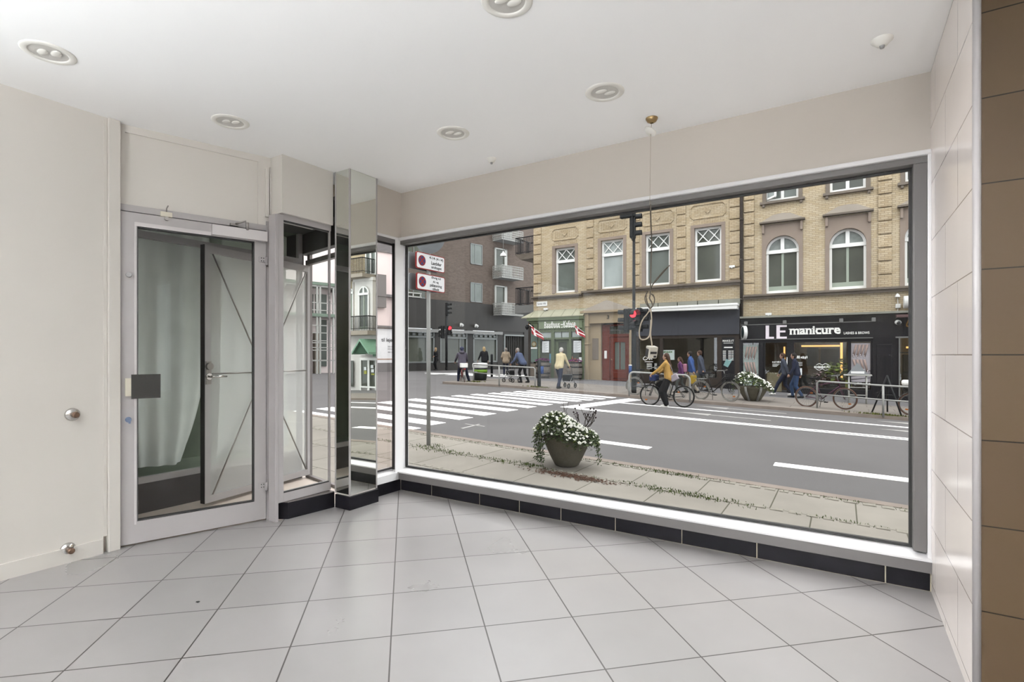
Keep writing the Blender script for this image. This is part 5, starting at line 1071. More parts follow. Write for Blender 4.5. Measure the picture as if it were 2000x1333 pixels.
for k, v in enumerate((677, 682, 688)): q2 = DP + DE * (sa + .50) + DN * .07; letters(b, ('225 m', '310 m', '426 m')[k], tuple(q2 + Vector((0, 0, fzd(755, v + 1.6)))), DE, .38, .1, .01)
b.build('poster_lettering', 'text_dark', po); b = MB(); fbox(b, -3.4, -1.3, .06, .07, fzd(755, 703), fzd(755, 701)); b.build('poster_stripe', mk('peach', (214, 176, 150), .6), po)
b = MB()
for v in (562, 619): z = fzd(622, v); fbox(b, -14, -5.6, .0, 1.0, z - .08, z + .12)
b.build('gallery_slab', 'grid_white', pb); b = MB()
for v in (557.5, 617): z = fzd(622, v); fbox(b, -14, -5.6, .98, 1.05, z - .12, z + .06)
b.build('green_fascia', mk('green_fascia', (146, 166, 148), .6), pb)
b = MB()
for v0, v1 in ((594, 608), (637, 651), (666, 670), (679, 684), (703, 704)):
    z1, z0 = fzd(622, v0), fzd(622, v1)
    fbox(b, -14, -5.6, .95, 1.0, z1 - .05, z1); fbox(b, -14, -5.6, .95, 1.0, z0 - .05, z0); k = -14
    while k < -5.6: fbox(b, k, k + .06, .95, 1.0, z0, z1); k += .75
b.build('gallery_railing', 'grid_white', pb); b = MB()
for u in (607, 613, 638.5): s_ = fs(u); fbox(b, s_ - .05, s_ + .05, .9, 1.0, -.5, fzd(622, 556))
b.build('gallery_post', 'grid_white', pb)
for ua, ub, v0, v1 in ((616, 622, 575, 612), (627, 638, 575, 616), (627, 638, 625, 716), (609, 612, 575, 612)):
    b = MB(); fbox(b, fs(ua), fs(ub), -.06, .02, fzd(ua, v1), fzd(ua, v0)); b.build('window', 'window_mid', pb)
b = MB()
for ua, ub in ((612, 621), (604, 606)): fbox(b, fs(ua), fs(ub), -.05, .3, -.5, fzd(ua, 650))
b.build('pier', 'stone_pale', pb)
# building far to the right, visible in the mirrored pillar
MX = -3.180
def xm(u): return 2 * MX - atY(u, 600, FY).x
def zm(v, u=712): return atY(u, v, FY).z
mb_ = thing('balcony_house', 'brick house with a stone bay and iron balconies reflected in the mirrored pillar', 'building', (20, FY, -1))
b = MB(); b.box(11.6, 34, FY, FY + .5, -2, 14); b.build('wall', 'brick_tan', mb_)
xa, xb = xm(737.5), xm(702)
b = MB(); b.box(xa, xb, FY - .45, FY, zm(648), zm(546)); b.box(xa - .1, xb + .1, FY - .5, FY, zm(552), zm(546)); b.box(xm(693), xm(690), FY - .1, FY, zm(648), zm(548)); b.box(11.6, 34, FY - .1, FY, -2, zm(656)); b.build('stone_bay', mk('bay_stone', (222, 218, 215), .8, var=.06, vs=1.5), mb_)
b = MB()
k = xm(701)
while k < xm(690): b.bbox(k, k + .55, FY - .06, FY, zm(640), zm(550), .03); k += .6
b.build('quoins', 'brick_tan_b', mb_)
window(mb_, xm(732), xm(712), zm(648), zm(562), FY - .73, 'arch', 'window_mid'); window(mb_, xm(737), xm(716), zm(540), zm(470), FY - .3, 'cross', 'window_mid'); window(mb_, xm(693), xm(683), zm(648), zm(562), FY - .3, 'arch', 'window_mid')
for v0, v1, v2, ua, ub, lab in ((511, 540, 547, 734, 680, 'upper'), (621, 648, 656, 744, 680, 'lower')):
    bl = thing('iron_balcony', lab + ' black iron balcony reflected in the mirrored pillar', 'balcony', (xm((ua + ub) / 2), FY - .6, zm(v1)), 'iron balconies reflected in the pillar')
    x0, x1 = xm(ua), xm(ub); b = MB(); b.box(x0, x1, FY - 1.2, FY, zm(v2), zm(v1)); b.build('slab', 'stone_pale', bl); b = MB(); k = x0
    while k <= x1: b.box(k - .015, k + .015, FY - 1.2, FY - 1.17, zm(v1), zm(v0)); k += .13
    k = FY - 1.18
    while k < FY: b.box(x0 - .015, x0 + .015, k - .015, k + .015, zm(v1), zm(v0)); k += .13
    b.tube([(x1, FY - 1.18, zm(v0)), (x0, FY - 1.18, zm(v0)), (x0, FY, zm(v0))], .035, 6); b.tube([(x1, FY - 1.18, zm(v1 - 4)), (x0, FY - 1.18, zm(v1 - 4)), (x0, FY, zm(v1 - 4))], .02, 6); b.build('railing', 'iron', bl)
pc = thing('gabled_porch', 'green gabled porch over white double doors reflected in the mirrored pillar', 'porch', (xm(715), FY - .8, -1.3))
y0 = FY - 1.5; q = lambda u, v: atY(u, v, y0); X_ = lambda u: 2 * MX - q(u, 600).x
xA, xL, xR = X_(702), X_(686.6), X_(719.6); zA, zE = q(702, 662).z, q(702, 688).z
b = MB()
for xe in (xL, xR): b.hexa([(xA, y0, zA - .16), (xe, y0, zE - .16), (xe, FY, zE - .16), (xA, FY, zA - .16), (xA, y0, zA), (xe, y0, zE), (xe, FY, zE), (xA, FY, zA)])
b.box(xm(741), xR, FY - .6, FY, zE - .30, zE - .02); b.build('roof', mk('mint_green', (160, 206, 178), .5, var=.04), pc)
b = MB(); b.extr([(xL - .05, y0 + .15, zE - .1), (xR + .05, y0 + .15, zE - .1), (xA, y0 + .15, zA - .16)], (0, .1, 0)); b.build('gable', mk('deep_green', (64, 104, 78), .6), pc)
b = MB()
for ua, ub in ((709, 711.5), (724, 727.5), (739, 741)): b.box(xm(ub), xm(ua), FY - .3, FY - .2, -1.4, zm(700))
b.box(xm(741), xm(709), FY - .3, FY - .2, zm(704), zm(699)); b.box(xm(741), xm(708), FY - .3, FY - .2, zm(694), zm(690)); b.box(xm(741), xm(709), FY - .3, FY - .2, zm(757), zm(754)); b.box(xm(700), xm(695), FY - 1.9, FY - 1.6, -1.4, zm(688)); pd = b.build('door_frame', 'white_frame', pc)
for ua, ub in ((711, 724), (727, 739), (687, 695)): MB().box(xm(ub), xm(ua), FY - .24, FY - .2, zm(756), zm(705)).build('door_pane', 'window_dark', pd)
b = MB()
for ua, ub, v0, v1 in ((718, 722.5, 717, 723), (731, 736, 713, 719), (732, 737, 721, 727)): b.box(xm(ub), xm(ua), FY - .33, FY - .31, zm(v1), zm(v0))
b.build('notice', 'paper_white', pd); b = MB(); b.box(xm(723), xm(718), FY - .33, FY - .31, zm(730.5), zm(724)); b.box(xm(738), xm(732), FY - .33, FY - .31, zm(732), zm(729)); b.build('yellow_notice', 'lemon', pd)
# the house above and beside this shop (seen mirrored in the windows opposite)
b = MB(); b.box(-5.4, 16, -6, 3.6, 2.75, 13); b.box(3.62, 16, 3.2, 3.6, -1.3, 2.75)
b.box(-70, -11.5, -8, 3.3, -1, 13)
own = tag(b.build('upper_storeys', mk('own_render', (170, 158, 136), .9, var=.05)), 'tan brick storeys above the shop', 'building', None, 'structure')

# ------------------------------------------------------------------ street furniture
mk('galv', (206, 206, 203), .5, .15, var=.06, vs=6); mk('pole_black', (46, 48, 50), .5, .2, var=.1); mk('sign_white', (236, 236, 238), .45, var=.01); mk('sign_red', (188, 62, 62), .45, var=.03); mk('sign_blue', (74, 86, 150), .45); mk('sign_back', (168, 172, 176), .5, .2, var=.03)
mk('red_lamp', (255, 40, 50), .4, var=0, emit=3.5); mk('lens_dark', (30, 26, 26), .2); mk('bin_black', (44, 46, 46), .5, var=.1); mk('lime', (150, 196, 70), .5); mk('blue_tag', (52, 86, 150), .5, var=.1)
p = ground(837, 870, WALK); t = thing('parking_sign_post', 'grey post with two red-bordered parking signs at the edge of the near pavement', 'street sign', p)
MB().tube([p + Vector((0, 0, -.05)), p + Vector((0, 0, 3.7))], .034, 14).build('post', 'galv', t)
SXp = p.x + .045
for n_, (cs, txt) in enumerate(((((811, 491.5), (866.5, 503), (866.5, 534.5), (811, 523.5)), (('4-14 (4-14)', .44, .94, .66, .90), ('Lastbiler', .51, .88, .38, .62), ('undtaget', .51, .88, .10, .36))), (((812, 533.5), (867, 541.5), (867, 573), (812, 565.5)), (('Øvrig tid', .50, .84, .74, .95), ('Af- og', .55, .76, .50, .70), ('pålæsning', .45, .88, .24, .50), ('tilladt', .54, .78, .07, .26))))):
    P_ = [atX(u, v, SXp) for u, v in cs]; y0, y1 = (P_[0].y + P_[3].y) / 2, (P_[1].y + P_[2].y) / 2; z1, z0 = (P_[0].z + P_[1].z) / 2, (P_[3].z + P_[2].z) / 2
    def rr_rect(k, r, n=5):
        out = []
        for cy, cz, a0 in ((y1 - r - k, z1 - r - k, 0), (y0 + r + k, z1 - r - k, 90), (y0 + r + k, z0 + r + k, 180), (y1 - r - k, z0 + r + k, 270)):
            for j in range(n + 1): a = math.radians(a0 + 90 * j / n); out.append((SXp, cy + r * math.cos(a), cz + r * math.sin(a)))
        return out
    pl = MB().extr(rr_rect(0, .035), (.02, 0, 0)).build('sign_panel', 'sign_red', t)
    MB().extr([(x + .020, y, z) for x, y, z in rr_rect(.014, .028)], (.003, 0, 0)).build('sign_face', 'sign_white', pl)
    b = MB(); W_, H_ = y1 - y0, z1 - z0
    for s_, a, c, lo, hi in txt: letters(b, s_, (SXp + .023, y0 + W_ * a, z0 + H_ * lo), (0, 1, 0), W_ * (c - a), H_ * (hi - lo) * .86, .002, bold=.016)
    b.build('sign_lettering', 'text_dark', pl)
    cy, cz = y0 + W_ * .19, z0 + H_ * .50; R = Matrix.Rotation(PI / 2, 3, 'Y'); e = MB(); e.lathe([(0, .0), (.085, 0), (.085, .003), (0, .003)], (SXp + .023, cy, cz), 28, False, R); em = e.build('stop_emblem', 'sign_red', pl)
    e = MB()
    for k in range(4):
        a0 = math.radians(90 * k - 31); a1 = math.radians(90 * k + 31); arc = [(SXp + .026, cy + .068 * math.cos(a0 + (a1 - a0) * j / 5), cz + .068 * math.sin(a0 + (a1 - a0) * j / 5)) for j in range(6)]; m = (a0 + a1) / 2
        e.extr([(SXp + .026, cy + .018 * math.cos(m), cz + .018 * math.sin(m))] + arc, (.002, 0, 0))
    e.build('blue_quarters', 'sign_blue', em)
    MB().extr([(p.x - .075, y - .04, z) for _, y, z in rr_rect(.0, .035)], (.02, 0, 0)).build('back_panel', 'sign_back', t)
    b = MB(); b.box(p.x - .06, p.x + .05, p.y - .05, p.y + .05, z1 - .09, z1 - .06); b.box(p.x - .06, p.x + .05, p.y - .05, p.y + .05, z0 + .05, z0 + .08); b.build('clamp', 'galv', t)
c = atD(835, 464, 8.45); b = MB(); Rr = Matrix.Rotation(math.radians(-62), 3, 'Z') @ Matrix.Rotation(PI / 2, 3, 'Y'); b.lathe([(0, 0), (.25, 0), (.25, .01), (0, .01)], c + Vector((-.02, .08, 0)), 36, False, Rr); b.build('round_sign_back', 'sign_back', t)
b = MB(); b.box(c.x - .12, c.x + .12, c.y + .02, c.y + .06, c.z - .02, c.z + .01); b.tube([c + Vector((-.12, .03, -.0)), c + Vector((.1, -.02, -.03))], .012, 6); b.build('bracket', 'galv', t)

def signal_head(root, p, yaw, n=3, lit=None, s=1.0, plate=False):
    b = MB(); M = Matrix.Translation(p) @ Matrix.Rotation(yaw, 4, 'Z') @ Matrix.Scale(s, 4); b.M = M; h = .32 * n
    b.bbox(-.14, .06, -.15, .15, -h / 2, h / 2, .03)
    if plate: b.bbox(-.03, .0, -.30, .30, -h / 2 - .14, h / 2 + .14, .01)
    hd = b.build('signal_head', 'pole_black', root); v = MB(); v.M = M; L = MB(); L.M = M; R = MB(); R.M = M
    for k in range(n):
        z = h / 2 - .16 - .32 * k; m = 10; A = [(.06, .125 * math.cos(math.radians(-20 + 220 * j / m)), z + .125 * math.sin(math.radians(-20 + 220 * j / m))) for j in range(m + 1)]
        for a, c in zip(A, A[1:]): v.hexa([a, c, (c[0], c[1] * .92, z + (c[2] - z) * .92), (a[0], a[1] * .92, z + (a[2] - z) * .92)] + [(.30, q[1], q[2]) for q in (a, c)] + [(.30, c[1] * .92, z + (c[2] - z) * .92), (.30, a[1] * .92, z + (a[2] - z) * .92)])
        tgt = R if lit == k else L
        tgt.tube([(.06, 0, z), (.075, 0, z)], .11, 16)
    v.build('visor', 'pole_black', hd)
    if L.v: L.build('lens', 'lens_dark', hd)
    if R.v: R.build('lit_lens', 'red_lamp', hd)
    return hd
p = ground(1238, 768); D_ = 19.93; t = thing('traffic_light', 'tall black traffic light mast with a lit red lamp in front of the red door', 'traffic light', p)
MB().tube([p + Vector((0, 0, -.05)), p + Vector((0, 0, 3.0)), p + Vector((0, 0, 3.02)), p + Vector((0, 0, 6.6))], [.10, .09, .06, .05], 14).build('mast', 'pole_black', t)
right, toward = math.atan2(SA, CA), math.atan2(-CA, SA)
signal_head(t, atD(1238, 441, D_), 0.15, 3, None, 1.0, True); signal_head(t, atD(1233.5, 624, D_ - .25), toward + .35, 2, 0, 1.25); signal_head(t, atD(1222, 627, D_), PI + .2, 3, None, .95); signal_head(t, atD(1251, 625, D_), .1, 3, None, .95)
b = MB(); c = atD(1238, 640, D_); b.box(c.x - .35, c.x + .35, c.y - .05, c.y + .05, c.z - .04, c.z + .04); c = atD(1238, 608, D_); b.box(c.x - .35, c.x + .35, c.y - .05, c.y + .05, c.z - .04, c.z + .04); b.build('bracket', 'pole_black', t)
c = atD(1231, 722, D_ - .1); b = MB(); b.tube([c - Vector((0, 0, .18)), c + Vector((0, 0, .14))], .06, 12); pbn = b.build('push_button', 'blue_tag', t); MB().tube([c + Vector((0, 0, .14)), c + Vector((0, 0, .18))], .062, 12).build('button_cap', 'metal_white', pbn)
b = MB(); b.bbox(-.3, .3, -.1, .1, -.16, .16, .04); b.M = None; c = atD(1226, 418, D_)
for k in range(len(b.v)): b.v[k] = c + b.v[k]
b.build('camera_box', 'pole_black', t)
p = ground(872, 724); D2 = 37.5; t = thing('traffic_light', 'distant traffic light with a red lamp in front of the dark building', 'traffic light', p)
MB().tube([p, p + Vector((0, 0, 4.7))], .09, 10).build('mast', 'pole_black', t)
signal_head(t, atD(874.5, 604, D2), .15, 3, None, .95); signal_head(t, atD(864, 649, D2), PI, 3, None, .95); signal_head(t, atD(878, 646, D2), toward + .3, 2, 0, 1.1)
def rail(pts, h, lab, group, mid=True, posts=None):
    t = thing('railing', lab, 'railing', pts[0], group)
    top = [Vector(q) + Vector((0, 0, h)) for q in pts]; b = MB(); b.tube([Vector(pts[0]) + Vector((0, 0, -.05)), Vector(pts[0]) + Vector((0, 0, h - .06)), top[0] + (top[1] - top[0]).normalized() * .06] + top[1:], .028, 10); b.build('top_rail', 'galv', t)
    if mid: MB().tube([Vector(q) + Vector((0, 0, h * .52)) for q in pts], .022, 8).build('middle_rail', 'galv', t)
    for q in (posts or pts[1:]): MB().tube([Vector(q) + Vector((0, 0, -.05)), Vector(q) + Vector((0, 0, h))], .03, 10).build('post', 'galv', t)
    return t
G2 = lambda u, v, w=WALK: ground(u, v, w)
p0, p1 = G2(1596, 798), G2(1725, 812); p2 = p1 + Vector((1.75, -.04, 0)); p2.z = WALK + slope(p2.x); p3 = p1 + Vector((3.5, -.04, 0)); p3.z = WALK + slope(p3.x)
rail([p0, p1, p2, p3], .86, 'galvanised pipe railing at the kerb in front of the nail studio', 'pipe railings')
p0, p1, p2 = G2(925, 745), G2(975, 752), G2(1050, 757); rail([p2 + Vector((-.12, 0, 0)), p1, p0, p0 + Vector((-.5, 1.4, .02))], .80, 'galvanised pipe railing round the far corner by the litter bin', 'pipe railings')
p0 = G2(1229, 772); p1 = p0 + Vector((2.2, -.15, 0)); p1.z = WALK + slope(p1.x); t = thing('cycle_stand', 'low bent-pipe cycle stand behind the woman on the black bicycle', 'cycle stand', p0)
b = MB(); n = 8; R_ = .18; h = .85; e = (p1 - p0).normalized(); U = Vector((0, 0, 1)); pts = [p0 - U * .05]
pts += [p0 + U * (h - R_) + (e * (1 - math.cos(PI / 2 * k / n)) + U * math.sin(PI / 2 * k / n)) * R_ for k in range(n + 1)]; pts += [p1 + U * (h - R_) + (-e * (1 - math.cos(PI / 2 * k / n)) + U * math.sin(PI / 2 * k / n)) * R_ for k in range(n, -1, -1)] + [p1 - U * .05]
b.tube(pts, .032, 10); b.build('pipe', 'galv', t)
def bollard(u, v, vt, lab, r=.05, tagc=None):
    p = G2(u, v); d = -p.x * SA + p.y * CA; h = (v - vt) * d / F; t = thing('bollard', lab, 'bollard', p, 'black bollards'); b = MB(); b.tube([p - Vector((0, 0, .05)), p + Vector((0, 0, h - .05)), p + Vector((0, 0, h))], [r, r, r * .7], 12); b.build('post', 'pole_black', t)
    if tagc: b = MB(); c = p + Vector((.16, -.04, h * .62)); b.tube([c - Vector((0, 0, .14)), c + Vector((0, 0, .16))], .065, 12); x = b.build('hanging_tin', tagc, t); MB().tube([c + Vector((0, 0, .16)), c + Vector((-.10, .03, .22))], .012, 6).build('hanger', 'pole_black', x)
bollard(1053, 757, 703, 'black post with a blue tin beside the walking man in cream', .075, 'blue_tag'); bollard(960.5, 735, 692, 'black bollard behind the far railing', .07); bollard(794.5, 724, 687, 'black bollard in front of the dark building, beside the sign post', .075)
p = G2(937.5, 743); t = thing('litter_bin', 'dark litter bin with a lime band and pale lid at the far corner', 'bin', p)
b = MB(); b.lathe([(0, 0), (.30, 0), (.33, .1), (.35, .6), (0, .6)], p, 24); b.build('body', 'bin_black', t); b = MB(); b.lathe([(.346, .38), (.356, .38), (.362, .52), (.352, .52)], p, 24); b.build('lime_band', 'lime', t)
b = MB(); b.lathe([(.36, .60), (.38, .64), (.38, .78), (.34, .84), (0, .86)], p, 24); b.build('lid', 'metal_white', t)
# hanging street lamp on its span wire
c = atD(983, 497, 26.75); t = thing('street_lamp', 'white bell-shaped street lamp hanging from a wire over the crossing', 'street lamp', c)
MB().lathe([(.17, -.10), (.165, -.06), (.13, .02), (.06, .08), (.035, .10), (.03, .16), (0, .17)], c, 24).build('shade', 'metal_white', t); MB().tube([c + Vector((0, 0, .15)), c + Vector((0, 0, 2.4))], .012, 6).build('hanger', 'galv', t)
MB().tube([(-14.55, FY + .05, 9.5), c + Vector((0, 0, 2.4)), (-16, 3.25, 10.2)], .01, 6).build('span_wire', 'iron', t)

# flower bowls
mk('bowl_stone', (122, 116, 100), .85, var=.16, vs=5, bump=.3, bs=40); mk('leaf_dark', (102, 118, 82), .7, var=.35, vs=9); mk('petal_white', (240, 240, 232), .6, var=.02); mk('flower_eye', (206, 200, 140), .7); mk('dry_stem', (92, 82, 74), .9, var=.2); mk('dry_head', (70, 54, 58), .9, var=.3, vs=30); mk('aster', (120, 70, 130), .7)
def bowl(p, R_, h, lab, seed, nl, nf, near):
    t = thing('flower_bowl', lab, 'planter', p, 'stone bowls with white flowers'); rr = random.Random(seed); p = Vector(p)
    MB().lathe([(0, 0), (R_ * .42, 0), (R_ * .50, .015), (R_ * .66, h * .28), (R_ * .84, h * .60), (R_ * .96, h * .88), (R_, h), (R_ * .94, h), (R_ * .84, h * .8), (0, h * .78)], p, 40).build('bowl', 'bowl_stone', t)
    lf, fl, ey, lt = MB(), MB(), MB(), MB()
    def surf():                                          # a point on the billowing crown
        a = rr.uniform(0, 6.283); q = math.sqrt(rr.random()); x, y = q * math.cos(a), q * math.sin(a)
        L_ = x * CA + y * SA
        fr = y * CA - x * SA; top = .30 + .85 * math.exp(-(2.0 * (L_ + .32) ** 2 + 1.1 * fr * fr)) - 1.25 * max(0, q - .74) * (1.25 if fr < 0 and L_ > -.2 else .8)
        return Vector((x * R_ * 1.40, y * R_ * 1.40, h * .88 + top * R_)), q
    for _ in range(nl):
        c, q = surf(); c = c * 1.0; c.z -= .30 * R_ * rr.random() ** 2; c.x *= 1 - .15 * rr.random() ** 2; c += p; s = R_ * rr.uniform(.05, .12); e = Vector((rr.gauss(0, 1), rr.gauss(0, 1), rr.gauss(.2, .6))).normalized() * s; f = e.cross(Vector((rr.gauss(0, .5), rr.gauss(0, .5), 1))).normalized() * s * .45
        m = lt if rr.random() < .12 else lf; m.poly([c - e, c - e * .2 + f, c + e, c - e * .2 - f])
    for _ in range(nf):
        for _k in range(40):
            c, q = surf(); L_ = (c.x * CA + c.y * SA) / R_; fr = (c.y * CA - c.x * SA) / R_
            if rr.random() < (.9 if (-.2 < L_ < .8 and fr < .1) else .35): break
        c.z += .02 * R_; c += p; nrm = Vector((SA * .7 + rr.gauss(0, .35), -CA * .7 + rr.gauss(0, .35), .8)).normalized(); e = nrm.orthogonal().normalized(); f = nrm.cross(e); s = R_ * rr.uniform(.045, .075)
        for k in range(5):
            a = 2 * PI * k / 5; d1, d2, d3 = (e * math.cos(a + w) + f * math.sin(a + w) for w in (0, .6, -.6)); fl.poly([c + nrm * .004, c + d3 * s * .75, c + d1 * s + nrm * s * .1, c + d2 * s * .75])
        ey.ball(c + nrm * .004, s * .24, 6, 4)
    lf.build('foliage', 'leaf_dark', t); lt.build('pale_leaves', 'leaf_bright', t); fl.build('petals', 'petal_white', t); ey.build('flower_eyes', 'flower_eye', t)
    tr = MB(); tl = MB()
    for k in range(10 if near else 3):
        a = rr.choice((rr.uniform(2.6, 3.9), rr.uniform(-.6, .3))) + YAW; q = p + Vector((R_ * 1.22 * math.cos(a), R_ * 1.22 * math.sin(a), h * .95)); L_ = rr.uniform(.25, .85) * h; pts = [q + Vector((.008 * rr.gauss(0, 1) + .012 * math.cos(a) * i, .012 * math.sin(a) * i, -L_ * i / 4 + .02)) for i in range(5)]; tr.tube(pts, .004, 4)
        for i in range(22): w = pts[rr.randrange(1, 5)] + Vector((rr.gauss(0, .02), rr.gauss(0, .02), rr.gauss(0, .05))); s = .016; tl.poly([w, w + Vector((s, 0, s * .6)), w + Vector((s * 1.3, s, 0)), w + Vector((s * .5, -s, -s))])
    tr.build('trailing_stems', 'dry_stem', t); tl.build('trailing_leaves', 'leaf_dark', t)
    if near:
        st, hd, pu = MB(), MB(), MB()
        for k in range(11):
            b0 = p + Vector((R_ * (.55 + .3 * rr.random()) * CA, R_ * .55 * SA, h * 1.1)); L_ = R_ * rr.uniform(.65, 1.15); tip = b0 + Vector((CA * rr.uniform(-.18, .24), SA * .1, L_)); mid = (b0 + tip) / 2 + Vector((rr.gauss(0, .03), 0, 0)); st.tube([b0, mid, tip], [.005, .004, .003], 5); (pu if k == 3 else hd).ball(tip, (.014, .014, .012), 8, 6)
            for j in range(2): e = mid + Vector((rr.uniform(-.1, .1) * CA, 0, rr.uniform(.06, .16))); st.tube([mid, e], .003, 5); hd.ball(e, (.009, .009, .008), 7, 5)
        for k in range(4): b0 = p + Vector((R_ * rr.uniform(-.3, .1) * CA, 0, h * 1.35)); st.tube([b0, b0 + Vector((rr.uniform(-.05, .05), 0, .18)), b0 + Vector((rr.uniform(-.1, .1), 0, .34))], .0025, 4)
        st.build('dry_stems', 'dry_stem', t); hd.build('seed_heads', 'dry_head', t); pu.build('purple_flower', 'aster', t)
    else:
        for a in (-1.9, -.9): q = Vector((math.cos(a), math.sin(a), 0)); MB().tube([p + q * R_ * .5 + Vector((0, 0, .0)), p + q * R_ * .95 + Vector((0, 0, h * .7)), p + q * R_ * 1.03 + Vector((0, 0, h))], .04, 6).build('strap', 'galv', t)
    return t
bowl(ground(1107, 909), .345, .42, 'stone bowl of white flowers on the near pavement just outside the window', 21, 4600, 230, True)
bowl(ground(1470, 783), .50, .50, 'stone bowl of white flowers by the far kerb in front of the nail studio', 22, 1600, 170, False)
# stand with a small pitched roof, and a folding easel
p = ground(1731, 803); p.y += 2.2; p.x += -.7; p.z = WALK + slope(p.x); t = thing('display_table', 'white slim table carrying a small pitched sign in front of the black pillar', 'table', p)
b = MB(); b.bbox(-.42, .42, -.2, .2, .98, 1.03, .01)
for k in range(len(b.v)): b.v[k] = p + b.v[k]
b.build('tabletop', 'grid_white', t)
for sx in (-.26, .26):
    for sy in (-.14, .14): MB().tube([p + Vector((sx, sy, 0)), p + Vector((sx, sy, .98))], .025, 8).build('leg', 'grid_white', t)
b = MB()
for z in (.28, .55): b.box(p.x - .26, p.x + .26, p.y - .02, p.y + .02, p.z + z, p.z + z + .03)
b.build('stretcher', 'grid_white', t)
q = p + Vector((0, 0, 1.03)); b = MB(); b.extr([q + Vector((-.32, -.08, 0)), q + Vector((.32, -.08, 0)), q + Vector((0, -.02, .42))], (0, .04, 0)); sg = solo('pitched_sign', b, 'sign_back', 'small triangular sign standing on the white slim table', 'sign', off=q); b = MB()
b.box(q.x - .2, q.x + .2, q.y - .10, q.y - .08, q.z + .03, q.z + .11); b.build('white_caption', 'sign_white', sg)
pl, pr_ = G2(1703, 806), G2(1761, 814); ap = atD(1735, 735, 14.9); ap.y = (pl.y + pr_.y) / 2 + .1; t = thing('easel', 'black folding easel with splayed legs beside the right railing post', 'easel', (ap.x, ap.y, pl.z))
for q in (pl, pr_): MB().tube([q, ap], .022, 8).build('leg', 'pole_black', t)
q = ap + Vector((.05, .75, 0)); q.z = WALK + slope(q.x); MB().tube([q, ap], .022, 8).build('leg', 'pole_black', t); MB().tube([pl + (ap - pl) * .5, pr_ + (ap - pr_) * .5], .014, 6).build('crossbar', 'pole_black', t)
# ------------------------------------------------------------------ bicycles (x forward, z up, origin on the ground midway between the hubs)
mk('tyre', (34, 32, 32), .8, var=.1); mk('tyre_tan', (128, 96, 82), .8, var=.1); mk('tyre_pale', (176, 172, 164), .7, var=.06); mk('rim_metal', (176, 176, 174), .3, .8, var=.03); mk('spoke', (150, 150, 150), .3, .8, var=0)
mk('frame_black', (34, 34, 36), .35, var=.05); mk('frame_red', (178, 54, 56), .35, var=.05); mk('frame_purple', (96, 50, 78), .35, var=.05); mk('frame_dark_red', (96, 46, 50), .35, var=.05); mk('saddle_black', (36, 36, 42), .6, var=.1); mk('reflector_orange', (226, 130, 50), .3, var=.03); mk('wire_black', (50, 50, 52), .5, .3); mk('cloth_white', (244, 242, 238), .8, var=.03, vs=9); mk('chainring', (170, 170, 168), .3, .8); mk('denim_blue', (60, 76, 128), .8, var=.1)
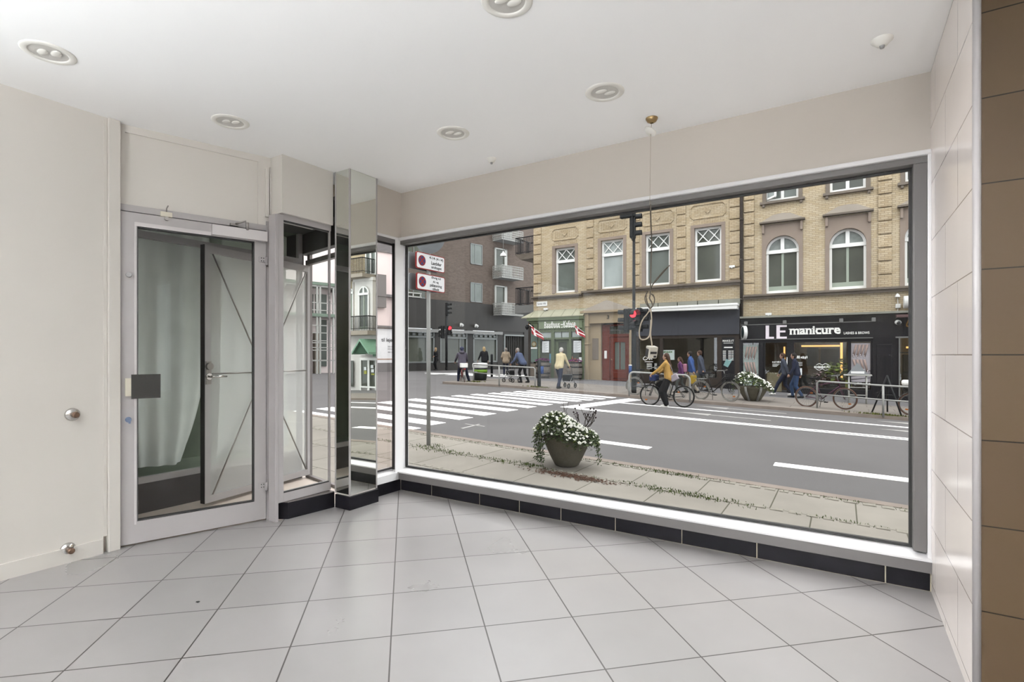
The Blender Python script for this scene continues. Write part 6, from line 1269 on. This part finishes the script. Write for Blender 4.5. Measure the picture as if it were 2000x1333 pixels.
def bicycle(label, p, yaw, frame='frame_black', tyre='tyre', step=False, rack=True, guard='rim_metal', basket=None, stand=True, crate=None, lean=0.0, lamp=False, bag=None, hb=1.04):
    t = thing('bicycle', label, 'bicycle', (0, 0, 0), 'bicycles on the street'); R_ = .338; RW, FW = Vector((-.54, 0, R_)), Vector((.55, 0, R_))
    circ = lambda c, r, n=36: [c + Vector((r * math.cos(2 * PI * k / n), 0, r * math.sin(2 * PI * k / n))) for k in range(n)]
    for c in (RW, FW):
        w = MB().tube(circ(c, R_ - .018), .02, 8, closed=True).build('wheel', tyre, t); MB().tube(circ(c, R_ - .045), .012, 6, closed=True).build('rim', 'rim_metal', w)
        b = MB()
        for k in range(24): a = 2 * PI * k / 24; s_ = .02 if k % 2 else -.02; b.tube([c + Vector((.02 * math.cos(a + 1.2), s_, .02 * math.sin(a + 1.2))), c + Vector(((R_ - .05) * math.cos(a), 0, (R_ - .05) * math.sin(a)))], .0022, 4, caps=False)
        b.build('spokes', 'spoke', w); MB().tube([c + Vector((0, -.045, 0)), c + Vector((0, .045, 0))], .022, 10).build('hub', 'rim_metal', w)
        a = .7 if c is RW else -.9; q = c + Vector((.2 * math.cos(a), 0, .2 * math.sin(a))); b = MB(); b.box(q.x - .035, q.x + .035, -.012, .012, q.z - .018, q.z + .018); b.build('reflector', 'reflector_orange', w)
    BB = Vector((-.09, 0, .29)); ST = Vector((-.24, 0, .80)); HT, HB = Vector((.37, 0, .90)), Vector((.42, 0, .70))
    b = MB(); b.tube([BB, ST], .016, 8); b.tube([HT, HB], .02, 8); b.tube([HB + Vector((-.01, 0, .02)), BB], .018, 8)
    if step: b.tube([HT + Vector((.01, 0, -.04)), Vector((.10, 0, .56)), BB + (ST - BB) * .32], .015, 8)
    else: b.tube([HT + Vector((.01, 0, -.05)), BB + (ST - BB) * .86], .016, 8)
    for s_ in (-1, 1):
        o = Vector((0, .06 * s_, 0)); b.tube([BB, RW + o], .009, 6); b.tube([BB + (ST - BB) * .88, RW + o], .008, 6); b.tube([HB + Vector((.005, 0, -.02)), HB + Vector((.02, .055 * s_, -.08)), FW + o], .011, 6)
    b.build('frame', frame, t)
    b = MB(); b.tube([ST, ST + Vector((-.035, 0, .13))], .013, 8); b.build('seat_post', 'rim_metal', t)
    sd = ST + Vector((-.04, 0, .15)); b = MB(); b.hexa([sd + Vector(k) for k in ((-.13, -.075, -.03), (.15, -.02, -.02), (.15, .02, -.02), (-.13, .075, -.03), (-.14, -.085, .025), (.16, -.018, .015), (.16, .018, .015), (-.14, .085, .025))]); b.build('saddle', 'saddle_black', t)
    b = MB(); st_ = Vector((.34, 0, hb)); b.tube([HT, st_], .014, 8); pts = [st_ + Vector(k) for k in ((-.17, -.29, .0), (-.05, -.27, .02), (.05, -.15, .02), (.04, 0, 0), (.05, .15, .02), (-.05, .27, .02), (-.17, .29, 0))]; b.tube(pts, .012, 8); hbar = b.build('handlebar', 'rim_metal', t)
    for s_ in (-1, 1): MB().tube([st_ + Vector((-.20, .295 * s_, -.005)), st_ + Vector((-.08, .28 * s_, .015))], .017, 8).build('grip', 'saddle_black', hbar)
    cr = MB(); R2 = Matrix.Rotation(PI / 2, 3, 'X'); cr.lathe([(.07, -.003), (.095, -.003), (.095, .003), (.07, .003)], BB + Vector((0, -.05, 0)), 24, False, R2); cr.tube([BB + Vector((0, -.07, 0)), BB + Vector((.15, -.07, -.08))], .009, 6); cr.tube([BB + Vector((0, .07, 0)), BB + Vector((-.15, .07, .08))], .009, 6); ck = cr.build('crankset', 'chainring', t)
    for s_, q in ((-1, BB + Vector((.15, -.12, -.08))), (1, BB + Vector((-.15, .12, .08)))): MB().box(q.x - .05, q.x + .05, q.y - .04, q.y + .04, q.z - .012, q.z + .012).build('pedal', 'saddle_black', ck)
    b = MB(); b.tube([BB + Vector((0, -.05, .09)), RW + Vector((0, -.05, .04))], .004, 4); b.tube([BB + Vector((0, -.05, -.09)), RW + Vector((0, -.05, -.04))], .004, 4); b.build('chain', 'wire_black', ck)
    if guard:
        for c, a0, a1 in ((RW, 20, 200), (FW, 20, 175)):
            A_ = [math.radians(a0 + (a1 - a0) * k / 16) for k in range(17)]; b = MB()
            for a, d in zip(A_, A_[1:]): b.hexa([c + Vector((r * math.cos(w), y, r * math.sin(w))) for r in (.352, .358) for w, y in ((a, -.025), (d, -.025), (d, .025), (a, .025))])
            b.build('mudguard', guard, t)
    if rack:
        b = MB(); z = .74
        for y in (-.06, -.02, .02, .06): b.tube([(-.30, y, z), (-.78, y, z)], .006, 5)
        b.tube([(-.78, -.06, z), (-.78, .06, z)], .006, 5)
        for y in (-.065, .065): b.tube([(-.70, y, z), RW + Vector((0, y, .01))], .006, 5); b.tube([(-.56, y, z), RW + Vector((0, y, .01))], .005, 5)
        b.build('rear_rack', 'rim_metal', t)
    if stand: b = MB(); b.tube([(-.12, .03, .26), (-.20, .16, .0)], .009, 6); b.build('kickstand', 'wire_black', t)
    if basket:
        b = MB(); x0, x1, y0, y1, z0, z1 = .44, .76, -.19, .19, .70, .92
        for z in (z0, z0 + .07, z0 + .14, z1): b.tube([(x0, y0, z), (x1, y0, z), (x1, y1, z), (x0, y1, z)], .006, 4, closed=True)
        for k in range(7):
            u_ = k / 6
            for q in ((x0 + (x1 - x0) * u_, y0), (x0 + (x1 - x0) * u_, y1), (x0, y0 + (y1 - y0) * u_), (x1, y0 + (y1 - y0) * u_)): b.tube([(q[0], q[1], z0), (q[0], q[1], z1)], .004, 4)
            b.tube([(x0 + (x1 - x0) * u_, y0, z0), (x0 + (x1 - x0) * u_, y1, z0)], .004, 4)
        bk = b.build('front_basket', 'wire_black', t)
        if basket == 'white':
            b = MB(); b.bbox(x0 - .04, x1 + .04, y0 - .05, y1 + .05, z1 - .02, z1 + .12, .05); b.build('white_cover', 'cloth_white', bk)
    if crate: b = MB(); b.bbox(-.74, -.36, -.16, .16, .76, .96, .02); b.build('rear_bag', crate, t)
    if bag: b = MB(); b.bbox(.30, .52, -.17, .17, .80, 1.0, .04); b.build('front_bag', bag, t)
    if lamp: b = MB(); b.bbox(-.83, -.79, -.05, .05, .66, .72, .01); b.build('rear_lamp', 'sign_red', t)
    t.location = p; t.rotation_euler = (lean, 0, yaw); return t
def mid(a, b): q = (Vector(a) + Vector(b)) / 2; return q
yawof = lambda a, b: math.atan2(b.y - a.y, b.x - a.x)
rf, ff = ground(1337, 797.5, ROAD), ground(1268.5, 791, ROAD); PC = mid(rf, ff); YC = yawof(rf, ff)
bicycle('black bicycle ridden by the woman in the mustard jacket', PC, YC, 'frame_black', 'tyre', rack=False, guard=None, stand=False, bag='denim_blue')
rf, ff = ground(1371, 780), ground(1425, 786); bicycle('black city bicycle with pale tyres and rear rack parked beside the far flower bowl', mid(rf, ff), yawof(rf, ff), 'frame_black', 'tyre_pale', step=True, basket=True, guard='rim_metal', lean=.06)
rf, ff = ground(1577, 794.5), ground(1648, 801.5); bicycle('purple bicycle with tan tyres parked behind the pipe railing', mid(rf, ff), yawof(rf, ff), 'frame_purple', 'tyre_tan', rack=False, guard=None, lean=.05)
rf = ground(1240, 771.5); bicycle('black bicycle with pale tyres leaning at the low cycle stand', rf + Vector((.54, -.10, -.02)), -.16, 'frame_black', 'tyre_pale', step=True, rack=False, lean=.05)
c2 = ground(905.5, 750.5, ROAD); Y2 = math.radians(122.6 + 14); bicycle('red bicycle stopped by the rider with the dark helmet', c2 + Vector((math.cos(Y2), math.sin(Y2), 0)) * .5, Y2, 'frame_red', 'tyre_tan', step=True, stand=False, crate='cloth_white', lamp=True)
q = ground(1782, 812); bicycle('dark red bicycle with a white covered basket at the right window edge', q + Vector((.55, .06, -.02)), math.radians(176), 'frame_dark_red', 'tyre_tan', basket='white', lean=-.04)

# ------------------------------------------------------------------ people (x forward, y left, z up; figure of 1.70 m, then scaled)
mk('skin', (206, 164, 142), .6, var=.05, vs=20); mk('eye_white', (240, 238, 236), .3, var=0); mk('iris', (60, 44, 36), .3); mk('lip', (170, 96, 90), .5)
mk('hair_brown', (84, 58, 44), .6, var=.25, vs=30); mk('hair_blond', (206, 178, 132), .6, var=.15, vs=30); mk('hair_white', (216, 212, 206), .7, var=.08, vs=30); mk('hair_dark', (44, 38, 36), .6, var=.2, vs=30); mk('hair_grey', (176, 166, 160), .7, var=.1, vs=30)
for n_, c_ in (('mustard', (220, 174, 98)), ('cream_knit', (238, 222, 180)), ('tan_coat', (196, 176, 152)), ('slate_blue', (102, 114, 146)), ('coat_black', (44, 44, 48)), ('anorak', (104, 98, 112)), ('purple', (112, 66, 116)), ('jacket_blue', (76, 106, 170)), ('coat_grey', (86, 92, 108)), ('navy', (42, 48, 72)), ('trouser_black', (34, 34, 37)), ('jeans', (58, 82, 120)), ('beige_trouser', (198, 186, 168)), ('trouser_grey', (96, 100, 98)), ('shoe_white', (226, 224, 220)), ('shoe_black', (36, 36, 38)), ('pink_bag', (206, 142, 168)), ('mauve_bag', (206, 196, 206)), ('helmet', (62, 66, 96)), ('yellow_bag', (206, 172, 66))): mk(n_, c_, .85, var=.08, vs=8, bump=.25, bs=18)
def caps(b, p, q, r0, r1=None, n=10):
    r1 = r0 if r1 is None else r1; p, q = Vector(p), Vector(q); b.tube([p, q], [r0, r1], n); b.ball(p, r0, n, 6); b.ball(q, r1, n, 6)
def merged(b, voxel, it=4):
    me = bpy.data.meshes.new('m'); me.from_pydata([tuple(v) for v in b.v], [], b.f); o = bpy.data.objects.new('m', me); COL.objects.link(o)
    r = o.modifiers.new('r', 'REMESH'); r.mode = 'VOXEL'; r.voxel_size = voxel; r.use_smooth_shade = True
    s = o.modifiers.new('s', 'SMOOTH'); s.iterations = it; s.factor = .5
    dg = bpy.context.evaluated_depsgraph_get(); m2 = bpy.data.meshes.new_from_object(o.evaluated_get(dg)); bpy.data.objects.remove(o); bpy.data.meshes.remove(me)
    out = MB(); out.mesh(m2); out.s = [True] * len(out.f); bpy.data.meshes.remove(m2); return out
def ik(a, c, l1, l2, hint):
    a, c = Vector(a), Vector(c); d = c - a; L = min(d.length, (l1 + l2) * .995); u = d.normalized(); x = (l1 * l1 - l2 * l2 + L * L) / (2 * L); h = math.sqrt(max(0, l1 * l1 - x * x)); hv = Vector(hint); hv = (hv - u * hv.dot(u)).normalized(); return a + u * x + hv * h, a + u * L
def person(label, p, yaw, h, top, legs, shoe, hair, style='short', hip=(0, 0, .90), lean=4, fl=(0.08, .10, .07), fr=(-.08, -.10, .07), hl=(.10, .30, .80), hr=(.06, -.30, .80), head=(0, 0), wide=1.0, coat=.0, sleeve=1.0, hood=False, extra=None, grip=.6):
    t = thing('person', label, 'person', (0, 0, 0)); P = Vector(hip); a = math.radians(lean); Rl = Matrix.Rotation(a, 3, 'Y'); T = lambda x, y, z: P + Rl @ Vector((x, y, z))
    SL, SR = T(0, .175, .50), T(0, -.175, .50); N = T(.0, 0, .555); hy, hp = math.radians(head[0]), math.radians(head[1]); RH = Matrix.Rotation(hy, 3, 'Z') @ Matrix.Rotation(a * .5 + hp, 3, 'Y'); Hc = N + Matrix.Rotation(a * .7, 3, 'Y') @ Vector((.025, 0, .135)); Hd = lambda x, y, z: Hc + RH @ Vector((x, y, z))
    b = MB(); arms, leg_ = [], []
    for S, hnd, s_ in ((SL, hl, 1), (SR, hr, -1)):
        E, Wr = ik(S, hnd, .285, .255, (-.6, .35 * s_, -.5)); arms.append((S, E, Wr, s_)); caps(b, S, E, .046, .038); caps(b, E, Wr, .038, .026)
        f = (Wr - E).normalized(); side = Vector((0, s_, 0)); side = (side - f * side.dot(f)).normalized(); nrm = f.cross(side)   # palm: f along, side across
        caps(b, Wr, Wr + f * .05, .022, .026); caps(b, Wr + f * .045 - nrm * s_ * .0 + Vector((0, 0, 0)), Wr + f * .075, .027, .024)
        inward = Vector((0, -s_, -.25)) if grip < .9 else Vector((0, 0, -1)); inward = (inward - f * inward.dot(f)).normalized(); ac = f.cross(inward)
        for k, L in enumerate((.068, .078, .072, .056)):
            q0 = Wr + f * .075 + ac * (k - 1.5) * .019; q1 = q0 + (f * math.cos(grip * .8) + inward * math.sin(grip * .8)) * L * .55; q2 = q1 + (f * math.cos(grip * 2) + inward * math.sin(grip * 2)) * L * .5; caps(b, q0, q1, .0095, .009, 7); caps(b, q1, q2, .009, .008, 7)
        q0 = Wr + f * .03 + ac * -.024; q1 = q0 + (f * .6 - ac * .6 + inward * .5).normalized() * .035; q2 = q1 + (f * .8 + inward * .5).normalized() * .028; caps(b, q0, q1, .011, .010, 7); caps(b, q1, q2, .010, .009, 7)
    for ft, s_ in ((fl, 1), (fr, -1)):
        Hj = P + Vector((0, .09 * s_, -.02)); K, A = ik(Hj, ft, .43, .42, (1, .08 * s_, .1)); leg_.append((Hj, K, A, s_)); caps(b, Hj, K, .078, .054); caps(b, K, K + (A - K) * .35, .052, .056); caps(b, K + (A - K) * .35, A, .055, .036); caps(b, A + Vector((-.03, 0, -.03)), A + Vector((.13, .01 * s_, -.045)), .034, .028)
    for y in (-.07, 0, .07): caps(b, T(0, y, -.01), T(0, y, .18), .085, .085); caps(b, T(0, y, .18), T(.0, y * 1.2, .42), .085, .092)
    for S in (SL, SR): caps(b, N - Vector((0, 0, .01)), S + (N - S) * .25, .045, .05)
    caps(b, T(0, -.13, .47), T(0, .13, .47), .065); caps(b, T(0, 0, .45), Hc - Vector((0, 0, .05)), .058, .052)
    b.ball(Hd(0, 0, .02), (.092, .076, .105), 14, 10); b.ball(Hd(.022, 0, -.055), (.062, .056, .055), 12, 8); caps(b, Hd(.082, 0, .012), Hd(.096, 0, -.022), .010, .013, 7); caps(b, Hd(.075, -.03, .028), Hd(.075, .03, .028), .014)
    for s_ in (-1, 1): b.ball(Hd(-.005, .078 * s_, -.01), (.016, .008, .03), 8, 6)
    merged(b, .0095, 3).build('body', 'skin', t)
    for s_ in (-1, 1):
        e = Hd(.0805, .031 * s_, .002); ey = MB().ball(e, .0085, 8, 6).build('eye', 'eye_white', t); MB().ball(e + RH @ Vector((.0050, 0, 0)), .0055, 7, 5).build('iris', 'iris', ey)
    b = MB(); caps(b, Hd(.083, -.018, -.058), Hd(.083, .018, -.058), .007, .007, 6); b.build('mouth', 'lip', t)
    # clothes
    b = MB()
    for y, k in ((-.082, 0), (0, .012), (.082, 0)): caps(b, T(-.012, y, .01 - coat), T(0, y, .2), .122 + k + .02 * (coat > 0), .108 + k); caps(b, T(0, y, .2), T(.0, y * 1.15, .42), .106 + k, .108 + k)
    for S in (SL, SR): caps(b, N - Vector((0, 0, .02)), S + (N - S) * .2, .055, .062)
    caps(b, T(0, -.145, .475), T(0, .145, .475), .075); caps(b, T(0, 0, .5), N + (Hc - N) * .22, .075, .066)
    for S, E, Wr, s_ in arms: caps(b, S, E, .064, .056); caps(b, E, E + (Wr - E) * (.93 * sleeve), .055, .043)
    jk = merged(b, .013, 4).build('jacket', top, t)
    if hood: b = MB(); b.ball(N + Vector((-.07, 0, .02)), (.09, .13, .075), 12, 8); b.build('hood', top, jk)
    b = MB()
    for y in (-.068, 0, .068): caps(b, T(-.005, y, -.01), T(0, y, .14), .106, .1)
    for Hj, K, A, s_ in leg_: caps(b, Hj, K, .098 * (1 + .15 * (wide - 1)), .070 * wide); caps(b, K, A + Vector((0, 0, .02)), .070 * wide, .054 * (1 + .55 * (wide - 1)))
    merged(b, .013, 4).build('trousers', legs, t)
    for Hj, K, A, s_ in leg_:
        b = MB(); caps(b, A + Vector((-.035, 0, -.03)), A + Vector((.05, 0, -.03)), .043, .043); caps(b, A + Vector((.05, 0, -.035)), A + Vector((.155, .012 * s_, -.045)), .042, .030); caps(b, A + Vector((-.02, 0, -.02)), A + Vector((-.01, 0, .03)), .043)
        m = merged(b, .009, 2); zmin = A.z - .073
        for v in m.v: v.z = max(v.z, zmin)
        m.build('shoe', shoe, t)
    b = MB()
    if style == 'helmet': b.ball(Hd(-.005, 0, .06), (.128, .105, .095), 16, 10); b.ball(Hd(-.05, 0, -.0), (.075, .085, .09), 12, 8)
    else:
        b.ball(Hd(-.018, 0, .035), (.096, .088, .105), 14, 10); b.ball(Hd(-.045, 0, -.01), (.062, .085, .08), 12, 8)
        if style == 'bob': caps(b, Hd(-.05, -.05, -.02), Hd(-.045, -.055, -.13), .05, .035); caps(b, Hd(-.05, .05, -.02), Hd(-.045, .055, -.13), .05, .035); caps(b, Hd(-.07, 0, 0), Hd(-.07, 0, -.14), .06, .04)
        if style == 'long':
            for y, x2, z2 in ((-.03, -.16, -.36), (.0, -.20, -.42), (.03, -.15, -.38)): caps(b, Hd(-.07, y, .02), Hd(-.12, y, -.14), .055, .05); caps(b, Hd(-.12, y, -.14), Hc + Vector((x2, y * 1.4, z2)), .05, .022)
        if style == 'front': caps(b, Hd(-.03, -.06, 0), Hd(.03, -.075, -.20), .035, .03); caps(b, Hd(-.03, .06, 0), Hd(.03, .075, -.20), .035, .03)
    merged(b, .012, 3).build('helmet' if style == 'helmet' else 'hair', hair, t)
    if extra: extra(t, T, Hd, arms)
    t.location = p; t.rotation_euler = (0, 0, yaw); t.scale = (h / 1.70,) * 3; return t
AWAY = math.atan2(CA, -SA)
def shoulder_bag(t, T, Hd, arms):
    b = MB(); b.tube([T(.09, .10, .50), T(.13, .0, .38), T(.03, -.18, .22), T(-.14, -.16, .08)], .009, 6); b.tube([T(.09, .10, .50), T(-.02, .11, .57), T(-.11, .05, .42), T(-.18, .02, .12)], .009, 6); s_ = b.build('bag_strap', 'mauve_bag', t)
    b = MB(); b.M = Matrix.Translation(T(-.20, .05, .02)) @ Matrix.Rotation(.5, 4, 'Y'); b.bbox(-.13, .13, -.05, .05, -.10, .10, .03); b.build('shoulder_bag', 'mauve_bag', t)
person('woman in mustard jacket and wide black trousers standing astride the black bicycle', PC + Vector((.03, -.02, 0)), YC, 1.69, 'mustard', 'trouser_black', 'shoe_white', 'hair_brown', 'long', hip=(-.04, 0, .89), lean=6, fl=(-.02, .17, .073), fr=(.14, -.14, .24), hl=(.40, .27, 1.03), hr=(.40, -.27, 1.03), head=(8, -10), wide=1.95, extra=shoulder_bag, grip=1.2)
def rollator(label, p, yaw, bagm='coat_black'):
    t = thing('rollator', label, 'walking frame', (0, 0, 0), 'wheeled walking frames'); b = MB()
    for y in (-.25, .25): b.tube([(-.18, y, .90), (-.05, y, .88), (.02, y, .55), (.26, y, .11)], .013, 8); b.tube([(.06, y, .50), (-.26, y, .11)], .012, 8)
    b.tube([(.05, -.25, .55), (.05, .25, .55)], .011, 6); b.tube([(.14, -.25, .32), (.14, .25, .32)], .011, 6); b.build('frame', 'rim_metal', t)
    for x in (.26, -.26):
        for y in (-.25, .25):
            w = MB().tube([(x + .085 * math.cos(2 * PI * k / 20), y, .10 + .085 * math.sin(2 * PI * k / 20)) for k in range(20)], .018, 8, closed=True).build('wheel', 'tyre', t); b = MB(); b.tube([(x, y - .015, .10), (x, y + .015, .10)], .03, 8)
            for k in range(5): b.tube([(x, y, .1), (x + .07 * math.cos(1.26 * k), y, .1 + .07 * math.sin(1.26 * k))], .007, 4)
            b.build('wheel_hub', 'rim_metal', w)
    for y in (-.25, .25): MB().tube([(-.20, y, .90), (-.08, y, .885)], .02, 8).build('handle', 'saddle_black', t)
    b = MB(); b.bbox(-.04, .20, -.20, .20, .28, .54, .04); b.build('bag', bagm, t); t.location = p; t.rotation_euler = (0, 0, yaw); return t
pw = ground(1092, 759.5); yw = AWAY - math.radians(38); person('white-haired man in cream sweater walking behind a rollator towards the pub', pw, yw, 1.66, 'cream_knit', 'navy', 'shoe_black', 'hair_white', 'short', lean=14, fl=(.16, .10, .073), fr=(-.26, -.10, .085), hl=(.42, .25, .88), hr=(.42, -.25, .88), head=(0, 8), grip=1.2)
rollator('grey rollator pushed by the man in cream sweater', pw + Vector((math.cos(yw), math.sin(yw), 0)) * .58, yw)
pbm = ground(1022, 748); yb = AWAY + math.radians(52); person('stooping person in slate blue jacket leaning on a rollator by the far corner', pbm, yb, 1.66, 'slate_blue', 'trouser_black', 'shoe_black', 'hair_grey', 'short', lean=30, fl=(.05, .10, .073), fr=(-.22, -.10, .08), hl=(.52, .25, .90), hr=(.52, -.25, .90), head=(0, -6), grip=1.2)
rollator('rollator with a dark bag pushed by the person in slate blue', pbm + Vector((math.cos(yb), math.sin(yb), 0)) * .68, yb)
person('person in short tan jacket and dark jeans seen from behind at the corner', ground(988, 734), AWAY, 1.62, 'tan_coat', 'navy', 'shoe_black', 'hair_grey', 'short', lean=6, fl=(0, .11, .073), fr=(0, -.11, .073), hl=(.2, .22, .98), hr=(.2, -.22, .98), coat=.03)
person('blond woman in black jacket and grey trousers behind the litter bin', ground(946, 735), AWAY + .5, 1.66, 'coat_black', 'trouser_grey', 'shoe_black', 'hair_blond', 'bob', fl=(.05, .09, .073), fr=(-.05, -.09, .073), hl=(.22, .34, .84), hr=(.05, -.28, .80), sleeve=.75)
person('hooded rider in violet-grey anorak and dark helmet astride the red bicycle', c2 + Vector((math.cos(Y2), math.sin(Y2), 0)) * .47, Y2, 1.70, 'anorak', 'navy', 'shoe_white', 'helmet', 'helmet', hip=(-.06, 0, .90), lean=10, fl=(.02, .18, .073), fr=(-.03, -.34, .073), hl=(.38, .27, 1.03), hr=(.38, -.27, 1.03), coat=.08, hood=True, grip=1.2, wide=1.1)
person('blond woman in black coat standing in front of the dark building', ground(852, 723), AWAY + PI - .7, 1.64, 'coat_black', 'trouser_black', 'shoe_black', 'hair_blond', 'front', hl=(.24, .10, 1.05), hr=(.22, -.12, 1.0), fl=(.03, .09, .073), fr=(-.03, -.09, .073), coat=.10)
def rucksack(m):
    def f(t, T, Hd, arms):
        b = MB(); b.M = Matrix.Translation(T(-.19, 0, .27)); b.bbox(-.09, .09, -.15, .15, -.20, .20, .05); r = b.build('rucksack', m, t); b = MB()
        for y in (-.1, .1): b.tube([T(-.12, y, .42), T(-.02, y, .585), T(.11, y, .50), T(.115, y, .32), T(-.10, y * 1.2, .14)], .014, 6)
        b.build('rucksack_strap', m, r)
    return f
def tote(t, T, Hd, arms):
    w = arms[0][2]; b = MB(); b.bbox(w.x - .12, w.x + .12, w.y - .03, w.y + .05, w.z - .50, w.z - .16, .02); g = b.build('tote_bag', 'yellow_bag', t); b = MB(); b.tube([w + Vector((-.08, .01, -.17)), w + Vector((0, .0, -.06)), w + Vector((.08, .01, -.17))], .007, 6); b.build('tote_handle', 'yellow_bag', g)
def sg(u, Y, z=WALK): x = fx(u, Y); return Vector((x, Y, z + slope(x)))
person('child in purple jacket with a pink rucksack walking past the brown shop front', sg(1331, 21.0), PI + .1, 1.42, 'purple', 'trouser_grey', 'shoe_black', 'hair_brown', 'long', lean=5, fl=(.22, .09, .075), fr=(-.24, -.09, .10), hl=(-.12, .26, .82), hr=(.2, -.24, .84), extra=rucksack('pink_bag'))
person('walker in bright blue jacket and beige trousers with a yellow tote bag', sg(1351, 21.2), PI, 1.66, 'jacket_blue', 'beige_trouser', 'shoe_black', 'hair_dark', 'short', lean=5, fl=(-.26, .09, .10), fr=(.26, -.09, .075), hl=(-.16, .28, .82), hr=(.2, -.26, .84), extra=tote)
person('walker in grey-blue coat passing the brown shop window', sg(1370, 22.4), PI - .05, 1.70, 'coat_grey', 'trouser_grey', 'shoe_black', 'hair_brown', 'short', lean=5, fl=(.24, .09, .075), fr=(-.24, -.09, .10), hl=(-.16, .28, .82), hr=(.22, -.26, .86), coat=.1)
person('walker in navy jacket and jeans passing the nail studio door', sg(1556, 22.6), PI, 1.72, 'navy', 'jeans', 'shoe_black', 'hair_dark', 'short', lean=7, fl=(-.18, .09, .085), fr=(.14, -.09, .075), hl=(.22, .26, .90), hr=(-.1, -.28, .82))
person('walker in dark coat striding in front of the cork panel', sg(1533, 23.0), PI, 1.70, 'coat_grey', 'navy', 'shoe_white', 'hair_brown', 'short', lean=6, fl=(.40, .09, .09), fr=(-.26, -.09, .12), hl=(-.18, .28, .82), hr=(.24, -.26, .86))
